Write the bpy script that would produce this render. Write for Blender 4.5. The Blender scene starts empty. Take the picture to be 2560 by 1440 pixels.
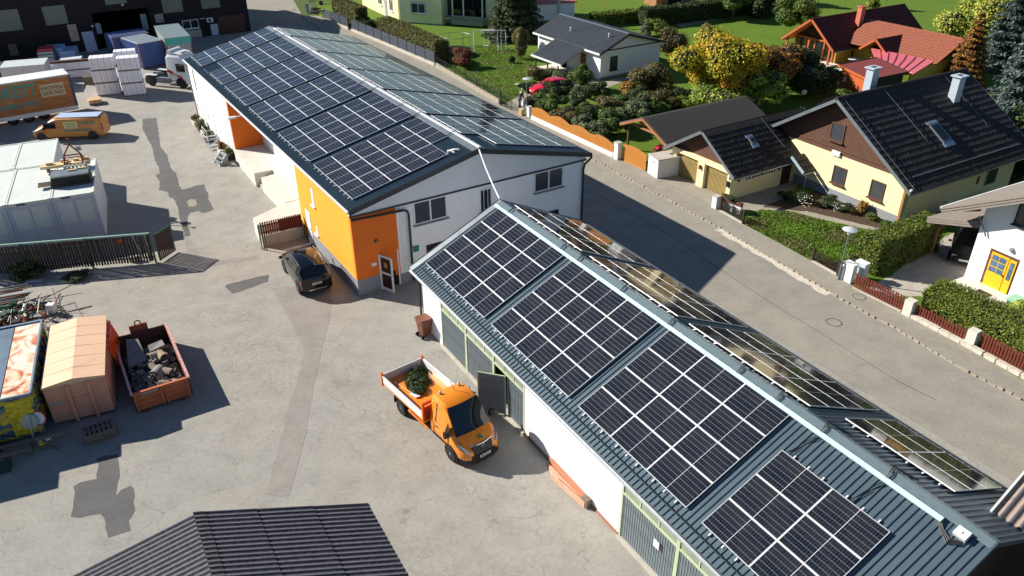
import bpy, math, random
import numpy as np
from math import sin, cos, pi, radians as RD
from mathutils import Vector, Matrix

SC = bpy.context.scene
COL = SC.collection
random.seed(7)
RNG = np.random.default_rng(7)

# ------------------------------------------------------------------ camera
CAM_H = 20.0
F_PX, PITCH, ROLL = 1957.55, 0.5271, -0.0063      # focal length in px of the 2560 px wide photograph
_fw = np.array([0, cos(PITCH), -sin(PITCH)]); _r = np.array([1.0, 0, 0]); _u = np.cross(_r, _fw)
_rt = _r * cos(ROLL) + _u * sin(ROLL); _up = -_r * sin(ROLL) + _u * cos(ROLL)
cam = bpy.data.cameras.new('camera'); cam_o = bpy.data.objects.new('camera', cam); COL.objects.link(cam_o)
cam.sensor_width = 36.0; cam.lens = F_PX / 2560 * 36.0; cam.clip_start = 0.1; cam.clip_end = 2000
M = Matrix([[_rt[0], _up[0], -_fw[0], 0], [_rt[1], _up[1], -_fw[1], 0], [_rt[2], _up[2], -_fw[2], CAM_H], [0, 0, 0, 1]])
cam_o.matrix_world = M
SC.camera = cam_o

# ------------------------------------------------------------------ sky, sun, exposure
SUN_AZ, SUN_EL = RD(-19.8), RD(29.8)              # heading of the shadows, height of the sun
sd = Vector((-cos(SUN_AZ) * cos(SUN_EL), -sin(SUN_AZ) * cos(SUN_EL), sin(SUN_EL)))
W = bpy.data.worlds.new('World'); SC.world = W; W.use_nodes = True
wt = W.node_tree; wt.nodes.clear()
wo = wt.nodes.new('ShaderNodeOutputWorld'); bg = wt.nodes.new('ShaderNodeBackground')
sky = wt.nodes.new('ShaderNodeTexSky'); sky.sky_type = 'NISHITA'; sky.sun_disc = False
sky.sun_elevation = SUN_EL; sky.sun_rotation = math.atan2(sd.x, sd.y) % (2 * pi)
sky.air_density = 1.0; sky.dust_density = 0.0; sky.ozone_density = 4.5
bg.inputs[1].default_value = 0.05
wt.links.new(sky.outputs[0], bg.inputs[0]); wt.links.new(bg.outputs[0], wo.inputs[0])
sun = bpy.data.lights.new('sun', 'SUN'); sun.energy = 5.0; sun.angle = RD(0.55); sun.color = (1.0, 0.93, 0.82)
sun_o = bpy.data.objects.new('sun', sun); COL.objects.link(sun_o)
sun_o.rotation_euler = (-sd).to_track_quat('-Z', 'Y').to_euler()
vs = SC.view_settings; vs.view_transform = 'Standard'; vs.look = 'None'; vs.gamma = 1.0; vs.exposure = 0.72
vs.use_curve_mapping = False
SC.cycles.max_bounces = 6; SC.cycles.transparent_max_bounces = 8

# ------------------------------------------------------------------ placing
def G(px, py, z=0.0):
    """the place at height z that a point of the survey photograph shows"""
    v = _fw * F_PX + _rt * (px - 1280) - _up * (py - 720)
    k = (z - CAM_H) / v[2]
    return Vector((v[0] * k, v[1] * k, z))

def empty(name, label, cat, loc=(0, 0, 0), rz=0.0, group=None, kind=None):
    o = bpy.data.objects.new(name, None); COL.objects.link(o)
    o.location = loc; o.rotation_euler = (0, 0, rz); o.empty_display_size = 0.2
    if label: o['label'] = label
    if cat: o['category'] = cat
    if group: o['group'] = group
    if kind: o['kind'] = kind
    return o

def tag(o, label=None, cat=None, group=None, kind=None):
    if label: o['label'] = label
    if cat: o['category'] = cat
    if group: o['group'] = group
    if kind: o['kind'] = kind
    return o

class MB:
    def __init__(s): s.v = []; s.f = []; s.m = []
    def add(s, vs, fs, m=0):
        n = len(s.v); s.v += [tuple(map(float, p)) for p in vs]
        s.f += [tuple(i + n for i in f) for f in fs]; s.m += [m] * len(fs); return s
    def box(s, x0, x1, y0, y1, z0, z1, m=0):
        if x0 > x1: x0, x1 = x1, x0
        if y0 > y1: y0, y1 = y1, y0
        if z0 > z1: z0, z1 = z1, z0
        v = [(x, y, z) for z in (z0, z1) for y in (y0, y1) for x in (x0, x1)]
        return s.add(v, [(0, 2, 3, 1), (4, 5, 7, 6), (0, 1, 5, 4), (2, 6, 7, 3), (0, 4, 6, 2), (1, 3, 7, 5)], m)
    def obox(s, c, ax, ay, az, m=0):
        """box round centre c with half axes"""
        c = Vector(c); ax = Vector(ax); ay = Vector(ay); az = Vector(az)
        v = [c + i * ax + j * ay + k * az for k in (-1, 1) for j in (-1, 1) for i in (-1, 1)]
        if ax.cross(ay).dot(az) < 0:
            fs = [(0, 1, 3, 2), (4, 6, 7, 5), (0, 4, 5, 1), (2, 3, 7, 6), (0, 2, 6, 4), (1, 5, 7, 3)]
        else:
            fs = [(0, 2, 3, 1), (4, 5, 7, 6), (0, 1, 5, 4), (2, 6, 7, 3), (0, 4, 6, 2), (1, 3, 7, 5)]
        return s.add(v, fs, m)
    def bar(s, a, b, w, h, m=0, up=(0, 0, 1)):
        a = Vector(a); b = Vector(b); d = (b - a); L = d.length
        if L < 1e-6: return s
        d /= L; u = Vector(up)
        if abs(d.dot(u)) > .95: u = Vector((1, 0, 0))
        x = d.cross(u).normalized(); y = x.cross(d).normalized()
        return s.obox((a + b) / 2, x * w / 2, d * L / 2, y * h / 2, m)
    def poly(s, pts, m=0): return s.add(pts, [tuple(range(len(pts)))], m)
    def ext(s, pts, vec, m=0, mt=None):
        """polygon pts extruded by vec (closed)"""
        pts = [Vector(p) for p in pts]; vec = Vector(vec); n = len(pts)
        nor = Vector((0, 0, 0))
        for i in range(n): nor += pts[i].cross(pts[(i + 1) % n])
        if nor.dot(vec) > 0: pts = pts[::-1]
        v = pts + [p + vec for p in pts]
        s.add(v, [tuple(range(n))] + [(i, i + n, (i + 1) % n + n, (i + 1) % n) for i in range(n)], m)
        s.add([p + vec for p in pts], [tuple(range(n))[::-1]], m if mt is None else mt)
        return s
    def tube(s, pts, r, n=6, m=0, cap=True):
        pts = [Vector(p) for p in pts]; k = len(pts)
        rs = r if isinstance(r, (list, tuple)) else [r] * k
        vs = []; prev = None
        for i, p in enumerate(pts):
            d = (pts[min(i + 1, k - 1)] - pts[max(i - 1, 0)]).normalized()
            if prev is None:
                x = d.cross(Vector((0, 0, 1)) if abs(d.z) < .9 else Vector((1, 0, 0))).normalized()
            else:
                x = (prev - d * prev.dot(d)).normalized()
            prev = x; y = d.cross(x)
            vs += [p + (x * cos(2 * pi * j / n) + y * sin(2 * pi * j / n)) * rs[i] for j in range(n)]
        fs = [(i * n + j, i * n + (j + 1) % n, (i + 1) * n + (j + 1) % n, (i + 1) * n + j) for i in range(k - 1) for j in range(n)]
        if cap: fs += [tuple(range(n))[::-1], tuple(range((k - 1) * n, k * n))]
        return s.add(vs, fs, m)
    def cyl(s, c, r, h, n=16, m=0, r2=None):
        c = Vector(c); r2 = r if r2 is None else r2
        v = [c + Vector((r * cos(2 * pi * j / n), r * sin(2 * pi * j / n), 0)) for j in range(n)] + \
            [c + Vector((r2 * cos(2 * pi * j / n), r2 * sin(2 * pi * j / n), h)) for j in range(n)]
        return s.add(v, [(j, (j + 1) % n, (j + 1) % n + n, j + n) for j in range(n)] + [tuple(range(n))[::-1], tuple(range(n, 2 * n))], m)
    def lathe(s, c, prof, n=14, m=0, axis='z'):
        c = Vector(c); v = []
        for (r, h) in prof:
            for j in range(n):
                a = 2 * pi * j / n
                p = (r * cos(a), r * sin(a), h)
                if axis == 'x': p = (h, r * cos(a), r * sin(a))
                if axis == 'y': p = (r * sin(a), h, r * cos(a))
                v.append(c + Vector(p))
        k = len(prof)
        return s.add(v, [(i * n + j, i * n + (j + 1) % n, (i + 1) * n + (j + 1) % n, (i + 1) * n + j) for i in range(k - 1) for j in range(n)] + [tuple(range(n))[::-1], tuple(range((k - 1) * n, k * n))], m)
    def build(s, name, mats, parent=None, smooth=False, bevel=0):
        me = bpy.data.meshes.new(name)
        me.from_pydata(s.v, [], s.f)
        for mm in (mats if isinstance(mats, (list, tuple)) else [mats]): me.materials.append(mm)
        if any(s.m): me.polygons.foreach_set('material_index', s.m)
        if smooth: me.polygons.foreach_set('use_smooth', [True] * len(s.f))
        me.update()
        o = bpy.data.objects.new(name, me); COL.objects.link(o)
        if parent: o.parent = parent
        if bevel:
            b = o.modifiers.new('b', 'BEVEL'); b.width = bevel; b.segments = 2; b.limit_method = 'ANGLE'; b.angle_limit = RD(35)
            b.harden_normals = False
        return o

def npmesh(name, V, F, mats, mi=None, parent=None, smooth=False):
    """fast mesh from numpy verts (n,3) and quads (m,4)"""
    me = bpy.data.meshes.new(name); n, m, k = len(V), len(F), F.shape[1]
    me.vertices.add(n); me.vertices.foreach_set('co', np.asarray(V, np.float32).ravel())
    me.loops.add(m * k); me.loops.foreach_set('vertex_index', F.astype(np.int32).ravel())
    me.polygons.add(m); me.polygons.foreach_set('loop_start', np.arange(0, m * k, k, dtype=np.int32))
    for mm in (mats if isinstance(mats, (list, tuple)) else [mats]): me.materials.append(mm)
    if mi is not None: me.polygons.foreach_set('material_index', np.asarray(mi, np.int32))
    me.update(calc_edges=True)
    o = bpy.data.objects.new(name, me); COL.objects.link(o)
    if parent: o.parent = parent
    return o

def dupe(o, parent=None, loc=None, rot=None, name=None):
    c = o.copy(); COL.objects.link(c)
    if parent is not None: c.parent = parent
    if loc is not None: c.location = loc
    if rot is not None: c.rotation_euler = rot
    return c
def dup_tree(o, parent=None):
    c = o.copy(); COL.objects.link(c)
    if parent is not None: c.parent = parent
    for ch in list(o.children): dup_tree(ch, c)
    return c

# ------------------------------------------------------------------ materials
def L(c):
    """hex sRGB to linear"""
    if not isinstance(c, str): return tuple(c)[:3]
    c = c.lstrip('#'); o = []
    for i in (0, 2, 4):
        x = int(c[i:i + 2], 16) / 255
        o.append(x / 12.92 if x <= .04045 else ((x + .055) / 1.055) ** 2.4)
    return tuple(o)

class NT:
    def __init__(s, name, rough=.7, metal=0.0, spec=None):
        s.m = bpy.data.materials.new(name); s.m.use_nodes = True
        s.t = s.m.node_tree; s.n = s.t.nodes; s.b = s.n['Principled BSDF']
        s.b.inputs['Roughness'].default_value = rough; s.b.inputs['Metallic'].default_value = metal
        if spec is not None: s.b.inputs['Specular IOR Level'].default_value = spec
        s.tc = s.n.new('ShaderNodeTexCoord')
    def link(s, a, b): s.t.links.new(a, b)
    def mapped(s, scale=(1, 1, 1), rot=(0, 0, 0), loc=(0, 0, 0), co='Object'):
        mp = s.n.new('ShaderNodeMapping'); mp.inputs['Scale'].default_value = scale
        mp.inputs['Rotation'].default_value = rot; mp.inputs['Location'].default_value = loc
        s.link(s.tc.outputs[co], mp.inputs[0]); return mp.outputs[0]
    def noise(s, scale, detail=4, rough=.55, vec=None, dist=0.0):
        n = s.n.new('ShaderNodeTexNoise'); n.inputs['Scale'].default_value = scale; n.inputs['Detail'].default_value = detail
        n.inputs['Roughness'].default_value = rough; n.inputs['Distortion'].default_value = dist
        s.link(vec if vec is not None else s.tc.outputs['Object'], n.inputs['Vector']); return n.outputs['Fac']
    def ramp(s, fac, stops, interp='LINEAR'):
        r = s.n.new('ShaderNodeValToRGB'); r.color_ramp.interpolation = interp
        e = r.color_ramp.elements
        while len(e) < len(stops): e.new(.5)
        for i, (p, c) in enumerate(stops):
            e[i].position = p; c = L(c) if isinstance(c, str) else ((c, c, c) if isinstance(c, (int, float)) else c)
            e[i].color = (*c, 1)
        s.link(fac, r.inputs[0]); return r.outputs[0]
    def mix(s, fac, a, b, mode='MIX'):
        x = s.n.new('ShaderNodeMix'); x.data_type = 'RGBA'; x.blend_type = mode
        for sk, v in ((x.inputs[0], fac), (x.inputs[6], a), (x.inputs[7], b)):
            if hasattr(v, 'links'): s.link(v, sk)
            elif isinstance(v, (int, float)) and sk == x.inputs[0]: sk.default_value = v
            else:
                v = L(v) if isinstance(v, str) else ((v, v, v) if isinstance(v, (int, float)) else v)
                sk.default_value = (*v, 1)
        return x.outputs[2]
    def math(s, op, a, b=0.0, c=0.0):
        x = s.n.new('ShaderNodeMath'); x.operation = op
        for sk, v in zip(x.inputs, (a, b, c)):
            if hasattr(v, 'links'): s.link(v, sk)
            else: sk.default_value = v
        return x.outputs[0]
    def sep(s, vec):
        x = s.n.new('ShaderNodeSeparateXYZ'); s.link(vec, x.inputs[0]); return x.outputs
    def col(s, c):
        if hasattr(c, 'links'): s.link(c, s.b.inputs['Base Color'])
        else: s.b.inputs['Base Color'].default_value = (*L(c), 1)
        return s
    def rgh(s, c): s.link(c, s.b.inputs['Roughness']); return s
    def bump(s, h, strength=.3, dist=.02):
        b = s.n.new('ShaderNodeBump'); b.inputs['Strength'].default_value = strength; b.inputs['Distance'].default_value = dist
        s.link(h, b.inputs['Height']); s.link(b.outputs[0], s.b.inputs['Normal']); return s

def dirty(name, c, rough=.75, amt=.35, scale=1.2, bump=.15, metal=0.0, dark=.6, spec=None, fine=22):
    """paint/render/metal with uneven tone and fine relief"""
    t = NT(name, rough, metal, spec); c = L(c)
    n1 = t.noise(scale, 5, .65, dist=.6); n2 = t.noise(fine, 3, .6)
    k = t.ramp(n1, [(.3, 1 - amt * .6), (.5, 1.0), (.75, 1 + amt * .25)])
    a = t.mix(1.0, c, k, 'MULTIPLY')
    k2 = t.ramp(n2, [(.25, 1 - amt * .4), (.6, 1.0)])
    a = t.mix(1.0, a, k2, 'MULTIPLY')
    # runs below edges: stretched noise
    n3 = t.noise(3.0, 4, .6, t.mapped((2.2, 2.2, .18)))
    a = t.mix(t.ramp(n3, [(.55, 0.0), (.8, amt * .55)]), a, tuple(x * dark for x in c))
    t.col(a)
    if bump: t.bump(n2, bump, .01)
    return t.m
def plain(name, c, rough=.5, metal=0.0, spec=None, coat=0.0, var=.12):
    t = NT(name, rough, metal, spec); c = L(c)
    n = t.noise(6, 3, .6); t.col(t.mix(1.0, c, t.ramp(n, [(.3, 1 - var), (.65, 1 + var * .3)]), 'MULTIPLY'))
    if coat: t.b.inputs['Coat Weight'].default_value = coat; t.b.inputs['Coat Roughness'].default_value = .08
    return t.m
def wood(name, c1, c2, rough=.7, sc=(1, 12, 12), scale=2.5):
    t = NT(name, rough); n = t.noise(scale, 5, .7, t.mapped(sc)); n2 = t.noise(1.3, 3)
    a = t.ramp(n, [(.3, c2), (.65, c1)]); a = t.mix(t.ramp(n2, [(.4, 0.0), (.8, .4)]), a, c2)
    t.col(a).bump(n, .2, .004); return t.m
def streak(name, c1, c2, axis=2, rough=.75, scale=3.0, stretch=14):
    t = NT(name, rough); sc = [stretch] * 3; sc[axis] = 1.0
    n = t.noise(scale, 5, .7, t.mapped(tuple(sc))); t.col(t.ramp(n, [(.3, c2), (.65, c1)])).bump(n, .2, .004); return t.m

def M_solar():
    # x along the long side (1.765), y along the short side (1.04); panel mesh is centred
    t = NT('solar_cells', .06, 0.0, .5); x, y, z = t.sep(t.tc.outputs['Object'])
    def line(v, n, size, w):   # thin line each size/n
        u = t.math('FRACT', t.math('ADD', t.math('DIVIDE', v, size / n), n / 2 + .0))
        d = t.math('ABSOLUTE', t.math('SUBTRACT', u, .5))      # .5 at the borders
        return t.math('GREATER_THAN', d, .5 - w / (size / n) / 2)
    rows = line(y, 6, 0.99, .0075)                 # lines along the long side
    cols = line(x, 20, 1.70, .0045)
    bus = line(y, 54, 0.99, .0016)
    mid = t.math('LESS_THAN', t.math('ABSOLUTE', x), .008)
    n = t.noise(2.0, 3, .5); rn = t.n.new('ShaderNodeObjectInfo').outputs['Random']
    cell = t.mix(t.math('MULTIPLY_ADD', n, .5, t.math('MULTIPLY', rn, .5)), (.004, .007, .014), (.009, .012, .019))
    a = t.mix(t.math('MULTIPLY', bus, .12), cell, (.06, .065, .075))
    a = t.mix(t.math('MULTIPLY', cols, .42), a, (.22, .23, .25))
    a = t.mix(t.math('MULTIPLY', rows, .7), a, (.36, .37, .40))
    a = t.mix(mid, a, (.6, .61, .63))
    dust = t.ramp(t.noise(.9, 4, .6), [(.35, 0.0), (.8, .05)])
    a = t.mix(dust, a, (.35, .32, .28))
    t.col(a)
    return t.m

MT = {}
MT['cells'] = M_solar()
MT['alu'] = plain('aluminium_frame', '#f2f3f5', .35, .35)
MT['alu_dull'] = plain('aluminium_dull', '#b9bdc2', .5, .7)
MT['galv'] = dirty('galvanised_steel', '#9aa3a8', .45, .3, 2, .05, .75)
MT['white_render'] = dirty('white_render', '#f4f5f6', .85, .07, .8, .10, dark=.85)
MT['white_paint'] = plain('white_paint', '#e8eaec', .45)
MT['offwhite'] = dirty('weathered_white_sheet', '#e6e9e6', .5, .14, .7, .05, dark=.75)
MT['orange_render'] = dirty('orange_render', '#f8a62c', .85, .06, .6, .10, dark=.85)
MT['orange_render_shaded'] = dirty('shaded_orange_render', '#ec7420', .85, .08, .6, .10, dark=.85)  # same orange render, shade of the gable side put into a deeper colour
MT['plinth'] = dirty('grey_plinth', '#8d9097', .85, .2, 2, .15)
MT['anthra'] = plain('anthracite_sheet', '#2a3238', .45, .2)
MT['anthra_roof'] = dirty('anthracite_roof_sheet', '#3f535f', .36, .15, 1.2, .03, .35, fine=9)
MT['anthra_roof2'] = dirty('blue_grey_roof_sheet', '#566873', .38, .14, 1.2, .03, .35, fine=9)
MT['ridge_sheet'] = dirty('blue_grey_ridge_sheet', '#76888f', .36, .18, 3, .03, .35)
MT['glass'] = plain('window_glass', '#1b2226', .06, 0.0, .8)
MT['curtain'] = streak('glass_before_curtain', '#54595e', '#222528', 2, .12, 4, 26)
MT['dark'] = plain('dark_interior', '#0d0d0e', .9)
MT['black_plastic'] = plain('black_plastic', '#17181a', .5)
MT['rubber'] = plain('tyre_rubber', '#161616', .85)
MT['concrete'] = dirty('concrete', '#bdb8ac', .9, .3, 1.4, .3)
MT['concrete_w'] = dirty('pale_concrete', '#d6d2c8', .9, .22, 1.0, .25)
MT['cream'] = dirty('cream_render', '#f1e2b4', .88, .10, .7, .12, dark=.85)
MT['yellow_render'] = dirty('yellow_render', '#e8cf86', .88, .12, .7, .12, dark=.85)
MT['ochre'] = dirty('ochre_render', '#d9b44f', .88, .12, .7, .12, dark=.85)
MT['greenish'] = dirty('pale_lime_render', '#e9e8bd', .88, .10, .7, .12, dark=.85)
MT['brown_wood'] = wood('brown_boards', '#6d4a38', '#4a3026', .75, (1, 1, 14))
MT['brown_dark'] = wood('dark_brown_boards', '#3a2620', '#241813', .75)
MT['fence_brown'] = wood('red_brown_stained_wood', '#7a3322', '#4d1f17', .7, (10, 10, 1))
MT['fence_orange'] = wood('orange_stained_wood', '#dc9a48', '#b8742c', .6, (10, 10, 1))
MT['orange_wood'] = wood('orange_board', '#c9672f', '#9c4a20', .6, (1, 1, 12))
MT['timber'] = wood('fresh_timber', '#e9cfa2', '#cfae7d', .8, (1, 12, 12))
MT['pallet'] = wood('old_pallet_wood', '#8d7f70', '#5d5349', .85, (1, 12, 12))
MT['rust'] = dirty('rusty_steel', '#7a3a26', .85, .5, 3, .3)
# ================================================================== GROUND
def ragged(P, step=.22, amp=.035, seed=1):
    r = random.Random(seed); out = []
    for i in range(len(P)):
        a, c = P[i], P[(i + 1) % len(P)]; d = c - a; n = max(1, int(d.length / step)); nn = Vector((-d.y, d.x, 0)).normalized() if d.length > 1e-6 else Vector((0, 0, 0))
        for k in range(n): out.append(a + d * (k / n) + nn * r.uniform(-amp, amp))
    return out
def sheet(name, pts, mat, z, kind='structure', parent=None, px=True, thick=0.0):
    P = [G(x, y, 0) if px else Vector((x, y, 0)) for x, y in pts]
    if name in ('asphalt_patch', 'flower_bed', 'garden_soil', 'gravel_drive', 'manhole_slab'): P = ragged(P)
    if name in ('asphalt_strip', 'garden_path'): P = ragged(P, .5, .02)
    b = MB()
    ar = sum(P[i].x * P[(i + 1) % len(P)].y - P[(i + 1) % len(P)].x * P[i].y for i in range(len(P)))
    if ar < 0: P = P[::-1]
    top = [(p.x, p.y, z) for p in P]
    b.poly(top)
    if thick:
        n = len(P)
        for i in range(n):
            a, c = top[i], top[(i + 1) % n]
            b.poly([(a[0], a[1], z - thick), (c[0], c[1], z - thick), c, a])
    o = b.build(name, mat, parent); o['kind'] = kind
    return o

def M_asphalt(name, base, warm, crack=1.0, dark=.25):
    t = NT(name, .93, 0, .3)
    n1 = t.noise(.09, 6, .62, dist=.8); n2 = t.noise(.9, 5, .6); n3 = t.noise(55, 2, .6); n4 = t.noise(7, 4, .7)
    a = t.mix(t.ramp(n1, [(.35, 0.0), (.65, 1.0)]), base, warm)
    a = t.mix(1.0, a, t.ramp(n2, [(.25, .84), (.6, 1.04)]), 'MULTIPLY')
    a = t.mix(1.0, a, t.ramp(n4, [(.28, .86), (.6, 1.03)]), 'MULTIPLY')
    a = t.mix(1.0, a, t.ramp(n3, [(.22, .70), (.5, 1.0), (.8, 1.18)]), 'MULTIPLY')
    if crack:
        # distorted coordinates for the cracks
        nz = t.n.new('ShaderNodeTexNoise'); nz.inputs['Scale'].default_value = 2.2; nz.inputs['Detail'].default_value = 5
        t.link(t.tc.outputs['Object'], nz.inputs['Vector'])
        mx = t.n.new('ShaderNodeMix'); mx.data_type = 'RGBA'; mx.blend_type = 'LINEAR_LIGHT'; mx.inputs[0].default_value = .35
        t.link(t.tc.outputs['Object'], mx.inputs[6]); t.link(nz.outputs['Color'], mx.inputs[7])
        def vor(sc):
            v = t.n.new('ShaderNodeTexVoronoi'); v.feature = 'DISTANCE_TO_EDGE'; v.inputs['Scale'].default_value = sc
            v.inputs['Randomness'].default_value = 1
            t.link(mx.outputs[2], v.inputs['Vector']); return v.outputs['Distance']
        c1 = t.ramp(vor(3.0), [(.0, 1.0), (.05, 0.0)])
        m1 = t.ramp(t.noise(.23, 4, .6), [(.46, 0.0), (.6, .8)])
        c2 = t.ramp(vor(.42), [(.0, 1.0), (.009, 0.0)])
        m2 = t.ramp(t.noise(.5, 3, .6), [(.42, 0.15), (.6, 1.0)])
        k = t.math('MAXIMUM', t.math('MULTIPLY', c1, m1), t.math('MULTIPLY', c2, m2))
        a = t.mix(t.math('MULTIPLY', k, .42 * crack), a, (.06, .052, .045))
        t.bump(t.math('SUBTRACT', n3, t.math('MULTIPLY', k, .8)), .25, .01)
    else: t.bump(n3, .2, .008)
    st = t.ramp(t.noise(.35, 4, .6, t.mapped((1, 1, 1), loc=(40, 3, 0))), [(.60, 0.0), (.75, dark)])
    a = t.mix(st, a, (.09, .082, .075))
    t.col(a); return t.m

MT['yard'] = M_asphalt('yard_asphalt', (.352, .342, .315), (.365, .345, .300))
MT['road'] = M_asphalt('road_asphalt', (.335, .312, .262), (.295, .28, .245), crack=.0, dark=.12)
MT['walk'] = M_asphalt('pavement_asphalt', (.305, .285, .245), (.33, .305, .25), crack=.35, dark=.2)
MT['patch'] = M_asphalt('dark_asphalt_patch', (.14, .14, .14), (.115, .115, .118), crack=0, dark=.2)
MT['patch2'] = M_asphalt('brown_asphalt_strip', (.32, .30, .272), (.30, .28, .255), crack=.12, dark=.2)
MT['drive'] = M_asphalt('driveway_concrete', (.36, .33, .27), (.33, .31, .25), crack=.3, dark=.2)
MT['gravel'] = dirty('pale_gravel', '#b5aea2', .95, .45, 3, .5, fine=40)

def M_grass(name, c1, c2, c3):
    t = NT(name, .9, 0, .2)
    n1 = t.noise(.35, 5, .65); n2 = t.noise(4, 5, .7); n3 = t.noise(30, 3, .7)
    a = t.ramp(n2, [(.3, c1), (.55, c2), (.75, c3)])
    a = t.mix(t.ramp(n1, [(.4, 0.0), (.7, .55)]), a, c1)
    a = t.mix(1.0, a, t.ramp(n3, [(.25, .45), (.55, 1.0), (.8, 1.3)]), 'MULTIPLY')
    t.col(a).bump(n3, .7, .05); return t.m
MT['lawn'] = M_grass('mown_grass', (.10, .18, .018), (.14, .235, .022), (.19, .27, .035))
MT['rough_grass'] = M_grass('rough_grass', (.06, .10, .02), (.12, .17, .035), (.20, .19, .07))
MT['soil'] = dirty('garden_soil', '#4d3d2c', .95, .5, 4, .4)

# B1 and B2 frames (near end of each ridge, on the ground)
O1 = (-1.6102, 37.069, 0.5596); O2 = (11.5809, 13.1202, 0.5361)
def wl(O, u, t, z=0.0):
    c, s = cos(O[2]), sin(O[2]); return Vector((O[0] + u * c - t * s, O[1] + u * s + t * c, z))

g = MB(); g.poly([(-600, -200, -.06), (600, -200, -.06), (600, 900, -.06), (-600, 900, -.06)])
tag(g.build('ground', MT['rough_grass']), kind='structure')
# yard: everything left of the road
kerb_px = [(945, 142), (1090, 208), (1200, 262), (1300, 312), (1400, 362), (1470, 394), (1520, 420), (1595, 461), (1660, 494), (1740, 539), (1800, 571), (1900, 630), (2003, 690), (2085, 738), (2170, 786), (2240, 822), (2320, 872), (2400, 920), (2480, 962), (2560, 1003), (2760, 1112)]
back_px = [(757, 42), (872, 92), (938, 128)]
KP = [G(x, y) for x, y in kerb_px]
far_r = [G(640, -120), G(700, -60), G(757, 40), G(800, 70), G(872, 108)]
rl = [wl(O1, 7.6, t) for t in (-45, -20, 0, 20, 36, 40)]
b = MB(); b.poly([(p.x, p.y, .004) for p in (rl + [G(430, -120, 0)] + far_r + KP + [Vector((KP[-1].x + 6, KP[-1].y - 8, 0))])])
road = b.build('road', MT['road']); tag(road, kind='structure')
b = MB(); b.poly([(-160, -20, 0), (60, -20, 0)] + [(p.x, p.y, 0) for p in rl] + [tuple(G(430, -120, 0)), (-160, 230, 0)])
yard = b.build('yard', MT['yard']); tag(yard, kind='structure')

# pavement right of the kerb, 0.1 m high; its back edge follows the garden fences
walk_back = [(800, 42), (815, 52), (880, 77), (955, 108), (1085, 166), (1180, 212), (1255, 262), (1310, 284), (1420, 338), (1535, 390), (1615, 432), (1655, 452), (1784, 522), (1855, 562), (2027, 655), (2130, 718), (2270, 795), (2400, 865), (2560, 958), (2760, 1070)]
b = MB(); FK = [G(757, 40), G(800, 70), G(872, 108)] + KP; BK = [G(x, y) for x, y in walk_back]
def poly_area(P): return sum(P[i].x * P[(i + 1) % len(P)].y - P[(i + 1) % len(P)].x * P[i].y for i in range(len(P)))
def slab(name, P, z, th, mat, kind='structure', parent=None):
    P = [Vector((p[0], p[1], 0)) for p in P]
    if poly_area(P) < 0: P = P[::-1]
    b = MB(); n = len(P); b.poly([(p.x, p.y, z) for p in P])
    for i in range(n):
        a, c = P[i], P[(i + 1) % n]; b.poly([(a.x, a.y, z - th), (c.x, c.y, z - th), (c.x, c.y, z), (a.x, a.y, z)])
    o = b.build(name, mat, parent)
    if kind: o['kind'] = kind
    return o
slab('pavement', FK + BK[::-1], .09, .14, MT['walk'])
# kerb of rough stones, each its own block
kerb = empty('kerb', None, None, kind='structure')
MT['kerbstone'] = dirty('kerb_granite', '#a49c8d', .9, .4, 5, .3)
MT['kerb_white'] = dirty('whitened_kerb', '#d2cabb', .9, .6, 5, .3, dark=.7)
stone = []
for k in range(4):
    b = MB(); r = random.Random(k)
    x0, x1 = -.5, .5
    v = []
    for z in (0, 1):
        for (x, y) in ((-.5, -.5), (.5, -.5), (.5, .5), (-.5, .5)):
            v.append((x + r.uniform(-.05, .05), y + r.uniform(-.08, .08), z * (1 + r.uniform(-.15, .15))))
    b.add(v, [(3, 2, 1, 0), (4, 5, 6, 7), (0, 1, 5, 4), (1, 2, 6, 5), (2, 3, 7, 6), (3, 0, 4, 7)])
    stone.append(b)
sm = [None] * 4
def walk_line(P, step, jit=.0):
    out = []; i = 0; pos = 0.0
    for i in range(len(P) - 1):
        d = (P[i + 1] - P[i]); Ls = d.length
        while pos < Ls:
            out.append((P[i] + d * (pos / Ls), math.atan2(d.y, d.x))); pos += step * (1 + random.uniform(-jit, jit))
        pos -= Ls
    return out
KPk = KP[4:]
first = None; sproto = []
for k in range(4):
    o = stone[k].build('kerb_stone', MT['kerbstone'], kerb); sproto.append(o)
used = 0
spots = walk_line(KPk, .36, .12)
for i, (p, a) in enumerate(spots[:296]):
    o = sproto[i] if i < 4 else dupe(sproto[i % 4], kerb)
    o.location = (p.x + random.uniform(-.02, .02), p.y + random.uniform(-.02, .02), -.01)
    o.rotation_euler = (0, 0, a + random.uniform(-.06, .06)); o.scale = (.30 + random.uniform(-.08, .04), .12 + random.uniform(-.04, .03), .106 + random.uniform(-.012, .012))
# the pale, broken dropped stretch of kerb
wk = [q for q, _ in walk_line([p for p in KP if G(1760, 548).y >= p.y >= G(2100, 746).y], .35)]
wo = [Vector((p.x - .42 * .86 + random.uniform(-.1, .1), p.y - .42 * .5 + random.uniform(-.04, .04), 0)) for p in wk]
bb_ = MB(); bb_.poly([(p.x, p.y, .012) for p in (wk + wo[::-1])][::-1]); o = bb_.build('worn_kerb_strip', MT['kerb_white']); o['kind'] = 'structure'
# far kerb edges as plain stone lines
b = MB()
for P in ([G(757, 41), G(800, 71), G(872, 109), G(945, 143), G(1090, 209), G(1200, 263), G(1300, 313), G(1400, 363)],):
    for i in range(len(P) - 1):
        b.bar(P[i] + Vector((0, 0, .05)), P[i + 1] + Vector((0, 0, .05)), .16, .12)
b.build('kerb_edge', MT['kerbstone'], kerb)

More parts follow.
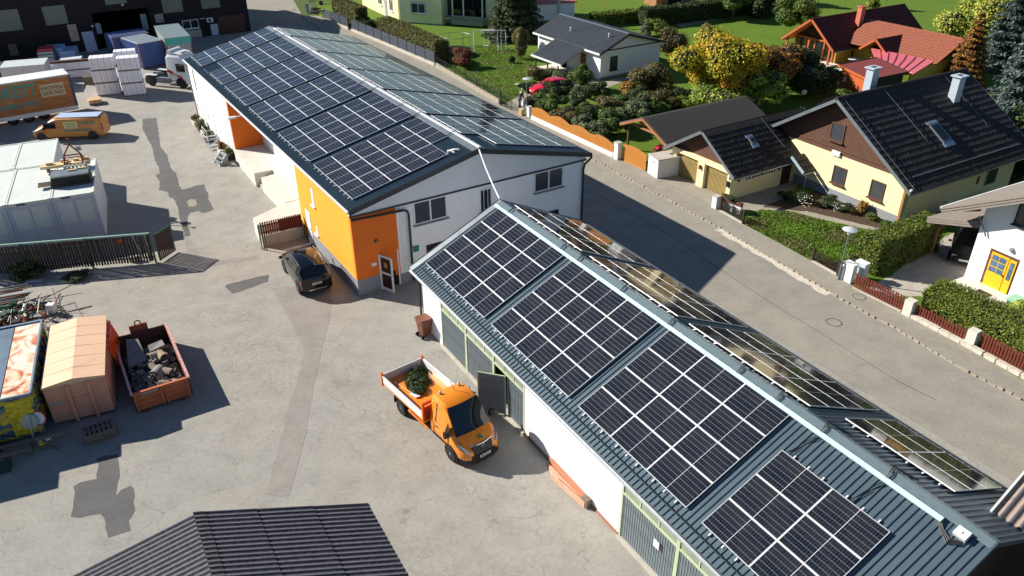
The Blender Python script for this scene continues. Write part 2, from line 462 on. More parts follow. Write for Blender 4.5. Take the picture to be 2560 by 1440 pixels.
# lawns and gardens right of the pavement (raised a little like the pavement)
lawnP = BK + [Vector((BK[-1].x + 60, BK[-1].y - 10, 0)), Vector((160, 20, 0)), Vector((230, 330, 0)), Vector((-60, 330, 0)), G(760, -110)]
slab('lawn', lawnP, .07, .12, MT['lawn'])
sheet('garage_forecourt', [(1655, 452), (1784, 521), (1827, 503), (1830, 470), (1680, 400), (1640, 420)], MT['drive'], .085)
sheet('garden_path', [(1827, 500), (1838, 520), (1850, 530), (1975, 530), (2040, 548), (2120, 566), (2190, 582), (2250, 585), (2240, 572), (2150, 552), (2080, 530), (2000, 512), (1960, 500), (1990, 470), (2010, 440), (1960, 445)], MT['drive'], .084)
sheet('flower_bed', [(1905, 520), (1965, 497), (2050, 478), (2150, 518), (2242, 566), (2195, 574), (2120, 556), (2030, 534)], MT['soil'], .088)
sheet('gravel_drive', [(2170, 722), (2230, 690), (2330, 610), (2440, 560), (2520, 640), (2560, 760), (2560, 850), (2440, 770), (2300, 745), (2210, 745)], MT['gravel'], .086)
sheet('house_drive', [(1262, 262), (1318, 286), (1420, 236), (1510, 225), (1600, 190), (1500, 205), (1440, 195), (1400, 190), (1330, 225)], MT['drive'], .085)
sheet('garden_soil', [(2470, 285), (2530, 272), (2600, 290), (2600, 330), (2540, 322)], MT['soil'], .084)
sheet('garden_path', [(2006, 290), (2060, 250), (2110, 235), (2130, 250), (2070, 285), (2040, 320), (2000, 320)], MT['drive'], .084)
sheet('garden_path', [(1690, 60), (1740, 52), (1900, 20), (1960, 12), (1960, 17), (1900, 26), (1750, 60), (1700, 70)], MT['drive'], .082)

# asphalt patches in the yard
r5 = lambda x, y: (x / 4, 360 + y / 4)
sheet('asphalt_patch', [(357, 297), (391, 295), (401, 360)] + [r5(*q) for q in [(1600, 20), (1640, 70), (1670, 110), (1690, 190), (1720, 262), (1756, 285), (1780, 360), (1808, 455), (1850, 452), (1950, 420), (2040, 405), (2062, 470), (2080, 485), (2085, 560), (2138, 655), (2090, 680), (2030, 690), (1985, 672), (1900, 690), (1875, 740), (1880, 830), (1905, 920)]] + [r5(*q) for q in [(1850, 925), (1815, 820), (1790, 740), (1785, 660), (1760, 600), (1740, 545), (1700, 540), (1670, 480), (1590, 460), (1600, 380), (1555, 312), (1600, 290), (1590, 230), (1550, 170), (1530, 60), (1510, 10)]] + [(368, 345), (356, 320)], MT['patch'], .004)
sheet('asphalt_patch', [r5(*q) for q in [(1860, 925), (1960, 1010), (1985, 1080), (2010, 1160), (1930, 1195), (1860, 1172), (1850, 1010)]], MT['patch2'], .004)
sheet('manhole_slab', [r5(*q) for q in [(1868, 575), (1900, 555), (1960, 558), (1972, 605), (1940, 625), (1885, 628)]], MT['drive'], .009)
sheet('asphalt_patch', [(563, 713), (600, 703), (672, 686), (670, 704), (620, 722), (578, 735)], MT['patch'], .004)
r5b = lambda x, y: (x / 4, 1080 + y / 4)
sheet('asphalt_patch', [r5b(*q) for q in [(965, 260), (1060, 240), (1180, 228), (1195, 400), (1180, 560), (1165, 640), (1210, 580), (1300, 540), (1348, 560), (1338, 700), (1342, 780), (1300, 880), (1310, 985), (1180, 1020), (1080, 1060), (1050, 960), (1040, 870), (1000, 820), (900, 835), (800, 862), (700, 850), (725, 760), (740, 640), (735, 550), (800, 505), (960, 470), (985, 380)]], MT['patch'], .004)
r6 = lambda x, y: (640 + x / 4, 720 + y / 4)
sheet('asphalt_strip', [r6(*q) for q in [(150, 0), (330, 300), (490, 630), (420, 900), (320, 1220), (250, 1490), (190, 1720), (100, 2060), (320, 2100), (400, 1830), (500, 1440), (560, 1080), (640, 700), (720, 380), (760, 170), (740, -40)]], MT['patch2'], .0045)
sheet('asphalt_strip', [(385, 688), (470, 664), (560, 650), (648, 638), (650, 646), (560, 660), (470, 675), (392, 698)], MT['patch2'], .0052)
# long seam of bitumen in the road
b = MB(); sp = [G(x, y, .012) for x, y in [(1450, 472), (1520, 500), (1580, 532), (1640, 566), (1700, 604), (1760, 645), (1840, 700), (1940, 765), (2040, 825), (2140, 888), (2240, 950), (2340, 1000)]]
for i in range(len(sp) - 1): b.bar(sp[i], sp[i + 1], .03, .004)
o = b.build('road_seam', MT['patch'], road)
# manholes
def manhole(px, py, r, z, mat, label, par=None):
    c = G(px, py, 0); o = empty('manhole_cover', label, 'manhole', (c.x, c.y, z))
    b = MB(); b.lathe((0, 0, 0), [(r, -.02), (r, .006), (r * .86, .006), (r * .86, .001)], 28); b.build('ring', MT['patch'], o)
    b = MB(); b.cyl((0, 0, -.02), r * .84, .024, 28); b.box(-.05, .05, r * .5, r * .6, .002, .01); b.build('lid', mat, o); return o
manhole(2085, 806, .37, .006, MT['walk'], 'round manhole cover set in the open road beside the seam')
manhole(2147, 746, .33, .092, MT['walk'], 'round manhole cover in the pavement below the red brown picket fence')
manhole(1310, 296, .32, .092, MT['walk'], 'faint manhole ring in the pavement at the foot of the far street lamp')
manhole(735, 25, .32, .006, MT['patch'], 'upper of two dark manholes at the far road junction')
manhole(727, 33, .32, .006, MT['patch'], 'lower of two dark manholes at the far road junction')
# ================================================================== ROOF TOOLS
def trapez(name, P0, T, S, N, Lt, Ls, mat, parent, pitch=.2, rib=.05, h=.032, ph=0.0, thick=.05):
    """trapezoidal sheet: P0 at the ridge, T along the ridge, S down the slope"""
    P0, T, S, N = map(Vector, (P0, T, S, N)); b = MB(); n = int(Lt / pitch)
    prof = [(0, 0)]
    for i in range(n):
        x = i * pitch + ph
        prof += [(x + pitch - rib - .02, 0), (x + pitch - rib, h), (x + pitch - .012, h), (x + pitch, 0)]
    prof.append((Lt, 0)); prof = [(min(max(x, 0), Lt), y) for x, y in prof]
    v = []
    for x, y in prof: v += [P0 + T * x + N * y, P0 + T * x + N * y + S * Ls]
    k = len(prof); fs = [(2 * i, 2 * i + 1, 2 * i + 3, 2 * i + 2) for i in range(k - 1)]
    if T.cross(S).dot(N) > 0: fs = [(a, d, c, bb) for a, bb, c, d in fs]; fs = [f[::-1] for f in fs]
    fs = [f if (v[f[1]] - v[f[0]]).cross(v[f[2]] - v[f[0]]).dot(N) > 0 else f[::-1] for f in fs]
    b.add(v, fs)
    # underside and edges
    q = [P0 - N * .004, P0 + T * Lt - N * .004, P0 + T * Lt + S * Ls - N * .004, P0 + S * Ls - N * .004]
    b.ext(q, -N * thick)
    return b.build(name, mat, parent)

PL, PW = 1.7655, 1.0408; PA, PB = 1.7855, 1.0608
_b = MB(); fr = .014
_b.add([(-PL/2, -PW/2, .0), (PL/2, -PW/2, .0), (PL/2, PW/2, .0), (-PL/2, PW/2, .0), (-PL/2, -PW/2, .038), (PL/2, -PW/2, .038), (PL/2, PW/2, .038), (-PL/2, PW/2, .038),
        (-PL/2+fr, -PW/2+fr, .038), (PL/2-fr, -PW/2+fr, .038), (PL/2-fr, PW/2-fr, .038), (-PL/2+fr, PW/2-fr, .038)],
       [(0, 3, 2, 1), (0, 1, 5, 4), (1, 2, 6, 5), (2, 3, 7, 6), (3, 0, 4, 7), (4, 5, 9, 8), (5, 6, 10, 9), (6, 7, 11, 10), (7, 4, 8, 11)], 0)
_b.add([(-PL/2+fr, -PW/2+fr, .035), (PL/2-fr, -PW/2+fr, .035), (PL/2-fr, PW/2-fr, .035), (-PL/2+fr, PW/2-fr, .035)], [(0, 1, 2, 3)], 1)
panel_proto = _b.build('solar_panel', [MT['alu'], MT['cells']])
_panel_first = [True]
def panels(parent, hr, al, side, t0, s0, rows, cols, skip=()):
    """rows along the ridge from t0, cols down the slope from s0; local frame of the building"""
    T = Vector((0, 1, 0)); S = Vector((side * cos(al), 0, -sin(al))); N = Vector((side * sin(al), 0, cos(al)))
    Y = N.cross(T)
    R = Matrix([[T.x, Y.x, N.x], [T.y, Y.y, N.y], [T.z, Y.z, N.z]]).to_euler()
    P0 = Vector((0, 0, hr))
    rail = MB()
    for i in range(rows):
        for j in range(cols):
            if (i, j) in skip: continue
            c = P0 + T * (t0 + (i + .5) * PA) + S * (s0 + (j + .5) * PB) + N * .085
            if _panel_first[0]: o = panel_proto; o.parent = parent; _panel_first[0] = False
            else: o = dupe(panel_proto, parent)
            dr = random.uniform(-.0025, .0025)
            o.location = c; o.rotation_euler = (R.x + dr, R.y + random.uniform(-.002, .002), R.z)
    # clamp strips in the gaps, close below the frame tops, and short rail ends
    for j in range(1, cols):
        ii = [i for i in range(rows) if (i, j) not in skip and (i, j - 1) not in skip]
        a = P0 + T * (t0 + min(ii) * PA + .02) + S * (s0 + j * PB) + N * .105; e = P0 + T * (t0 + (max(ii) + 1) * PA - .02) + S * (s0 + j * PB) + N * .105
        rail.bar(a, e, .022, .03, 0, N)
    for i in range(1, rows):
        jj = [j for j in range(cols) if (i, j) not in skip and (i - 1, j) not in skip]
        rail.bar(P0 + T * (t0 + i * PA) + S * (s0 + min(jj) * PB + .02) + N * .103, P0 + T * (t0 + i * PA) + S * (s0 + (max(jj) + 1) * PB - .02) + N * .103, .020, .03, 0, N)
    for i in range(rows):
        for f in (.22, .5, .78):
            x = t0 + (i + f) * PA
            for s in (s0 - .06, s0 + cols * PB + .06):
                c = P0 + T * x + S * s + N * .06; rail.obox(c, T * .02, S * .05, N * .02)
    rail.build('mounting_rails', MT['alu'], parent)

def window(parent, mb_axis, c, w, h, frame, glass, sashes=1, depth=.05, fw=.07, sill=None, name='window', nrm=None, bars=0):
    """window in a wall: c = centre (local), mb_axis = unit vector along the wall, nrm = outward normal"""
    a = Vector(mb_axis); n = Vector(nrm); z = Vector((0, 0, 1)); c = Vector(c)
    b = MB()
    for s in (-1, 1): b.obox(c + a * s * (w / 2 - fw / 2) + n * depth / 2, a * fw / 2, n * depth / 2, z * h / 2)
    for s in (-1, 1): b.obox(c + z * s * (h / 2 - fw / 2) + n * depth / 2, a * (w / 2 - fw), n * depth / 2, z * fw / 2)
    for k in range(1, sashes): b.obox(c + a * (w * k / sashes - w / 2) + n * depth / 2, a * fw * .6, n * depth / 2, z * (h / 2 - fw))
    o = b.build(name, frame, parent)
    for k in range(sashes):
        g_ = MB(); cx = c + a * (w * (k + .5) / sashes - w / 2) + n * .012
        g_.obox(cx, a * (w / sashes / 2 - fw * .55), n * .01, z * (h / 2 - fw * .9)); g_.build('pane', glass, o)
    if bars:
        b2 = MB()
        for k in range(1, bars): b2.obox(c + a * (w * k / bars - w / 2) + n * .04, a * .012, n * .012, z * h / 2)
        b2.build('glazing_bar', frame, o)
    if sill:
        s_ = MB(); s_.obox(c - z * (h / 2 + .03) + n * .08, a * (w / 2 + .06), n * .10, z * .025); s_.build('sill', sill, o)
    return o

# ================================================================== LONG WORKSHOP WITH ORANGE END
B = empty('workshop_building', 'long workshop with orange and white walls under a solar panel roof', 'building', (O1[0], O1[1], 0), O1[2])
HR1, AL1, E1 = 6.3902, .2272, 7.2; HW1 = E1 * cos(AL1); EZ1 = HR1 - E1 * sin(AL1); LB1 = 34.0
for side in (-1, 1):
    S = Vector((side * cos(AL1), 0, -sin(AL1))); N = Vector((side * sin(AL1), 0, cos(AL1)))
    o = trapez('roof', (0, 0, HR1), (0, 1, 0), S, N, LB1, E1, MT['anthra_roof'], B, .19, .07, .035)
    f = MB(); f.ext([Vector((0, -.05, HR1 + .05)), Vector((0, -.05, HR1 - .20)), S * (E1 + .03) + Vector((0, -.05, HR1 - .20)), S * (E1 + .03) + Vector((0, -.05, HR1 + .05))], (0, .05, 0)); f.build('verge_board', MT['anthra'], B)
    g = MB(); x = side * (HW1 + .07); g.tube([(x, -.02, EZ1 - .06), (x, LB1, EZ1 - .06)], .075, 8)
    g.build('gutter', MT['alu_dull'] if side < 0 else MT['anthra'], B)
    f = MB(); f.bar((side * (HW1 - .06), 0, EZ1 - .13), (side * (HW1 - .06), LB1, EZ1 - .13), .04, .16); f.build('fascia', MT['white_paint'] if side < 0 else MT['anthra'], B)
rd = MB()
for s in (-1, 1): rd.bar((s * .17, 0, HR1 + .035), (s * .17, LB1, HR1 + .035), .38, .02, 0, (s * sin(AL1), 0, cos(AL1)))
rd.build('ridge_cap', MT['galv'], B)
tr = MB(); tr.box(.03, .17, .05, LB1 - 1, HR1 + .06, HR1 + .13); tr.build('cable_tray', MT['alu'], B)
cb = MB()
for t in (2.6, 6.5, 8.6, 12.4, 14.2, 18.2, 20.3, 24.0, 29.8, 31.5):
    for k in range(2): cb.tube([(-.55 - .1 * k, t, HR1 - .08), (-.3, t + .02, HR1 + .08), (.0, t + .1, HR1 + .16), (.25, t + .12, HR1 + .08), (.6, t + .1, HR1 - .08)], .02, 5)
cb.build('cable', MT['black_plastic'], B)
p = MB(); p.tube([(-1.25, .9, 6.12), (-1.25, .9, 6.3), (-1.2, .7, 6.36), (-1.1, .5, 6.3)], .05, 6); p.tube([(-.95, 1.15, 6.2), (-.9, .8, 6.34), (-.75, .65, 6.34)], .05, 6); p.build('vent_hood', MT['white_paint'], B)
panels(B, HR1, AL1, -1, .7465, .3128, 3, 6, {(0, 0)})
panels(B, HR1, AL1, -1, 6.668, .3128, 3, 6)
panels(B, HR1, AL1, -1, 12.56, .3128, 3, 6)
panels(B, HR1, AL1, -1, 18.389, .3128, 3, 6)
panels(B, HR1, AL1, -1, 24.19, .3128, 3, 6, {(2, 5)})
panels(B, HR1, AL1, -1, 30.1, .3128, 2, 6)
for k, t in enumerate((.88, 6.76, 12.62, 18.4, 24.22, 30.1)):
    panels(B, HR1, AL1, 1, t, .4896, 2 if k == 5 else 3, 6, {(0, 0)} if k == 0 else ())

# walls
UW = 6.9
def wallbox(name, u0, u1, t0, t1, z0, z1, mat, par=None):
    b = MB(); b.box(u0, u1, t0, t1, z0, z1); return b.build(name, mat, par or B)
wallbox('wall', -UW, -4.55, .35, .55, .85, 4.34, MT['orange_render_shaded'])
wallbox('wall', -4.55, UW, .352, .55, .55, 4.34, MT['white_render'])
wallbox('plinth', -UW - .01, -5.7, .335, .56, 0, .85, MT['plinth'])
wallbox('plinth', -4.6, UW, .335, .56, 0, .55, MT['plinth'])
wallbox('wall', -4.85, -4.55, .34, .351, .55, .85, MT['orange_render_shaded'])
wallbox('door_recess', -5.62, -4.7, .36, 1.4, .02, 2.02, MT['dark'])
wallbox('door_jamb', -4.70, -4.62, .30, .56, 0, 2.0, MT['white_paint'])
wallbox('door_jamb', -5.70, -5.62, .30, .56, 0, 2.0, MT['white_paint'])
b = MB(); hz = lambda u: HR1 - abs(u) * math.tan(AL1) - .14
b.ext([(-UW - .05, .27, 4.34), (UW + .05, .27, 4.34), (UW + .05, .27, hz(UW)), (0, .27, hz(0)), (-UW - .05, .27, hz(UW))], (0, .2, 0)); b.build('gable_cladding', dirty('grey_white_cladding', '#dcdfe3', .6, .08, 1, .05), B)
wallbox('band', -UW - .06, UW + .06, .22, .36, 4.30, 4.38, MT['anthra'])
# left long wall: orange part, recess with loading dock, white part
wallbox('wall', -UW, -UW + .2, .55, 6.75, .85, 4.62, MT['orange_render'])
wallbox('wall', -UW, -UW + .2, 7.55, 8.2, .85, 4.62, MT['orange_render'])
wallbox('wall', -UW, -UW + .2, 6.75, 7.55, 2.05, 4.62, MT['orange_render'])
wallbox('plinth', -UW - .012, -UW + .2, .56, 6.75, 0, .85, MT['plinth'])
dd = wallbox('door', -UW - .02, -UW + .1, 6.78, 7.52, .02, 2.03, MT['white_paint']); b = MB(); b.box(-UW - .06, -UW - .02, 6.85, 6.95, 1.0, 1.05); b.build('handle', MT['alu_dull'], dd)
wallbox('wall', -UW, -4.7, 8.2, 8.4, 0, 4.62, MT['orange_render'])
wallbox('wall', -4.9, -4.7, 8.4, 22.3, 0, 5.1, MT['white_render'])
wallbox('wall', -UW + .02, -4.7, 22.3, 22.5, 0, 4.66, MT['orange_render_shaded'])
wallbox('wall', -UW, -UW + .2, 22.5, 33.7, 0, 4.62, MT['white_render'])
wallbox('wall', UW - .2, UW, .55, 33.7, 0, 4.62, MT['white_render'])
wallbox('wall', -UW + .2, UW - .2, 33.5, 33.7, 0, 4.62, MT['white_render'])
b = MB()
for i, u in enumerate((-6.9, -5.95, -5.0)): pass
for zz in (2.55, ): b.box(-UW - .03, -UW, 22.6, 33.6, zz, zz + .05)
b.build('wall_trim', MT['offwhite'], B)
# roller doors of the white part
for t in (24.0, 27.4, 30.8): 
    o = wallbox('roller_door', -UW - .03, -UW + .02, t, t + 2.2, .3, 2.45, MT['offwhite'])
    b = MB(); b.box(-UW - .05, -UW - .03, t + 1.9, t + 1.98, 1.1, 1.5); b.build('handle', MT['alu_dull'], o)
# canopy ledges under the eave of the white part
b = MB(); b.box(-UW - .02, -5.2, 25.0, 33.0, 3.3, 3.42); b.build('ledge', MT['concrete_w'], B)
# orange wall windows
for (t0, t1, z0, z1) in ((5.6, 6.12, 2.85, 3.9), (5.66, 6.12, 1.12, 1.68)):
    b = MB(); b.box(-UW - .005, -UW + .005, t0, t1, z0, z1); fr_ = b.build('window', MT['orange_render_shaded'], B)
    b = MB(); b.box(-UW - .012, -UW - .006, t0 + .04, t1 - .12, z0 + .04, z1 - .04); b.build('pane', MT['white_paint'], fr_)
    b = MB(); b.box(-UW - .11, -UW, t0 - .04, t1 + .04, z0 - .07, z0); b.build('sill', MT['white_paint'], fr_)
# gable windows
GA = dict(mb_axis=(1, 0, 0), nrm=(0, -1, 0))
window(B, c=(-2.70, .35, 3.66), w=1.86, h=1.22, frame=MT['white_paint'], glass=MT['curtain'], sashes=2, sill=MT['galv'], **GA)
window(B, c=(.52, .35, 3.30), w=.74, h=1.55, frame=MT['white_paint'], glass=MT['glass'], sashes=1, sill=MT['galv'], bars=3, **GA)
window(B, c=(4.50, .35, 3.68), w=1.9, h=1.15, frame=MT['white_paint'], glass=MT['curtain'], sashes=2, sill=MT['galv'], **GA)
window(B, c=(4.85, .35, 1.45), w=.7, h=.6, frame=MT['anthra'], glass=MT['glass'], sashes=1, **GA)
window(B, c=(-2.5, .35, 1.25), w=1.1, h=1.0, frame=MT['anthra'], glass=MT['glass'], sashes=2, **GA)
b = MB(); b.tube([(.05, .2, 2.2), (.05, .2, 2.85), (.95, .2, 2.85), (.95, .2, 2.2)], .018, 5)
for k in range(1, 6): b.tube([(.05 + k * .15, .2, 2.2), (.05 + k * .15, .2, 2.85)], .01, 4)
b.build('window_railing', MT['anthra'], B)
# downpipes
b = MB(); b.tube([(-6.98, .1, 4.62), (-6.9, .16, 4.22), (-5.5, .2, 4.12), (-4.2, .2, 4.06), (-4.02, .2, 3.98), (-3.95, .2, 3.8), (-3.95, .2, .3), (-3.95, .1, .1)], .06, 8)
b.tube([(7.1, .0, EZ1 - .08), (7.12, .0, 4.5), (6.86, .24, 4.1), (6.8, .26, 3.8), (6.8, .26, 0)], .06, 8); b.build('downpipe', MT['anthra'], B)
b = MB(); b.tube([(-7.06, 33.4, 4.65), (-7.05, 33.2, 4.0), (-7.0, 33.0, .2)], .05, 8); b.tube([(-7.0, 31.6, 4.5), (-7.0, 31.5, 2.9), (-6.95, 30.0, 2.9)], .04, 6); b.build('downpipe', MT['galv'], B)
b = MB(); b.box(-4.3, -4.28, .30, .34, .6, 4.25); b.box(-4.45, -4.05, .33, .351, .6, 4.25); b.build('cable_duct', MT['white_paint'], B)
# small things fixed to the gable
b = MB(); b.box(-6.08, -5.82, .31, .35, 1.42, 1.60); sg = b.build('house_sign', MT['white_paint'], B)
b = MB(); b.lathe((-5.72, .35, 2.74), [(.02, 0), (.1, -.02), (.1, -.1), (.06, -.14)], 12, axis='y'); b.build('wall_lamp', plain('brass_lamp', '#7c6a4a', .4, .6), B)
b = MB(); b.box(-3.78, -3.52, .22, .35, 1.62, 1.86); b.box(-3.8, -3.5, .2, .36, 1.86, 1.9); b.build('mailbox', plain('teal_paint', '#2b7f8c', .4), B)
# open glazed door leaf
dl = empty('open_door', None, None, (-5.66, .33, 0), RD(-68)); dl.parent = B
b = MB()
for (x0, x1, z0, z1) in ((0, .09, .05, 2.0), (.76, .86, .05, 2.0), (.09, .76, 1.9, 2.0), (.09, .76, .05, .2), (.09, .76, .98, 1.08)): b.box(x0, x1, -.025, .025, z0, z1)
b.build('door_frame', MT['white_paint'], dl)
b = MB(); b.box(.09, .76, -.008, .008, .2, .98); b.box(.09, .76, -.008, .008, 1.08, 1.9); b.build('door_glass', plain('brownish_door_glass', '#3b2420', .1), dl)
b = MB(); b.box(.3, .52, -.012, -.009, 1.35, 1.62); b.build('paper_notice', plain('brown_paper', '#b08a5a', .8), dl)
b = MB(); b.box(.78, .84, -.07, -.03, 1.0, 1.04); b.build('door_handle', MT['alu_dull'], dl)
# security light on an arm under the left eave
b = MB(); b.bar((-7.1, 17.9, 4.55), (-7.45, 18.0, 4.5), .05, .05); b.obox((-7.66, 18.05, 4.48), (.26, .02, 0), (0, .11, 0), (0, 0, .06)); b.build('arm_light', MT['white_paint'], B)

# loading dock
dock = empty('loading_dock', 'pale concrete loading dock with steps along the workshop wall', 'loading dock', (O1[0], O1[1], 0), O1[2])
def lslab(name, pts, z0, z1, mat, par):
    b = MB(); b.ext([(x, y, z1) for x, y in pts], (0, 0, z0 - z1)); return b.build(name, mat, par)
lslab('dock_slab', [(-7.12, 17.1), (-4.9, 17.1), (-4.9, 22.3), (-7.0, 22.3)], 0, .92, MT['concrete_w'], dock)
lslab('dock_slab', [(-6.95, 11.3), (-6.72, 11.3), (-4.9, 11.3), (-4.9, 16.0), (-6.98, 16.0)], 0, 1.0, MT['concrete_w'], dock)
lslab('dock_slab', [(-4.9, 16.0), (-5.9, 16.0), (-5.9, 17.1), (-4.9, 17.1)], 0, .96, MT['concrete_w'], dock)
for k in range(3): lslab('step', [(-5.9 - k * .34, 16.0), (-6.24 - k * .34, 16.0), (-6.24 - k * .34, 17.1), (-5.9 - k * .34, 17.1)], 0, .72 - .24 * k, MT['concrete'], dock)
lslab('ramp_slab', [(-9.3, 9.1), (-6.92, 8.42), (-4.92, 8.42), (-4.92, 11.28), (-6.96, 11.28), (-9.2, 10.2)], 0, .98, MT['concrete_w'], dock)
# ================================================================== GARAGE ROW
Q = empty('garage_row', 'low white garage row with slatted doors under a solar panel roof', 'building', (O2[0], O2[1], 0), O2[2])
HR2, AL2, E2 = 5.1678, .4375, 5.2; HW2 = E2 * cos(AL2); EZ2 = HR2 - E2 * sin(AL2); LB2 = 23.6
TN = 0.0
for side in (-1, 1):
    S = Vector((side * cos(AL2), 0, -sin(AL2))); N = Vector((side * sin(AL2), 0, cos(AL2)))
    trapez('roof', (0, TN, HR2), (0, 1, 0), S, N, LB2, E2, MT['anthra_roof2'], Q, .2, .05, .038)
    g = MB(); x = side * (HW2 + .08); g.tube([(x, 0, EZ2 - .05), (x, LB2, EZ2 - .05)], .07, 8); g.build('gutter', MT['alu_dull'], Q)
    f = MB(); f.bar(Vector((0, LB2 + .02, HR2 + .03)), Vector((0, LB2 + .02, HR2 + .03)) + S * (E2 + .05), .34, .04, 0, N); f.build('verge_sheet', MT['galv'], Q)
    f = MB(); f.bar(Vector((0, LB2 + .2, HR2 - .02)), Vector((0, LB2 + .2, HR2 - .02)) + S * (E2 + .05), .05, .16, 0, N); f.build('verge_board', MT['anthra'], Q)
    # snow guard pipes above the eave
    sg_ = MB(); a = Vector((0, .3, HR2)) + S * (E2 - .30) + N * .13; e = Vector((0, LB2 - .3, HR2)) + S * (E2 - .30) + N * .13
    sg_.tube([a, e], .022, 6)
    for k in range(24): c = a + (e - a) * (k / 23); sg_.bar(c, c - N * .1, .03, .03)
    sg_.build('snow_guard', MT['anthra'], Q)
    f = MB(); f.ext([Vector((0, -.04, HR2 + .06)), Vector((0, -.04, HR2 - .1)), S * (E2 + .03) + Vector((0, -.04, HR2 - .1)), S * (E2 + .03) + Vector((0, -.04, HR2 + .06))], (0, .04, 0)); f.build('verge_board', MT['anthra_roof2'], Q)
# ridge caps: overlapping folded pieces
cp = MB()
for s in (-1, 1):
    S = Vector((s * cos(AL2), 0, -sin(AL2))); N = Vector((s * sin(AL2), 0, cos(AL2)))
    q = [Vector((0, 0, 0)), Vector((0, .40, 0)), Vector((0, .40, 0)) + S * .24, S * .24]
    cp.ext([p + N * .0 for p in q], N * .012)
cproto = cp.build('ridge_cap', MT['ridge_sheet'], Q)
for k in range(59):
    o = cproto if k == 0 else dupe(cproto, Q)
    o.location = (0, k * .40, HR2 + .052 + random.uniform(0, .002)); o.rotation_euler = (.022, 0, random.uniform(-.003, .003))
b = MB(); b.box(-.34, -.22, 1.15, LB2 - .1, HR2 - .03, HR2 + .04)
S_ = Vector((-cos(AL2), 0, -sin(AL2))); N_ = Vector((-sin(AL2), 0, cos(AL2)))
b = MB(); b.bar(Vector((0, 1.15, HR2)) + S_ * .34 + N_ * .11, Vector((0, LB2 - .05, HR2)) + S_ * .34 + N_ * .11, .15, .05, 0, N_); b.build('cable_tray', plain('light_blue_grey_tray', '#bcd6dd', .5, .1), Q)
cb = MB()
for t in (22.4, 18.2, 17.0, 14.2, 11.5, 8.2, 6.6, 4.9, 2.75):
    for k in range(2):
        tt = t + .06 * k; z0 = HR2
        P_ = lambda s, n, dt: Vector((0, tt + dt, z0)) + (S_ * s + N_ * n if s >= 0 else Vector((cos(AL2) * -s, 0, -sin(AL2) * -s)) + Vector((sin(AL2), 0, cos(AL2))) * n)
        pts = [P_(.30, .12, 0), P_(.12, .16, .02), P_(-.02, .17, .08), P_(-.25, .1, .02), P_(-.5, .05, -.2), P_(-.62, .05, -.35)]
        cb.tube(pts, .016, 5)
        if t in (4.9, 2.75): cb.tube([P_(.4, .08, 0), P_(.8, .05, .12), P_(1.2, .05, .2), P_(1.45, .05, .22 + .08 * k)], .014, 5)
for k in range(3): cb.tube([Vector((0, 1.18 + .05 * k, HR2)) + S_ * .34 + N_ * .1, Vector((0, 1.0, HR2)) + S_ * (.5 + .05 * k) + N_ * .06, Vector((0, .75, HR2)) + S_ * (.62 + .06 * k) + N_ * .06, Vector((0, .5, HR2)) + S_ * (.5 + .04 * k) + N_ * .08], .02, 5)
cb.build('cable', MT['black_plastic'], Q)
jb = MB(); c = Vector((0, .62, HR2)) + S_ * .34 + N_ * .12; jb.obox(c, (0, .16, 0), S_ * .13, N_ * .07); jb.obox(c + N_ * .075 + Vector((0, .04, 0)), (0, .05, 0), S_ * .045, N_ * .02); jb.build('junction_box', MT['white_paint'], Q)
panels(Q, HR2, AL2, -1, 17.825, .3398, 3, 4); panels(Q, HR2, AL2, -1, 11.902, .3398, 3, 4); panels(Q, HR2, AL2, -1, 5.974, .3398, 3, 4)
panels(Q, HR2, AL2, -1, 1.771, 1.4123, 2, 3)
panels(Q, HR2, AL2, 1, 17.835, .4715, 3, 4); panels(Q, HR2, AL2, 1, 11.92, .4715, 3, 4); panels(Q, HR2, AL2, 1, 5.984, .4715, 3, 4)
panels(Q, HR2, AL2, 1, 1.806, 1.5093, 2, 3)
# walls
UB = 4.42
def qb(name, u0, u1, t0, t1, z0, z1, mat, par=None):
    b = MB(); b.box(u0, u1, t0, t1, z0, z1); return b.build(name, mat, par or Q)
b = MB(); hz2 = lambda u: HR2 - abs(u) * math.tan(AL2) - .07
for t0, t1 in ((23.1, 23.3), (.35, .55)):
    b = MB(); b.ext([(-UB, t0, 0), (UB, t0, 0), (UB, t0, hz2(UB)), (0, t0, hz2(0)), (-UB, t0, hz2(UB))], (0, t1 - t0, 0)); b.build('wall', MT['white_render'] if t0 > 1 else MT['brown_dark'], Q)
qb('wall', -UB, -UB + .18, 21.4, 23.1, 0, 3.0, MT['white_render'])
qb('wall', -UB, -UB + .18, 8.5, 14.35, 0, 3.0, MT['white_render'])
qb('wall', UB - .18, UB, .55, 23.1, 0, 3.0, MT['white_render'])
qb('lintel', -UB + .02, -UB + .16, 14.35, 21.4, 2.72, 3.0, MT['concrete'])
qb('lintel', -UB + .02, -UB + .16, .55, 8.5, 2.72, 3.0, MT['concrete'])
qb('threshold', -UB - .12, -UB + .2, 14.35, 21.4, 0, .05, MT['concrete'])
qb('threshold', -UB - .12, -UB + .2, .55, 8.5, 0, .05, MT['concrete'])
qb('plinth_strip', -UB - .03, -UB, 8.5, 14.3, 0, .12, plain('reddish_plinth', '#a5705a', .8))
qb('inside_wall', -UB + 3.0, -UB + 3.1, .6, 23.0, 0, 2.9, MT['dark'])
MT['gate_green'] = dirty('pale_green_steel', '#b9c7a3', .5, .25, 2, .05)
MT['gate_grey'] = dirty('grey_slat_steel', '#8e9aa2', .42, .30, 1.6, .05, .3)
MT['gate_glass'] = dirty('dusty_wired_glass', '#8d9a86', .25, .25, 1.5, .02)
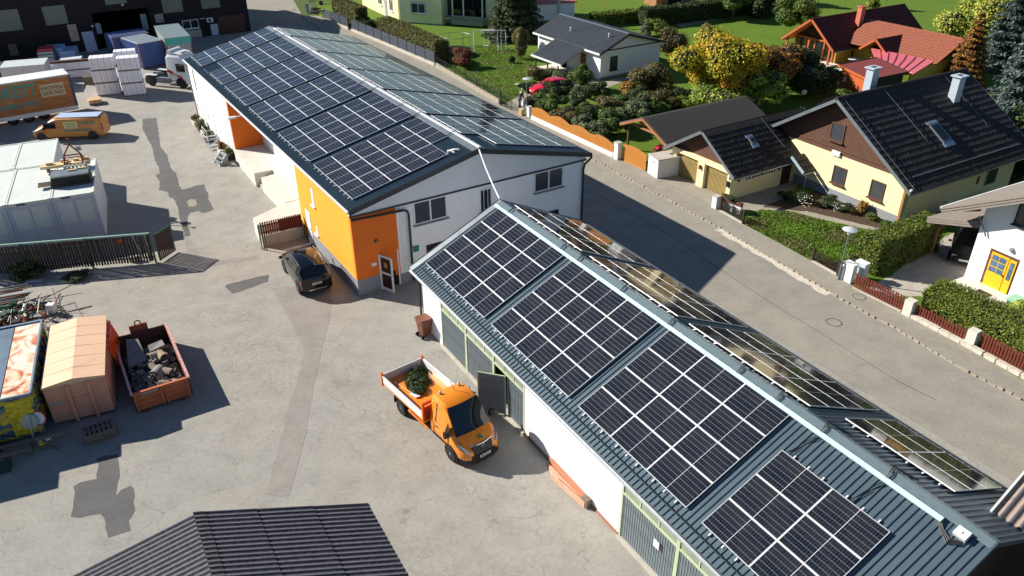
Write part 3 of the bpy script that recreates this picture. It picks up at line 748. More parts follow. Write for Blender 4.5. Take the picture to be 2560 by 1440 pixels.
def gate(t0, t1, leaves, open_leaf=None):
    """a run of door leaves between t0 (near) and t1 (far), each with slats below and panes above"""
    x = -UB - .01; w = (t1 - t0) / leaves
    for k in range(leaves):
        a, e = t0 + k * w, t0 + (k + 1) * w
        gd = empty('garage_door', None, None, (0, 0, 0)); gd.parent = Q
        b = MB()
        b.box(x, x + .08, a, a + .07, .05, 2.72); b.box(x, x + .08, e - .07, e, .05, 2.72)
        b.box(x, x + .08, a + .07, e - .07, 1.92, 2.0); b.box(x, x + .08, a + .07, e - .07, 2.64, 2.72)
        for j in (1, 2): c = a + w * j / 3; b.box(x + .01, x + .07, c - .025, c + .025, 2.0, 2.64)
        b.build('door_frame', MT['gate_green'], gd)
        for j in range(3):
            c0, c1 = a + .07 + (w - .14) * j / 3 + .02, a + .07 + (w - .14) * (j + 1) / 3 - .02
            b = MB(); b.box(x + .03, x + .04, c0, c1, 2.0, 2.64); b.build('pane', MT['gate_glass'], gd)
        def slats(par, length, place):
            n = int(length / .105); pw = length / n; b = MB(); b.box(-.03, .0, .006, pw - .006, .08, 1.92)
            b.box(-.045, -.03, pw * .42, pw * .58, .08, 1.92)
            pr = b.build('slat', MT['gate_grey'], par)
            for i in range(n):
                o = pr if i == 0 else dupe(pr, par)
                o.location = place(i * pw)
        if k == open_leaf:
            slats(gd, 1.2, lambda s: (x + .06, a + .07 + s, 0))
            lf = empty('open_leaf', None, None, (x, a + 1.3, 0), 0); lf.parent = gd
            b = MB(); L_ = 1.15
            for (y0, y1, z0, z1) in ((0, .05, .08, 1.95), (L_ - .05, L_, .08, 1.95), (.05, L_ - .05, .08, .13), (.05, L_ - .05, 1.9, 1.95)): b.box(-.05, .0, y0, y1, z0, z1)
            b.build('leaf_frame', MT['gate_green'], lf)
            n = int((L_ - .1) / .105); pw = (L_ - .1) / n; b = MB(); b.box(-.04, -.01, .005, pw - .005, .13, 1.9); pr = b.build('slat', MT['gate_grey'], lf)
            for i in range(n):
                o = pr if i == 0 else dupe(pr, lf)
                o.location = (0, .05 + i * pw, 0)
            b = MB(); b.box(-.012, .0, .05, L_ - .05, .1, 1.92); b.build('backing', plain('dark_grey_sheet', '#3c454b', .5, .3), lf)
            OPEN_LEAF.append((lf, L_))
        else:
            slats(gd, w - .14, lambda s: (x + .06, a + .07 + s, 0))
            b = MB(); b.box(x + .062, x + .07, a + .07, e - .07, .06, 1.92); b.build('backing', MT['gate_grey'], gd)
OPEN_LEAF = []
gate(14.38, 21.38, 3, 0); gate(.6, 8.48, 3)
lf, L_ = OPEN_LEAF[0]
# hinged at the far jamb of the nearest leaf, swung out about 115 degrees
lf.location = (-UB - .04, 15.67, 0); lf.rotation_euler = (0, 0, RD(43))
qb('door_note', -UB - .07, -UB - .06, 6.55, 6.8, 1.2, 1.5, MT['white_paint'])
b = MB(); b.tube([(-4.48, 23.35, 2.85), (-4.5, 23.4, .2)], .05, 8); b.build('downpipe', MT['anthra'], Q)
# bare galvanised cable duct linking the two ridges
a = wl(O1, 0, -.05, HR1 + .02); e = wl(O2, 0, LB2 + .15, HR2 + .12)
b = MB(); b.tube([a + Vector((0, 0, .0)), a + (e - a) * .35 + Vector((0, 0, -.12)), a + (e - a) * .7 + Vector((0, 0, -.1)), e], .045, 8)
tag(b.build('cable_duct', MT['white_paint']), 'white cable duct slanting between the two solar roofs', 'cable duct')
# ================================================================== LIBRARY: vehicles
MT['chrome'] = plain('chrome', '#d8dadc', .15, .9)
MT['lamp_glass'] = plain('headlamp_glass', '#c9d3da', .08, .2, .8)
MT['tail_red'] = plain('tail_lamp_red', '#a3121a', .15)
MT['plate'] = plain('number_plate_white', '#e6e6e2', .4)
MT['vglass'] = plain('tinted_car_glass', '#10171c', .04, 0, .9)

def text(parent, s, loc, rot, size, mat, name='lettering', ext=.004, align='CENTER', font_scale_x=1.0):
    c = bpy.data.curves.new(name, 'FONT'); c.body = s; c.size = size; c.extrude = ext; c.align_x = align; c.align_y = 'CENTER'
    c.resolution_u = 2; c.offset = size * .022
    o = bpy.data.objects.new(name, c); COL.objects.link(o)
    dg = bpy.context.evaluated_depsgraph_get(); me = bpy.data.meshes.new_from_object(o.evaluated_get(dg))
    bpy.data.objects.remove(o); m = bpy.data.objects.new(name, me); me.materials.clear(); me.materials.append(mat); COL.objects.link(m)
    m.location = loc; m.rotation_euler = rot; m.scale = (font_scale_x, 1, 1)
    if parent: m.parent = parent
    return m

def wheel(parent, x, y, r, w, rim, side=1):
    """axle along y"""
    b = MB(); b.lathe((x, y, r), [(r * .62, -w / 2), (r * .93, -w / 2), (r, -w * .3), (r, w * .3), (r * .93, w / 2), (r * .62, w / 2)], 20, axis='y')
    o = b.build('wheel', MT['rubber'], parent, smooth=False)
    b = MB(); s = side
    b.lathe((x, y, r), [(r * .62, s * w * .30), (r * .60, s * w * .5), (r * .50, s * w * .46), (r * .2, s * w * .40), (r * .16, s * w * .52), (.01, s * w * .52)], 20, axis='y')
    for k in range(5):
        a = 2 * pi * k / 5; b.obox((x + cos(a) * r * .36, y + s * w * .47, r + sin(a) * r * .36), (cos(a) * r * .2, 0, sin(a) * r * .2), (0, w * .03, 0), (-sin(a) * r * .05, 0, cos(a) * r * .05))
    b.build('rim', rim, o)
    b = MB(); b.lathe((x, y - s * w * .02, r), [(r * 1.14, s * w * .42), (r * 1.14, s * w * .47), (.01, s * w * .47)], 20, axis='y')
    return o

def loft(st):
    """st: list of (x, w, zb, zbelt, zroof, wr). Returns verts rings (full, mirrored)"""
    rings = []
    for (x, w, zb, zk, zr, wr) in st:
        half = [(0, zb), (w * .86, zb), (w * .98, zb + .10), (w, (zb + zk) / 2), (w * .965, zk), (wr, zr - (zr - zk) * .12), (wr * .86, zr - .0), (wr * .45, zr + .02), (0, zr + .025)]
        ring = [(x, y, z) for y, z in half] + [(x, -y, z) for y, z in half[-2:0:-1]]
        rings.append(ring)
    return rings
def car_body(parent, st, paint, glass_segs=(), ws=(), name='body', smooth=True, arches=()):
    rings = loft(st); b = MB(); n = len(rings[0]); v = [p for r in rings for p in r]; fs = []
    for i in range(len(rings) - 1):
        for j in range(n):
            fs.append((i * n + j, i * n + (j + 1) % n, (i + 1) * n + (j + 1) % n, (i + 1) * n + j))
    c = [sum(p[k] for p in v) / len(v) for k in range(3)]
    fx = []
    for f in fs:
        q = [Vector(v[i]) for i in f]; nor = (q[1] - q[0]).cross(q[2] - q[0]) + (q[2] - q[0]).cross(q[3] - q[0]); ctr = sum(q, Vector()) / 4
        fx.append(f if nor.dot(ctr - Vector((ctr.x, 0, c[2] * .8))) > 0 or nor.length < 1e-9 else f[::-1])
    b.add(v, fx); b.add(rings[0], [tuple(range(n))]); b.add(rings[-1], [tuple(range(n))[::-1]])
    o = b.build(name, paint, parent, smooth=True); o.data.set_sharp_from_angle(angle=RD(32))
    def pane(quad, nm, off=.008, shr=.10, mat=MT['vglass']):
        q = [Vector(p) for p in quad]; ce = sum(q, Vector()) / 4; nor = (q[1] - q[0]).cross(q[3] - q[0]).normalized()
        if nor.dot(ce - Vector((ce.x if abs(nor.y) > .5 else c[0], 0, .6))) < 0: nor = -nor; q = q[::-1]
        e = [(q[1] - q[0]).normalized(), (q[3] - q[0]).normalized()]
        qq = [p + (ce - p) * shr + nor * off for p in q]
        m = MB(); m.ext(qq, -nor * .01); return m.build(nm, mat, parent)
    for (i, k) in glass_segs:      # side windows between station i and k (left and right)
        for s in (1, -1):
            A = rings[i]; Bq = rings[k]
            def P_(r, j): p = r[j]; return (p[0], s * p[1], p[2])
            pane([P_(A, 4), P_(Bq, 4), P_(Bq, 5), P_(A, 5)], 'side_window', shr=.09)
    for (i, k, nm) in ws:          # windscreen between stations i and k over the full width
        A, Bq = rings[i], rings[k]
        pane([(A[0][0], A[5][1] * .95, A[5][2]), (A[0][0], -A[5][1] * .95, A[5][2]), (Bq[0][0], -Bq[5][1] * .93, Bq[6][2]), (Bq[0][0], Bq[5][1] * .93, Bq[6][2])], nm, off=.03, shr=.05)
    return o
def arch(parent, x, y, r, side, mat):
    b = MB(); n = 12; v = []
    for rr, yy in ((r * 1.02, 0), (r * 1.17, 0)):
        for k in range(n + 1): a = pi * k / n; v.append((x + rr * cos(a), y, r + rr * sin(a) * 1.0))
    b.add(v, [(k, k + 1, k + n + 2, k + n + 1) for k in range(n)]); q = [(x + r * 1.14 * cos(pi * k / n), y - side * .004, r + r * 1.14 * sin(pi * k / n)) for k in range(n + 1)]
    b.poly(q + [(x - r * 1.14, y - side * .004, r * .5), (x + r * 1.14, y - side * .004, r * .5)])
    return b.build('wheel_arch', mat, parent)

# ------------------------------------------------------------------ black estate car beside the orange wall
def suv(label):
    a = -1.0569; base = Vector((-11.97, 36.19, 0)) + Vector((-sin(a), cos(a), 0)) * .80
    t = empty('parked_car', label, 'car', base, a + pi)      # front faces local +x
    P = plain('black_car_paint', '#060709', .12, .0, .4, coat=.5, var=.03)
    # x forward: rear bumper -3.25, front .80
    st = [(-3.27, .58, .50, .78, .92, .50), (-3.22, .76, .36, .95, 1.05, .66), (-3.05, .80, .28, 1.0, 1.12, .68), (-2.82, .82, .26, 1.02, 1.44, .62), (-2.4, .83, .24, 1.0, 1.52, .62), (-1.6, .83, .22, .96, 1.56, .63), (-.95, .83, .22, .94, 1.53, .62),
          (-.55, .83, .22, .92, 1.40, .60), (-.05, .82, .22, .92, 1.0, .66), (.35, .80, .26, .84, .92, .64), (.62, .74, .32, .74, .80, .58), (.78, .56, .38, .62, .66, .45)]
    car_body(t, st, P, glass_segs=((3, 4), (4, 5), (5, 7)), ws=((7, 8, 'windscreen'),))
    b = MB(); b.ext([(-3.13, .60, 1.08), (-3.13, -.60, 1.08), (-2.86, -.55, 1.42), (-2.86, .55, 1.42)], (-.02, 0, .01)); b.build('rear_window', MT['vglass'], t)
    for s in (1, -1):
        b = MB(); b.tube([(-2.6, s * .60, 1.54), (-2.3, s * .62, 1.60), (-1.4, s * .63, 1.64), (-.95, s * .62, 1.59), (-.85, s * .61, 1.54)], .025, 6); b.build('roof_rail', MT['chrome'], t)
        b = MB(); b.tube([(-2.9, s * .80, 1.03), (-2.2, s * .82, .99), (-1.2, s * .825, .96), (-.2, s * .81, .94)], .012, 5); b.build('window_trim', MT['chrome'], t)
        b = MB(); b.obox((-3.14, s * .66, .86), (.08, 0, .01), (0, s * .12, 0), (0, 0, .075)); b.build('tail_light', MT['tail_red'], t)
        b = MB(); b.obox((-3.235, s * .50, .86), (.02, 0, 0), (0, .055, 0), (0, 0, .05)); b.build('reversing_light', MT['lamp_glass'], t)
        b = MB(); b.obox((.60, s * .58, .68), (.1, s * -.05, 0), (.02, s * .13, 0), (0, 0, .06)); b.build('headlight', MT['lamp_glass'], t)
        b = MB(); b.obox((-.15, s * .93, .98), (.06, 0, 0), (0, .09, 0), (0, 0, .06)); b.build('wing_mirror', P, t)
        for x in (0.0, -2.58): wheel(t, x, s * .74, .335, .2, MT['chrome'], s); arch(t, x, s * .835, .335, s, MT['black_plastic'])
    b = MB(); b.obox((-3.27, 0, .72), (.012, 0, 0), (0, .24, 0), (0, 0, .055)); pl = b.build('number_plate', MT['plate'], t)
    text(pl, 'W 2745 K', (-3.285, 0, .72), (RD(90), 0, RD(-90)), .085, MT['black_plastic'])
    b = MB(); b.bar((-3.29, -.45, .42), (-3.29, .45, .42), .05, .06); b.build('bumper_trim', MT['chrome'], t)
    b = MB(); b.tube([(-2.55, .05, 1.57), (-2.75, .05, 1.72)], .012, 4); b.build('aerial', MT['black_plastic'], t)
    b = MB(); b.ext([(-3.0, .02, 1.1), (-2.98, .3, 1.12), (-2.98, .3, 1.14), (-3.0, .02, 1.12)], (0, 0, .01)); b.build('rear_wiper', MT['black_plastic'], t)
    return t
suv('black estate car with silver roof rails parked beside the orange wall')

# ------------------------------------------------------------------ orange tipper truck
def tipper():
    a = -.90154; o0 = Vector((-4.34, 24.49, 0)) + Vector((-sin(a), cos(a), 0)) * .80
    t = empty('tipper_truck', 'orange tipper truck with white bed sides parked before the garage doors', 'truck', o0, a)
    OP = plain('orange_truck_paint', '#f6911e', .22, 0, .5, coat=.8, var=.04); OD = plain('orange_bed_paint', '#ee7d22', .45, var=.15)
    WP = dirty('white_bed_side', '#dfe1e3', .4, .15, 3, .02)
    # cab, x forward, front axle at 3.42
    st = [(2.0, .80, .42, 1.15, 2.05, .66), (2.35, .84, .40, 1.15, 2.12, .70), (2.75, .86, .38, 1.12, 2.10, .70), (3.02, .87, .36, 1.10, 1.98, .68), (3.20, .87, .34, 1.08, 1.70, .69), (3.42, .88, .32, 1.06, 1.36, .72), (3.62, .88, .30, 1.02, 1.14, .74),
          (3.86, .86, .30, .92, 1.02, .74), (4.06, .80, .30, .78, .86, .70), (4.20, .70, .30, .64, .70, .60), (4.26, .58, .32, .52, .56, .48)]
    car_body(t, st, OP, glass_segs=((1, 4),), ws=(), name='cab')
    # windscreen: one big curved pane
    b = MB(); pts = []
    for (x, w, z) in ((2.99, .66, 2.03), (3.24, .70, 1.72), (3.47, .73, 1.38), (3.66, .76, 1.165)):
        for k in range(9):
            y = -w + 2 * w * k / 8; pts.append((x + .06 * (1 - (k / 4 - 1) ** 2), y, z + .02))
    b.add(pts, [(i * 9 + k, (i + 1) * 9 + k, (i + 1) * 9 + k + 1, i * 9 + k + 1) for i in range(3) for k in range(8)])
    o = b.build('windscreen', MT['vglass'], t, smooth=True)
    b = MB(); b.obox((3.52, -.1, 1.38), (.09, 0, -.12), (0, .14, 0), (.01, 0, .008)); b.build('paper_on_dash', plain('blue_paper', '#5f93c9', .5), t)
    for s in (1, -1):
        # side window wedge to mirror
        b = MB(); b.ext([(3.10, s * .872, 1.14), (3.50, s * .885, 1.12), (3.22, s * .79, 1.62)], (0, s * .012, 0)); b.build('quarter_window', MT['vglass'], t)
        b = MB(); b.obox((3.40, s * 1.02, 1.28), (.06, 0, 0), (0, .10, 0), (0, 0, .13)); b.obox((3.36, s * .93, 1.18), (.03, 0, 0), (0, .06, 0), (0, 0, .03)); b.build('wing_mirror', MT['black_plastic'], t)
        b = MB(); b.ext([(3.78, s * .80, .99), (4.0, s * .72, .93), (4.19, s * .56, .72), (4.15, s * .62, .62), (3.92, s * .80, .80)], (.035, s * .045, .02)); b.build('headlight', MT['lamp_glass'], t)
        b = MB(); b.obox((2.52, s * .872, 1.02), (.06, 0, 0), (0, .012, 0), (0, 0, .018)); b.build('door_handle', MT['black_plastic'], t)
        b = MB(); b.obox((2.72, s * .885, .62), (.42, 0, 0), (0, .014, 0), (0, 0, .045)); b.build('side_moulding', MT['black_plastic'], t)
        b = MB(); b.box(2.27, 2.275, s * .84, s * .868, .5, 1.9); b.box(3.26, 3.265, s * .86, s * .892, .62, 1.12); b.build('door_seam', MT['black_plastic'], t)
        for x, yy in ((3.42, .80), (0.0, .82)):
            wheel(t, x, s * yy, .335, .22, MT['galv'], s)
        arch(t, 3.42, s * .888, .34, s, MT['black_plastic'])
        b = MB(); b.box(-.42, .42, s * .66, s * .95, .66, .70); b.box(-.44, -.42, s * .66, s * .95, .35, .7); b.build('mudguard', MT['black_plastic'], t)
    b = MB(); b.add([(3.92, -.80, .56), (4.20, -.66, .56), (4.30, -.4, .56), (4.32, 0, .56), (4.30, .4, .56), (4.20, .66, .56), (3.92, .80, .56),
                     (3.92, -.86, .24), (4.24, -.70, .22), (4.34, -.4, .22), (4.36, 0, .22), (4.34, .4, .22), (4.24, .70, .22), (3.92, .86, .24)],
                    [(i, i + 7, i + 8, i + 1) for i in range(6)] + [(0, 1, 2, 3, 4, 5, 6)]); b.build('front_bumper', MT['black_plastic'], t)
    b = MB(); b.ext([(4.12, -.44, .84), (4.27, -.40, .56), (4.27, .40, .56), (4.12, .44, .84)], (.03, 0, .015)); b.build('grille', MT['black_plastic'], t)
    b = MB(); b.tube([(4.09, -.47, .88), (4.15, -.2, .87), (4.17, 0, .865), (4.15, .2, .87), (4.09, .47, .88)], .022, 6); b.build('grille_bar', MT['chrome'], t)
    b = MB(); n = 16; ring = [Vector((4.235, .075 * cos(2 * pi * k / n), .80 + .075 * sin(2 * pi * k / n))) for k in range(n)]
    for k in range(n): b.bar(ring[k], ring[(k + 1) % n], .018, .02)
    b.bar((4.24, -.10, .80), (4.24, .10, .80), .016, .02); b.build('badge', MT['chrome'], t)
    b = MB(); b.obox((4.345, .02, .46), (.01, 0, 0), (0, .23, 0), (0, 0, .055)); pl = b.build('number_plate', MT['plate'], t)
    text(pl, 'BN 418 H', (4.358, .02, .46), (RD(90), 0, RD(90)), .085, MT['black_plastic'])
    # coat of arms on the bonnet: green and yellow shield
    gm = plain('shield_green', '#2f8f4a', .4); ym = plain('shield_yellow', '#e7c62e', .4); bm = plain('shield_blue', '#2a6fb0', .4)
    cshield = Vector((3.98, .10, 1.0))
    nx = Vector((.42, 0, .9)).normalized(); ux = Vector((.9, 0, -.42)).normalized(); uy = Vector((0, 1, 0))
    def sh_(pts, mat, off, nm='shield'):
        b = MB(); b.ext([cshield + ux * p[0] + uy * p[1] + nx * off for p in pts], nx * .006); return b.build(nm, mat, t)
    sh_([(-.11, -.10), (.02, -.10), (.09, -.06), (.13, 0), (.09, .06), (.02, .10), (-.11, .10)], ym, .0)
    sh_([(-.09, -.08), (.02, -.08), (.05, -.03), (-.09, .04)], gm, .007, 'shield_field'); sh_([(.0, .0), (.09, -.03), (.05, .06), (-.02, .07)], bm, .008, 'shield_field')
    # chassis and bed
    b = MB(); b.box(-1.0, 2.1, -.38, -.28, .42, .6); b.box(-1.0, 2.1, .28, .38, .42, .6); b.box(.6, 1.5, -.8, -.45, .3, .62); b.build('chassis', MT['black_plastic'], t)
    b = MB()
    for s in (1, -1): b.bar((.5, s * .86, .5), (1.9, s * .86, .5), .04, .08); 
    b.build('side_guard', OD, t)
    bed = MB(); bed.box(-1.25, 1.85, -.96, .96, .80, .88); bed.build('bed_floor', OP, t)
    for s in (1, -1):
        b = MB(); b.box(-1.25, 1.72, s * .93, s * .965, .88, 1.22); b.box(-1.25, 1.72, s * .965, s * .985, 1.17, 1.23); b.build('side_board', WP, t)
        b = MB(); b.box(-1.31, -1.22, s * .91, s * 1.0, .72, 1.34); b.box(1.72, 1.80, s * .90, s * .99, .8, 1.62); b.build('corner_post', OD, t)
    b = MB(); b.box(-1.29, -1.255, -.92, .92, .86, 1.22); b.build('tailboard', WP, t)
    b = MB(); b.box(1.74, 1.80, -.92, .92, .88, 1.42); b.bar((1.77, -.96, 1.60), (1.77, .96, 1.60), .09, .08); b.bar((1.77, -.95, 1.42), (1.77, .95, 1.42), .05, .05); b.build('headboard', plain('deep_orange_steel', '#b8441f', .5), t)
    for y in (-.42, .42):
        b = MB(); b.cyl((2.2, y, 2.12), .06, .05, 12); b.lathe((2.2, y, 2.17), [(.055, 0), (.05, .05), (.02, .075)], 12); b.build('roof_beacon', plain('clear_beacon', '#d9c2b0', .15), t)
    b = MB(); b.tube([(2.4, .1, 2.14), (2.2, .05, 2.5)], .012, 4); b.build('aerial', MT['black_plastic'], t)
    return t
TR = tipper()

# ------------------------------------------------------------------ orange delivery van
def van():
    t = empty('delivery_van', 'wood-patterned orange delivery van with pale roof parked beside the lorry trailer', 'van', (-35.33, 56.79, 0), .1104)
    # local: front at x=-.75, rear 4.75; near side y=0, far side y 1.75
    WM = wood('van_wood_print', '#dd9a4c', '#a35f26', .35, (.8, 7, 7), 1.6)
    t2 = bpy.data.objects.new('body_frame', None)
    bpy.data.objects.remove(t2)
    st = [(4.72, .80, .30, 1.05, 1.62, .70), (4.55, .86, .26, 1.05, 1.70, .76), (3.2, .88, .24, 1.05, 1.72, .78), (1.4, .88, .24, 1.03, 1.72, .78), (.95, .88, .24, 1.0, 1.62, .74), (.45, .87, .24, .98, 1.30, .74), (.12, .86, .24, .96, 1.06, .74), (-.3, .82, .26, .86, .92, .70), (-.62, .70, .30, .66, .72, .56), (-.74, .5, .34, .52, .56, .4)]
    st = [(x, w, zb, zk, zr, wr) for x, w, zb, zk, zr, wr in st]
    sub = empty('van_body', None, None, (0, .86, 0)); sub.parent = t; 
    body = car_body(sub, st, WM, glass_segs=((4, 5),), ws=((5, 6, 'windscreen'),))
    b = MB(); b.box(.35, 1.25, -.895, -.875, 1.0, 1.48); b.build('side_window', MT['vglass'], sub)
    b = MB(); b.box(1.25, 4.5, -.62, .62, 1.745, 1.77); b.build('roof_sheet', plain('pale_blue_roof', '#b9c9e6', .4), sub)
    for s in (1, -1):
        b = MB(); b.obox((-.56, s * .58, .68), (.12, s * .06, 0), (0, .12, 0), (0, 0, .08)); b.build('headlight', MT['lamp_glass'], sub)
        b = MB(); b.box(4.70, 4.76, s * .66, s * .80, .7, 1.2); b.build('tail_light', MT['tail_red'], sub)
        b = MB(); b.obox((.35, s * 1.0, 1.05), (.05, 0, 0), (0, .09, 0), (0, 0, .1)); b.build('wing_mirror', MT['black_plastic'], sub)
        for x in (.0, 3.9): wheel(sub, x, s * .78, .33, .2, MT['black_plastic'], s)
        for x in (.0, 3.9): arch(sub, x, s * .888, .33, s, MT['black_plastic'])
    b = MB(); b.box(1.9, 2.95, -.905, -.895, .98, 1.50); b.build('sign_panel', plain('pale_yellow_print', '#ddd38f', .5), sub)
    te = plain('teal_print', '#2b8f86', .5); gr = plain('grey_print', '#8a8576', .5)
    text(sub, 'WOHN:', (2.42, -.909, 1.32), (RD(90), 0, 0), .24, gr, 'lettering'); text(sub, 'GESUND', (2.42, -.909, 1.12), (RD(90), 0, 0), .2, gr, 'lettering')
    t.scale = (.95, .95, .97)
    text(sub, 'PARKETT', (3.75, -.9, 1.34), (RD(90), 0, 0), .27, te, 'lettering'); text(sub, 'IST UNSERE WELT', (2.9, -.9, .80), (RD(90), 0, 0), .26, te, 'lettering')
van()

# ------------------------------------------------------------------ curtain-sided lorry trailer
def trailer():
    a = RD(39.6) + RD(.0)
    t = empty('lorry_trailer', 'long box trailer printed with planks and large teal lettering', 'trailer', (-35.7, 63.5, 0), RD(36.6))
    PR = wood('plank_print', '#c98a4e', '#8a5128', .5, (.5, 1, 6), 1.4)
    L0, H0, H1, Wd = -13.6, .75, 3.25, 2.35
    b = MB(); b.box(L0, 0, 0, Wd, H0, H1); b.build('box_body', PR, t)
    b = MB(); b.box(L0, 0, .04, Wd - .04, H1, H1 + .04); b.build('roof_sheet', MT['offwhite'], t)
    b = MB(); b.box(L0, 0, -.03, .05, H1 - .05, H1 + .07); b.box(-.05, .03, -.03, Wd, H1 - .04, H1 + .06); b.build('roof_rail', MT['galv'], t)
    b = MB(); b.box(-.12, .04, -.035, .06, H0, H1); b.box(-.12, .04, Wd - .06, Wd + .03, H0, H1); b.build('corner_post', plain('blue_post', '#3b4a78', .5), t)
    b = MB(); b.box(.0, .05, .06, Wd - .06, H0, H1 - .04); b.build('rear_door', plain('blue_grey_door', '#4c5a86', .5), t)
    b = MB(); b.box(L0, 0, -.03, .02, H0 - .32, H0); b.build('side_skirt', MT['offwhite'], t)
    for x in (-2.6, -3.7, -4.8): wheel(t, x, .16, .45, .3, MT['galv'], -1)
    te = plain('teal_letters', '#2f9c93', .5); br = plain('brown_letters', '#8c6a49', .5)
    text(t, 'PARKETT', (-4.6, -.012, 2.5), (RD(90), 0, 0), 1.25, te, 'lettering', font_scale_x=.78)
    text(t, 'IST UNSERE WELT', (-4.6, -.012, 1.45), (RD(90), 0, 0), .52, te, 'lettering')
    b = MB(); b.box(-2.35, -.62, -.012, -.004, 1.80, 2.78); b.build('sign_panel', plain('pale_print', '#d2c39a', .6), t)
    text(t, 'WOHN:', (-1.48, -.02, 2.45), (RD(90), 0, 0), .46, br, 'lettering'); text(t, 'GESUND', (-1.48, -.02, 2.06), (RD(90), 0, 0), .40, br, 'lettering')
trailer()

# ------------------------------------------------------------------ white lorry tractor unit
def tractor():
    f = Vector((-29.76, 70.76, 0)); r = Vector((-33.01, 71.79, 0)); a = math.atan2(f.y - r.y, f.x - r.x)
    t = empty('lorry_tractor', 'white lorry tractor unit with red and yellow stripe at the workshop corner', 'lorry', r, a)
    WP = plain('white_lorry_paint', '#e9ecee', .25, coat=.5, var=.05)
    Wd = 2.3; y0 = -.1
    sub = empty('cab_group', None, None, (0, Wd / 2 + y0, 0)); sub.parent = t
    st = [(2.05, 1.08, .85, 1.6, 2.75, .96), (2.3, 1.12, .8, 1.6, 2.95, 1.0), (3.3, 1.14, .6, 1.6, 2.9, 1.02), (3.9, 1.14, .42, 1.6, 2.62, 1.02), (4.25, 1.12, .4, 1.5, 2.2, 1.0), (4.45, 1.05, .4, 1.2, 1.35, .95)]
    car_body(sub, st, WP, glass_segs=(), ws=((3, 4, 'windscreen'),), name='cab')
    b = MB(); b.ext([(2.1, -.85, 2.8), (2.1, .85, 2.8), (2.25, .8, 3.3), (2.25, -.8, 3.3)], (.25, 0, 0)); b.ext([(2.3, -.75, 3.05), (2.3, .75, 3.05), (3.5, .75, 2.9), (3.5, -.75, 2.9)], (0, 0, .12)); b.build('roof_fairing', WP, sub)
    b = MB(); b.box(3.0, 3.55, -.35, .35, 3.0, 3.05); b.build('roof_hatch', MT['vglass'], sub)
    for s in (1, -1):
        b = MB(); b.box(3.15, 4.05, s * 1.135, s * 1.15, 1.55, 2.25); b.build('side_window', MT['vglass'], sub)
        b = MB(); b.box(2.2, 4.2, s * 1.145, s * 1.155, .85, 1.5); b.build('door_panel', WP, sub)
        for x in (.0, 3.4): wheel(sub, x, s * .95, .47, .3, MT['galv'], s); arch(sub, x, s * 1.16, .47, s, MT['black_plastic'])
        b = MB(); b.box(.65, 2.1, s * .75, s * 1.1, .35, .85); b.build('side_tank', MT['galv'], sub)
        b = MB(); b.box(-.6, .6, s * .7, s * 1.12, .98, 1.03); b.build('mudguard', WP, sub)
    s = -1
    for (x0, x1, z0, z1, c) in ((2.15, 2.75, 1.35, 1.75, '#c8202a'), (2.7, 3.2, 1.15, 1.45, '#d8b32a'), (3.2, 3.7, .95, 1.3, '#c8202a')):
        b = MB(); b.ext([(x0, -1.157, z1), (x1, -1.157, z1 - .22), (x1, -1.157, z0 - .1), (x0, -1.157, z0 + .12)], (0, -.008, 0)); b.build('stripe', plain('stripe_' + c[1:], c, .4), sub)
    b = MB(); b.box(-.8, 2.3, -.45, -.33, .6, .85); b.box(-.8, 2.3, .33, .45, .6, .85); b.cyl((.2, 0, .86), .45, .06, 16); b.build('chassis', MT['black_plastic'], sub)
    b = MB(); b.box(4.4, 4.5, -1.1, 1.1, .3, .75); b.build('front_bumper', WP, sub)
tractor()

def simple_car(label, loc, rz, col, name='parked_car', scale=.93, rough=.18):
    t = empty(name, label, 'car', loc, rz); P = plain('car_paint_' + name + str(len(bpy.data.objects)), col, rough, .1, .5, coat=.9, var=.04)
    st = [(-2.05, .55, .42, .68, .74, .45), (-1.95, .78, .30, .86, .94, .62), (-1.7, .83, .24, .90, 1.22, .58), (-1.2, .84, .22, .90, 1.40, .60), (-.3, .84, .22, .88, 1.44, .60), (.3, .84, .22, .86, 1.36, .58), (.95, .83, .22, .86, .92, .66), (1.5, .80, .24, .78, .84, .62), (1.85, .72, .3, .64, .68, .55), (2.0, .5, .36, .52, .55, .4)]
    car_body(t, st, P, glass_segs=((2, 3), (3, 4), (4, 5)), ws=((5, 6, 'windscreen'), (3, 1, 'rear_window')))
    for s in (1, -1):
        for x in (1.25, -1.25): wheel(t, x, s * .74, .31, .19, MT['galv'], s); arch(t, x, s * .845, .31, s, MT['black_plastic'])
        b = MB(); b.obox((1.82, s * .56, .60), (.08, -s * .04, 0), (0, .12, 0), (0, 0, .06)); b.build('headlight', MT['lamp_glass'], t)
        b = MB(); b.obox((-1.98, s * .62, .74), (.05, 0, 0), (0, .1, 0), (0, 0, .08)); b.build('tail_light', MT['tail_red'], t)
        b = MB(); b.obox((.62, s * .93, .92), (.05, 0, 0), (0, .08, 0), (0, 0, .05)); b.build('wing_mirror', P, t)
    b = MB(); b.obox((1.99, 0, .46), (.02, 0, 0), (0, .24, 0), (0, 0, .055)); b.build('number_plate', MT['plate'], t)
    t.scale = (scale,) * 3
    return t
simple_car('red car half hidden behind the bushes at the drive', (3.5, 68.2, .08), RD(196), '#d4122c')
simple_car('dark car standing in the shade of the carport', (24.6, 37.6, .08), RD(238), '#1b1d22')
simple_car('dark blue car left of the orange van, mostly hidden', (-38.6, 53.6, 0), RD(190), '#20304c')
simple_car('black car before the hall, left of the white air conditioner', (-29.2, 83.6, 0), RD(60), '#121316')
simple_car('black car before the hall doors, right behind the roof corner', (-26.4, 85.4, 0), RD(60), '#17181c')
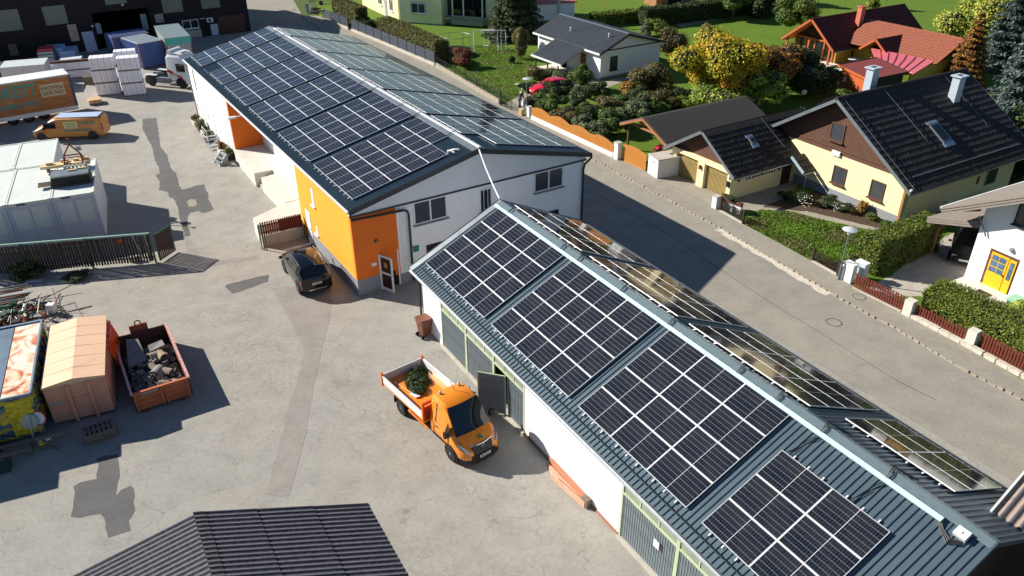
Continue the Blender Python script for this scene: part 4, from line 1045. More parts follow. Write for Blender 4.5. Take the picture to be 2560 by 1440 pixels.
# ================================================================== YARD THINGS
def cbox(parent, name, x0, x1, y0, y1, z0, z1, mat):
    b = MB(); b.box(x0, x1, y0, y1, z0, z1); return b.build(name, mat, parent)
# ------------------------------------------------------------------ white site containers
SA = RD(23.5); SO = Vector((-23.36, 40.62, 0)); sd_, sn_ = Vector((cos(SA), sin(SA), 0)), Vector((-sin(SA), cos(SA), 0))
MT['cont_roof'] = dirty('dusty_white_container_roof', '#d9e0da', .5, .16, .8, .05, dark=.8)
MT['cont_wall'] = dirty('pale_grey_container_wall', '#c6cfda', .5, .12, 1.2, .04, dark=.8)
MT['lumber_plastic'] = MT['cont_wall']
def site_container(u, n, w, d, h, label, group='white site containers'):
    t = empty('site_container', label, 'container', SO + sd_ * u + sn_ * n, SA, group)
    cbox(t, 'body', -w + .02, -.02, .02, d - .02, .12, h - .08, MT['cont_wall'])
    cbox(t, 'roof', -w + .06, -.06, .06, d - .06, h - .08, h - .03, MT['cont_roof'])
    b = MB()
    for x in (-w, -.12):
        for y in (0, d - .12): b.box(x, x + .12, y, y + .12, 0, h - .14)
    b.build('corner_post', MT['cont_wall'], t)
    b = MB(); b.box(-w, 0, 0, .10, h - .14, h); b.box(-w, 0, d - .1, d, h - .14, h); b.box(-w, -w + .08, .1, d - .1, h - .14, h); b.box(-.08, 0, .1, d - .1, h - .14, h)
    b.box(-w, 0, 0, .1, .0, .16); b.box(-.08, 0, .1, d, .0, .16); b.build('frame', MT['cont_roof'], t)
    if n < 1:
        for k in range(2):
            x0 = -w + .22 + k * (w - .34) / 2; x1 = x0 + (w - .34) / 2 - .14
            b = MB(); b.box(x0, x1, -.012, .02, 1.15, h - .32); b.build('wall_panel', MT['cont_roof'], t)
            b = MB(); b.box(x0, x1, -.010, .02, .28, 1.05); b.build('wall_panel', MT['cont_wall'], t)
        b = MB(); b.box(-w + .5, -w + .95, -.02, .0, h - .13, h - .06); b.build('forklift_slot', MT['black_plastic'], t)
    for k in (0, 1):   # corner castings
        b = MB(); b.box(-.14 if k else -w, 0 if k else -w + .14, -.01, .12, h, h + .03); b.build('corner_casting', MT['cont_roof'], t)
    return t
site_container(0, 0, 2.17, 5.8, 2.74, 'white site container carrying stacked timber on its roof, nearest the yard')
site_container(-2.19, -.02, 2.17, 5.8, 2.74, 'white site container in the front row, left of the one with timber')
site_container(-4.38, -.04, 2.17, 5.8, 2.74, 'white site container cut by the left picture edge in the front row')
site_container(-6.57, -.06, 2.17, 5.8, 2.74, 'white site container beyond the left picture edge')
site_container(-2.35, 5.86, 2.17, 5.0, 2.74, 'white site container in the back row, at its right end')
site_container(-4.54, 5.86, 2.17, 5.0, 2.74, 'white site container in the back row, second from its right end')
site_container(-6.73, 5.86, 2.17, 5.0, 2.74, 'white site container in the back row beside the left picture edge')
# timber and panels on the container roof
def L3(u, n, z): return SO + sd_ * u + sn_ * n + Vector((0, 0, z))
zt = 2.76
def onroof(name, label, cat, u, n, z, group=None): return empty(name, label, cat, L3(u, n, z), SA, group)
t = onroof('timber_beam', 'pale timber beam stack lying on the container roof, rear', 'timber', -2.85, 4.55, zt + .22)
t.rotation_euler = (0, 0, SA + RD(-2)); cbox(t, 'beam', 0, 2.65, -.32, .0, .0, .16, MT['timber']); cbox(t, 'beam', .05, 2.65, .01, .32, .0, .14, MT['timber'])
for x in (.3, 1.2, 2.3): cbox(t, 'bearer', x, x + .1, -.35, .35, -.22, 0, MT['pallet'])
for (x, y, w_) in ((.3, .0, .38), (1.05, .28, .42), (1.25, -.1, .25), (2.2, .25, .4), (1.75, .2, .3)):
    cbox(t, 'offcut', x, x + w_, y - .1, y + .06, .16, .28, MT['timber'])
t = onroof('formwork_stack', 'stack of grey formwork panels on the container roof, front', 'formwork panels', -2.2, 1.5, zt)
for k in range(5):
    cbox(t, 'panel', .02 * k, 2.1 - .02 * k, .0 + .04 * k, 1.25 - .03 * k, .04 + k * .115, .04 + k * .115 + .09, MT['black_plastic'] if k < 4 else MT['galv'])
for k in range(4): cbox(t, 'bundle_bar', -.65, .1, .1 + k * .14, .17 + k * .14, .1, .16 + .02 * k, MT['pallet'])
for (x, y) in ((.95, .75), (1.45, .9)): cbox(t, 'offcut', x, x + .45, y, y + .14, .59, .66, MT['timber'])
for k in range(6):
    o = cbox(t, 'clamp', .75 + k * .2, .87 + k * .2, 1.28, 1.5, .45, .72, MT['alu_dull']); 
cbox(t, 'rod', .35, .8, 1.36, 1.4, .5, .54, MT['rust'])
t = onroof('lifting_frame', 'rusty lifting frame standing over the timber', 'lifting frame', -1.05, 4.3, zt + .3)
b = MB()
for s in (-1, 1):
    b.tube([(s * .45, .2, 0), (s * .45, .2, .5), (0, .2, 1.15)], .045, 6); b.tube([(s * .6, .5, 0), (s * .45, .2, .5)], .04, 6); b.tube([(s * .5, -.35, 0), (s * .45, .2, .5)], .04, 6)
b.tube([(-.45, .2, .5), (.45, .2, .5)], .04, 6); b.tube([(-.45, .2, .35), (.45, .2, .35)], .03, 6); b.tube([(0, .2, 1.1), (0, .2, 1.4)], .03, 6); b.obox((0, .2, 1.45), (.06, 0, 0), (0, .06, 0), (0, 0, .06))
b.build('frame', MT['rust'], t); cbox(t, 'motor', .28, .55, .12, .4, .72, .95, MT['galv'])

# ------------------------------------------------------------------ boarded fence with green top rail
FP0, FP1 = Vector((-26.89, 35.95, 0)), Vector((-19.1, 37.35, 0)); fa = math.atan2(FP1.y - FP0.y, FP1.x - FP0.x)
MT['old_board'] = wood('weathered_dark_board', '#4c3526', '#2a1d16', .85, (10, 10, 1)); MT['green_steel'] = plain('green_painted_steel', '#2f5a45', .45)
t = empty('board_fence', 'weathered board fence with pale green top rail before the containers', 'fence', FP1, fa)
n = 66; b = MB(); b.box(-.05, .05, -.012, .012, .12, 1.66); pr = b.build('board', MT['old_board'], t)
for i in range(n):
    o = pr if i == 0 else dupe(pr, t)
    o.location = (-.25 - i * .142, 0, random.uniform(-.02, .02)); o.rotation_euler = (random.uniform(-.01, .01), random.uniform(-.012, .012), 0); o.scale = (random.uniform(.85, 1.1), 1, 1)
b = MB(); b.bar((-9.6, 0, 1.76), (-.1, 0, 1.76), .09, .07); b.build('top_rail', plain('pale_green_rail', '#9fc3b0', .4), t)
b = MB(); b.bar((-9.6, .04, .35), (-.1, .04, .35), .05, .06); b.bar((-9.6, .04, 1.3), (-.1, .04, 1.3), .05, .06); b.build('rail', MT['green_steel'], t)
for x in (-9.4, -6.4, -3.3, -.12): cbox(t, 'post', x - .04, x + .04, -.05, .05, 0, 1.78, MT['green_steel'])
b = MB(); b.bar((-.95, -.04, 1.72), (-.62, -.04, .1), .05, .04); b.bar((-.35, -.04, 1.7), (-.3, -.04, .1), .05, .04); b.build('brace', MT['galv'], t)
cbox(t, 'red_sign', -1.75, -1.5, -.03, -.013, 1.35, 1.55, plain('faded_red_sign', '#b5452f', .6))
t = empty('gate_leaf', 'green steel gate leaf folded back at the fence end', 'gate', FP1 + Vector((.1, .0, 0)), fa + RD(62))
b = MB(); b.box(0, 1.3, -.02, .02, 1.6, 1.66); b.box(0, 1.3, -.02, .02, .1, .16); b.box(0, .05, -.02, .02, .1, 1.66); b.box(1.25, 1.3, -.02, .02, .1, 1.66); b.build('frame', MT['green_steel'], t)
pr = None
for k in range(9):
    if pr is None: pr = cbox(t, 'board', .0, .1, .02, .035, .15, 1.6, MT['old_board']); pr.location = (.08, 0, 0)
    else: dupe(pr, t, (.08 + k * .13, 0, 0))
t.rotation_euler = (0, 0, fa + RD(62))
for k, (px, py) in enumerate(((332, 655), (347, 652))):
    c = G(px, py); t = empty('canister', ('left' if k == 0 else 'right') + ' one of two white canisters at the foot of the board fence', 'canister', c, fa, 'white canisters by the fence')
    b = MB(); b.box(-.12, .12, -.1, .1, 0, .34); b.build('body', MT['white_paint'], t, bevel=.03); b = MB(); b.cyl((0, 0, .34), .04, .05, 8); b.build('cap', MT['white_paint'], t)
c = G(85, 703); t = empty('plank', 'pale board lying on the asphalt left of the fence', 'board', c, .15); cbox(t, 'board', -.4, .4, -.1, .1, 0, .05, MT['cont_wall'])

# ------------------------------------------------------------------ red brown picket fence at the ramp
def lp(O, u, t, z=0): return wl(O, u, t, z)
t = empty('picket_fence', 'red brown picket fence on a grey wall beside the loading ramp', 'fence', (*wl(O1, -9.35, 8.2).xy, 0), O1[2])
cbox(t, 'base_wall', 0, 2.38, 0, .15, 0, .68, MT['concrete'])
pr = cbox(t, 'picket', 0, .085, -.03, .0, .70, 1.5, MT['fence_brown'])
for k in range(1, 19): dupe(pr, t, (k * .126, 0, random.uniform(-.01, .01)))
b = MB(); b.box(0, 2.36, 0, .04, .85, .92); b.box(0, 2.36, 0, .04, 1.25, 1.32); b.build('rail', MT['fence_brown'], t)
cbox(t, 'board_panel', 1.05, 2.3, .0, .02, .72, 1.42, MT['fence_brown'])
t = empty('gate_post', 'dark green gate posts at the end of the picket fence', 'gate post', (*wl(O1, -9.45, 8.0).xy, 0), O1[2])
for k in range(3): cbox(t, 'post', -.05 + k * .09, .0 + k * .09, -.05 - .12 * k, .0 - .12 * k, 0, 1.55, MT['green_steel'])
t = empty('metal_doormat', 'black chevron grating leaning against the orange wall foot', 'grating', (*wl(O1, -6.99, 4.2).xy, 0), O1[2])
b = MB()
for k in range(16):
    y = k * .17; b.bar((-.42, y, .02), (-.02, y + .12, .03), .03, .02); b.bar((-.02, y + .12, .03), (-.0, y + .12, .2), .03, .02)
b.build('bars', MT['black_plastic'], t)

# ------------------------------------------------------------------ roll-off containers
MT['salmon'] = dirty('faded_orange_steel', '#dfa084', .55, .28, .9, .06, dark=.7); MT['salmon_top'] = dirty('faded_orange_lid', '#ecc3a0', .6, .2, .6, .05, dark=.8)
MT['brick_orange'] = dirty('rusty_orange_steel', '#c8714c', .6, .45, 1.6, .1, dark=.45)
OA = RD(23.27)
t = empty('roll_off_container', 'closed orange roll-off container with pale ridged lid', 'container', (-15.92, 24.7, 0), OA)
w, d, h = 2.15, 4.7, 1.78
b = MB(); b.box(-w, 0, 0, d, .12, h); b.build('body', MT['salmon'], t)
b = MB(); b.ext([(-w - .04, -.04, h), (.04, -.04, h), (.04, -.04, h + .06), (-w / 2, -.04, h + .22), (-w - .04, -.04, h + .06)], (0, d + .08, 0)); b.build('lid', MT['salmon_top'], t)
b = MB()
for y in (.8, 1.6, 2.4, 3.2, 4.0): b.bar((-w, y, h + .065), (-w / 2, y, h + .225), .05, .01); b.bar((0, y, h + .065), (-w / 2, y, h + .225), .05, .01)
b.build('lid_seams', MT['salmon_top'], t)
for x in (-w * .62, -w * .28):
    b = MB(); b.bar((x, -.06, .05), (x, -.06, h), .12, .1); b.build('door_post', MT['salmon'], t)
b = MB(); b.box(-w * .58, -w * .32, -.04, .0, 1.02, 1.1); b.build('lock_bar', MT['salmon'], t)
cbox(t, 'label_strip', -w + .05, -w + .62, -.008, 0, .98, 1.08, plain('grey_label', '#a6a3a6', .6))
for k in range(9): cbox(t, 'side_rib', 0, .07, .25 + k * .52, .35 + k * .52, .12, h - .05, MT['salmon'])
for k in range(9): dupe(t.children[-1], t, (-w - .07, -k * .52, 0)) if k else None
for x in (-w * .7, -w * .25): cbox(t, 'skid', x, x + .12, 0, d, 0, .12, MT['rust'])
# orange loading mesh hanging on its side
t = empty('warning_barrier', 'bright orange mesh leaning on the closed container side', 'barrier', Vector((-15.92, 24.7, 0)) + Vector((cos(OA), sin(OA), 0)) * .1 + Vector((-sin(OA), cos(OA), 0)) * 2.2, OA)
OM = plain('signal_orange_plastic', '#ff5a12', .4); b = MB()
for k in range(12): b.bar((.0, .1 + k * .2, 1.62), (.2, .1 + k * .2, .7), .05, .05)
b.build('mesh_bar', OM, t); b = MB(); b.bar((.02, 0, 1.6), (.02, 2.4, 1.6), .06, .06); b.bar((.2, 0, .75), (.2, 2.4, .75), .06, .06); b.build('edge_bar', OM, t)

KA = RD(31.55)
t = empty('skip', 'open rusty orange skip filled with grey rubble', 'skip', (-13.13, 25.68, 0), KA); w, d, h = 2.2, 4.7, .98
SK = MT['brick_orange']; IN = dirty('dirty_skip_inside', '#5d4038', .8, .5, 3, .2)
cbox(t, 'floor', -w + .05, -.05, .05, d - .05, .12, .2, IN)
for nm, x0, x1, y0, y1 in (('side_wall', -w, -w + .06, 0, d), ('side_wall', -.06, 0, 0, d), ('end_wall', -w + .06, -.06, 0, .06), ('end_wall', -w + .06, -.06, d - .06, d)):
    cbox(t, nm, x0, x1, y0, y1, .12, h, SK if nm == 'end_wall' and y0 == 0 else IN)
b = MB(); b.box(-w - .03, -w + .07, -.03, d, h - .06, h + .03); b.box(-.07, .03, -.03, d, h - .06, h + .03); b.build('rim', plain('worn_pink_rim', '#d6a39a', .5, .1, var=.4), t)
b = MB(); b.box(-w + .07, -.07, -.04, .06, h - .08, h + .01); b.build('rim', SK, t)
for x in (-w + .1, -1.12, -.95, -.14): cbox(t, 'door_post', x - .04, x + .04, -.06, .0, .1, h - .08, SK)
for z in (.32, .55, .76): cbox(t, 'door_rib', -w + .15, -.15, -.025, 0, z, z + .03, SK)
cbox(t, 'label_strip', -w + .35, -w + 1.0, -.035, -.026, .82, .90, plain('grey_label', '#a6a3a6', .6))
for x in (-w + .3, -.5): cbox(t, 'skid', x, x + .15, -.05, d, 0, .12, MT['rust'])
b = MB(); b.box(-w * .5 - .38, -w * .5 + .36, d, d + .1, .7, 1.3); hb = b.build('hook_plate', plain('rusty_red_plate', '#a2553f', .7, var=.4), t)
b = MB(); b.tube([(-w * .5 - .12, d + .05, 1.3), (-w * .5 - .1, d + .05, 1.45), (-w * .5, d + .05, 1.5), (-w * .5 + .1, d + .05, 1.45), (-w * .5 + .12, d + .05, 1.3)], .03, 6); b.build('hook_bow', MT['rust'], t)
# rubble: many broken pieces of concrete, slabs and curved pipe shards
RUB = [dirty('grey_rubble', '#8f8d8c', .95, .4, 4, .4), dirty('dark_rubble', '#5b5c62', .95, .4, 4, .4), dirty('warm_rubble', '#a0927f', .95, .4, 4, .4)]
rp = []
for k in range(6):
    r = random.Random(40 + k); b = MB(); v = []
    for z in (-1, 1):
        for q in range(6):
            a = q * pi / 3 + r.uniform(-.3, .3); rr = r.uniform(.7, 1.1); v.append((cos(a) * rr * .5, sin(a) * rr * .5, z * .5 * r.uniform(.6, 1.1)))
    b.add(v, [(5, 4, 3, 2, 1, 0), (6, 7, 8, 9, 10, 11)] + [(q, (q + 1) % 6, (q + 1) % 6 + 6, q + 6) for q in range(6)])
    rp.append(b)
rub = empty('rubble', 'heap of broken grey concrete lying in the open skip', 'rubble', (-13.13, 25.68, 0), KA)
protos = [rp[k].build('concrete_lump', RUB[k % 3], rub) for k in range(6)]
for k in range(230):
    o = protos[k] if k < 6 else dupe(protos[k % 6], rub)
    x = random.uniform(-w + .18, -.18); y = random.uniform(.2, 3.75); hgt = .28 + .42 * math.exp(-((x + w * .45) ** 2) / .9) * (.5 + .5 * sin(min(y / 3.9, 1) * pi)) 
    s = random.uniform(.14, .36); o.location = (x, y, hgt * random.uniform(.75, 1.05)); o.rotation_euler = [random.uniform(-.8, .8) for _ in range(2)] + [random.uniform(0, 6)]
    o.scale = (s, s * random.uniform(.7, 1.2), s * random.uniform(.45, .9))
b = MB(); b.ext([(-w + .2, 2.5, .6), (-w + .95, 2.6, .68), (-w + .9, 3.9, 1.0), (-w + .45, 4.1, 1.02)], (.03, .0, .07)); b.build('concrete_slab', RUB[0], rub)
b = MB(); b.ext([(-w + 1.2, 3.1, .72), (-w + 1.85, 3.2, .78), (-w + 1.8, 3.65, .8), (-w + 1.2, 3.5, .8)], (0, 0, .06)); b.build('concrete_slab', RUB[0], rub)
def shard(cx, cy, cz, r, Ln, a0, a1, rz, mat):
    b = MB(); v = []; n = 8
    for rr in (r, r * .86):
        for x in (-Ln / 2, Ln / 2):
            for k in range(n + 1): a = a0 + (a1 - a0) * k / n; v.append((x, rr * cos(a), rr * sin(a)))
    m = n + 1; f = []
    for k in range(n): f += [(k, k + 1, m + k + 1, m + k), (2 * m + k, 3 * m + k, 3 * m + k + 1, 2 * m + k + 1), (k, 2 * m + k, 2 * m + k + 1, k + 1), (m + k, m + k + 1, 3 * m + k + 1, 3 * m + k)]
    f += [(0, m, 3 * m, 2 * m), (n, 2 * m + n, 3 * m + n, m + n)]
    b.add(v, f); o = b.build('pipe_shard', mat, rub); o.location = (cx, cy, cz); o.rotation_euler = (random.uniform(-.2, .2), random.uniform(-.2, .2), rz); return o
shard(-.85, 2.75, .62, .26, .6, .1, 3.3, .3, RUB[2]); shard(-.62, 2.6, .66, .22, .5, -.5, 2.6, 1.9, RUB[2]); shard(-1.0, 1.45, .66, .26, .55, .2, 2.9, .9, RUB[0]); shard(-.7, 1.35, .62, .22, .5, .4, 3.2, 2.4, RUB[2]); shard(-.95, .62, .55, .2, .4, .4, 3.2, 2.9, RUB[2])

# rusty, painted container at the left edge
MT['rusty_top'] = (lambda t: (t.col(t.ramp(t.noise(.75, 5, .6, dist=1.2), [(.3, '#8a3f28'), (.42, '#c45c31'), (.5, '#e8c09a'), (.58, '#f3ead9'), (.68, '#d9825a'), (.8, '#9a3a30')])), t.m)[1])(NT('rust_and_white_paint', .45))
MT['graffiti'] = (lambda t: (t.col(t.ramp(t.noise(.9, 3, .5, t.mapped((1, 1, 2.0)), dist=1.5), [(.38, '#22303f'), (.47, '#3f6a86'), (.53, '#c9b02a'), (.62, '#e0c832'), (.7, '#26262a')])), t.m)[1])(NT('graffiti_paint', .5))
t = empty('painted_container', 'battered container with rust-stained roof and yellow and blue graffiti sides', 'container', (-15.92 - 2.44 * cos(OA) + .5 * sin(OA), 24.7 - 2.44 * sin(OA) - .5 * cos(OA), 0), OA)
cbox(t, 'body', -2.3, 0, .0, 5.6, .2, 1.95, MT['graffiti']); 
b = MB(); b.box(-1.0, -.04, .06, 5.5, 1.95, 2.0); b.build('roof_sheet', MT['rusty_top'], t)
b = MB(); b.box(-2.26, -1.04, .06, 5.5, 1.95, 2.0); b.build('roof_sheet', dirty('blue_grey_roof_paint', '#6d8296', .4, .5, 1.0, .03, dark=.5), t)
b = MB(); b.box(-2.3, 0, 0, .06, 1.9, 2.06); b.box(-2.3, 0, 5.5, 5.6, 1.9, 2.06); b.box(-.05, .02, .06, 5.5, 1.92, 2.06); b.build('roof_frame', dirty('blue_grey_frame', '#7d94ab', .5, .5, 3, .03), t)
cbox(t, 'door_panel', -.95, -.1, -.03, .0, .3, 1.85, plain('yellow_graffiti', '#d8c52a', .5, var=.5))
for k in range(10): cbox(t, 'side_rib', 0, .05, .3 + k * .53, .45 + k * .53, .25, 1.85, MT['graffiti'])
# unseen container added beyond picture edge to throw the long shadow
t = empty('unseen_container', 'tall dark unseen container added beyond the left picture edge', 'container', (-15.92 - 5.3 * cos(OA) + .2 * sin(OA), 24.7 - 5.3 * sin(OA) - .2 * cos(OA), 0), OA)
cbox(t, 'body', -2.3, 0, -.4, 5.6, .1, 2.7, MT['rust'])
t = empty('storage_rack', 'low rack with beams and scrap in front of the painted container', 'rack', G(60, 1140), OA)
for y in (.35, -.15): cbox(t, 'beam', -1.9, .35, y, y + .1, .28, .38, MT['pallet'])
for x in (-1.6, -.6, .2): cbox(t, 'leg', x, x + .08, -.15, .45, 0, .28, MT['pallet'])
cbox(t, 'glass_pane', -1.6, -1.1, .5, .56, .1, 1.1, MT['cont_wall']); t.children[-1].rotation_euler = (RD(-18), 0, 0)
cbox(t, 'crate', -.75, -.35, -.75, -.3, 0, .25, plain('green_crate', '#1f4a3c', .6)); cbox(t, 'cabinet', -1.2, -.8, .6, .9, .0, .7, MT['brown_dark'])
# traffic sign and plates
t = empty('traffic_sign', 'round red-rimmed traffic sign leaning against the painted container', 'sign', G(108, 1105), OA + RD(-20))
b = MB(); b.lathe((0, 0, 1.0), [(.30, -.01), (.30, .01), (.01, .012)], 28, axis='y'); b.build('rim', plain('sign_red', '#b0202a', .4), t)
b = MB(); b.lathe((0, -.012, 1.0), [(.25, -.008), (.01, -.009)], 28, axis='y'); b.build('face', MT['white_paint'], t)
b = MB(); b.tube([(0, .03, 1.25), (0, .03, 0)], .03, 6); b.build('post', MT['galv'], t)
t.rotation_euler = (RD(-14), 0, OA + RD(-20))
t = empty('traffic_disc', 'round grey back of a sign beside the red-rimmed one', 'sign', G(84, 1112), OA + RD(-20)); b = MB(); b.lathe((0, 0, .95), [(.31, -.01), (.31, .01), (.01, .01)], 28, axis='y'); b.build('plate', MT['galv'], t)
b = MB(); b.bar((.05, -.02, 1.25), (.05, -.02, .0), .06, .03); b.build('post', MT['alu_dull'], t); t.rotation_euler = (RD(-16), 0, OA + RD(-20))
t = empty('sign_plate', 'small white and yellow plate leaning below the round signs', 'sign', G(112, 1118), OA); b = MB(); b.box(-.22, .22, -.02, 0, .25, .45); b.build('plate', MT['white_paint'], t); b = MB(); b.box(-.2, .2, -.02, 0, .08, .25); b.build('plate', plain('yellow_plate', '#d8c52a', .5), t); t.rotation_euler = (RD(-20), RD(15), OA)
t = empty('trestle', 'wooden cross trestle on the ground by the painted container', 'trestle', G(125, 1120), OA)
b = MB(); b.bar((-.3, 0, .02), (.35, .3, .35), .07, .05); b.build('leg', MT['pallet'], t); b = MB(); b.bar((-.3, .3, .35), (.3, -.2, .02), .07, .05); b.build('leg', MT['pallet'], t); b = MB(); b.bar((-.4, .2, .4), (.55, .25, .4), .12, .12); b.build('beam', MT['pallet'], t)
def pallet(label, loc, rz, layers=1, group='pallets', mat=None, cat='pallet'):
    t = empty('pallet', label, cat, loc, rz, group); mat = mat or MT['pallet']
    for l in range(layers):
        z = l * .14
        pr = cbox(t, 'board', -.36, .36, -.55, -.46, z + .11, z + .13, mat)
        for k in range(1, 7): dupe(pr, t, (0, k * .165, 0))
        for x in (-.36, -.05, .26): cbox(t, 'bearer', x, x + .1, -.55, .54, z + .0, z + .11, mat)
    return t
pallet('dark wooden pallets stacked beside the closed orange container', (*G(252, 1090).xy, 0), OA + RD(100), 3)
# scrap heap
sc = empty('scrap_heap', 'tangled heap of metal scrap, rods and boxes behind the containers', 'scrap heap', (*G(70, 790).xy, 0), 0)
r = random.Random(5); pm = [MT['black_plastic'], MT['rust'], MT['galv'], MT['green_steel']]
for k in range(70):
    a = r.uniform(0, pi); x, y = r.gauss(0, .8), r.gauss(0, .7); Ln = r.uniform(.4, 1.5); z = max(.03, .45 - .25 * math.hypot(x, y)) * r.uniform(.2, 1.2)
    b = MB(); b.tube([(x - cos(a) * Ln / 2, y - sin(a) * Ln / 2, z), (x + cos(a) * Ln / 2, y + sin(a) * Ln / 2, z + r.uniform(-.1, .35))], r.uniform(.012, .03), 5); b.build('rod', pm[k % 4], sc)
for k in range(26):
    x, y = r.gauss(0, .7), r.gauss(0, .6); s = r.uniform(.1, .3); b = MB(); b.obox((x, y, .15 + r.uniform(0, .25)), (s, r.uniform(-.1, .1), 0), (0, s * .6, r.uniform(-.1, .1)), (0, 0, s * .35)); b.build('scrap_piece', pm[r.randrange(4)], sc)
cbox(sc, 'white_box', .95, 1.3, .05, .35, .1, .55, MT['white_paint'])
b = MB(); b.tube([(1.2, .1, .05), (1.5, -.15, .12), (1.9, -.1, .1), (1.95, .1, .06), (1.75, .05, .03)], .02, 5); b.tube([(1.35, .7, .8), (1.5, .3, .1)], .02, 5); b.build('bent_rod', MT['pallet'], sc)
for k in range(10):
    b = MB(); b.bar((-2.6 + r.uniform(-.3, .3), .2 + k * .12, .2 + .05 * k), (-.6 + r.uniform(-.3, .3), .9 + k * .1, .3 + .05 * k), .12, .03); b.build('sheet_strip', pm[k % 3], sc)

# ------------------------------------------------------------------ brown wheelie bin
t = empty('wheelie_bin', 'brown wheelie bin standing at the white garage corner', 'bin', (*G(1063, 838).xy, 0), O2[2] + RD(100)); BM = plain('brown_bin_plastic', '#7a4a3a', .5)
b = MB(); b.add([(-.2, -.2, .08), (.2, -.2, .08), (.2, .22, .08), (-.2, .22, .08), (-.27, -.28, .9), (.27, -.28, .9), (.27, .3, .9), (-.27, .3, .9)], [(3, 2, 1, 0), (4, 5, 6, 7), (0, 1, 5, 4), (1, 2, 6, 5), (2, 3, 7, 6), (3, 0, 4, 7)]); b.build('body', BM, t, bevel=.02)
b = MB(); b.ext([(-.29, -.3, .9), (.29, -.3, .9), (.29, .34, .96), (-.29, .34, .96)], (0, 0, .05)); b.build('lid', BM, t, bevel=.015)
b = MB(); b.tube([(-.22, .38, .9), (.22, .38, .9)], .02, 6); b.build('handle', BM, t)
for s in (-1, 1): b = MB(); b.lathe((s * .22, .27, .1), [(.1, -.03), (.1, .03)], 12, axis='x'); b.build('wheel', MT['rubber'], t)
# wooden trough leaning along the white garage wall
t = empty('plank_trough', 'pale reddish plank trough lying along the white garage wall', 'boards', (*wl(O2, -4.45, 12.5).xy, 0), O2[2]); PK = dirty('reddish_planks', '#d8ac92', .85, .3, 2, .1)
b = MB(); b.bar((-.42, -.7, .12), (-.22, -2.45, .12), .04, .24); b.build('side_board', PK, t); b = MB(); b.bar((-.04, 0, .16), (-.03, -2.5, .16), .04, .32); b.build('side_board', dirty('red_plank', '#c08468', .85, .3, 2, .1), t)
b = MB(); b.ext([(-.1, .05, .03), (-.42, -.7, .03), (-.22, -2.4, .03), (-.06, -2.4, .03)], (0, 0, .04)); b.build('bottom_board', PK, t); b = MB(); b.bar((-.22, -2.4, .2), (-.02, -2.4, .2), .3, .34); b.build('end_board', MT['pallet'], t)
# planters, plants' pots and steps at the white workshop wall
t = empty('metal_steps', 'grey metal steps standing at the dock end', 'steps', (*wl(O1, -7.5, 22.2).xy, 0), O1[2] + RD(8))
for k in range(3): cbox(t, 'tread', -.75 + .24 * k, -.5 + .24 * k, 0, .95, .2 + .22 * k, .24 + .22 * k, MT['galv'])
b = MB()
for y in (-.02, .97): b.ext([(-.78, y, 0), (-.05, y, 0), (-.05, y, .72), (-.12, y, .76)], (0, .03, 0))
b.build('side_plate', MT['galv'], t); b = MB(); b.tube([(-.7, .95, .3), (-.7, .95, 1.2), (-.1, .95, 1.6)], .02, 5); b.build('handrail', MT['white_paint'], t)
t = empty('wall_ladder_stand', 'white tubular stair landing at the workshop wall', 'stair', (*wl(O1, -7.0, 25.6).xy, 0), O1[2]); b = MB()
for (x, y) in ((-.1, 0), (-1.0, 0), (-1.0, 1.3), (-.1, 1.3)): b.tube([(x, y, 0), (x, y, 1.5)], .02, 5)
for z in (.9, 1.5): b.tube([(-.1, 0, z), (-1.0, 0, z), (-1.0, 1.3, z)], .018, 5)
b.build('railing', MT['white_paint'], t)
for k in range(4): cbox(t, 'tread', -1.0, -.1, .1 + k * .3, .35 + k * .3, .15 + k * .18, .19 + k * .18, MT['galv'])
# ================================================================== DARK HALL, GOODS, CONTAINERS (upper left)
HO = G(622, 78); HA = .5596
hall = empty('timber_hall', 'dark brown boarded hall with open gateway at the upper left', 'hall', (HO.x, HO.y, 0), HA)
MT['hall_board'] = wood('black_brown_boards', '#2b2227', '#1c171b', .85, (12, 12, 1)); MT['fibre_win'] = streak('corrugated_light_sheet', '#77867d', '#4d5a55', 2, .4, 2.5, 10)
cbox(hall, 'wall', -34, -16.0, 0, .25, 0, 6.2, MT['hall_board']); cbox(hall, 'wall', -10.4, .3, 0, .25, 0, 6.2, MT['hall_board']); cbox(hall, 'wall', -16.0, -10.4, 0, .25, 3.72, 6.2, MT['hall_board'])
cbox(hall, 'side_wall', .05, .3, .25, 18, 0, 6.2, MT['hall_board'])
pr = cbox(hall, 'batten', -.02, .02, -.02, 0, .0, 6.2, MT['hall_board']); pr.location = (-25, 0, 0)
for k in range(1, 84):
    x = -25 + k * .3
    if -16.0 < x < -10.4: continue
    dupe(pr, hall, (x, 0, 0))
b = MB(); b.ext([(-34, -.6, 6.1), (1.0, -.6, 6.1), (1.0, 9, 8.6), (-34, 9, 8.6)], (0, 0, .15)); b.ext([(-34, 9, 8.6), (1.0, 9, 8.6), (1.0, 18.5, 6.1), (-34, 18.5, 6.1)], (0, 0, .15)); b.build('roof', MT['anthra'], hall)
cbox(hall, 'inside_floor', -16, -10.4, .25, 12, 0, .02, MT['dark']); cbox(hall, 'back_wall', -16.2, -10.2, 12, 12.2, 0, 4, MT['dark']); cbox(hall, 'inner_wall', -16.2, -16.0, .25, 12, 0, 4, MT['dark']); cbox(hall, 'inner_wall', -10.4, -10.2, .25, 12, 0, 4, MT['dark']); cbox(hall, 'ceiling', -16.2, -10.2, .25, 12, 4, 4.1, MT['dark'])
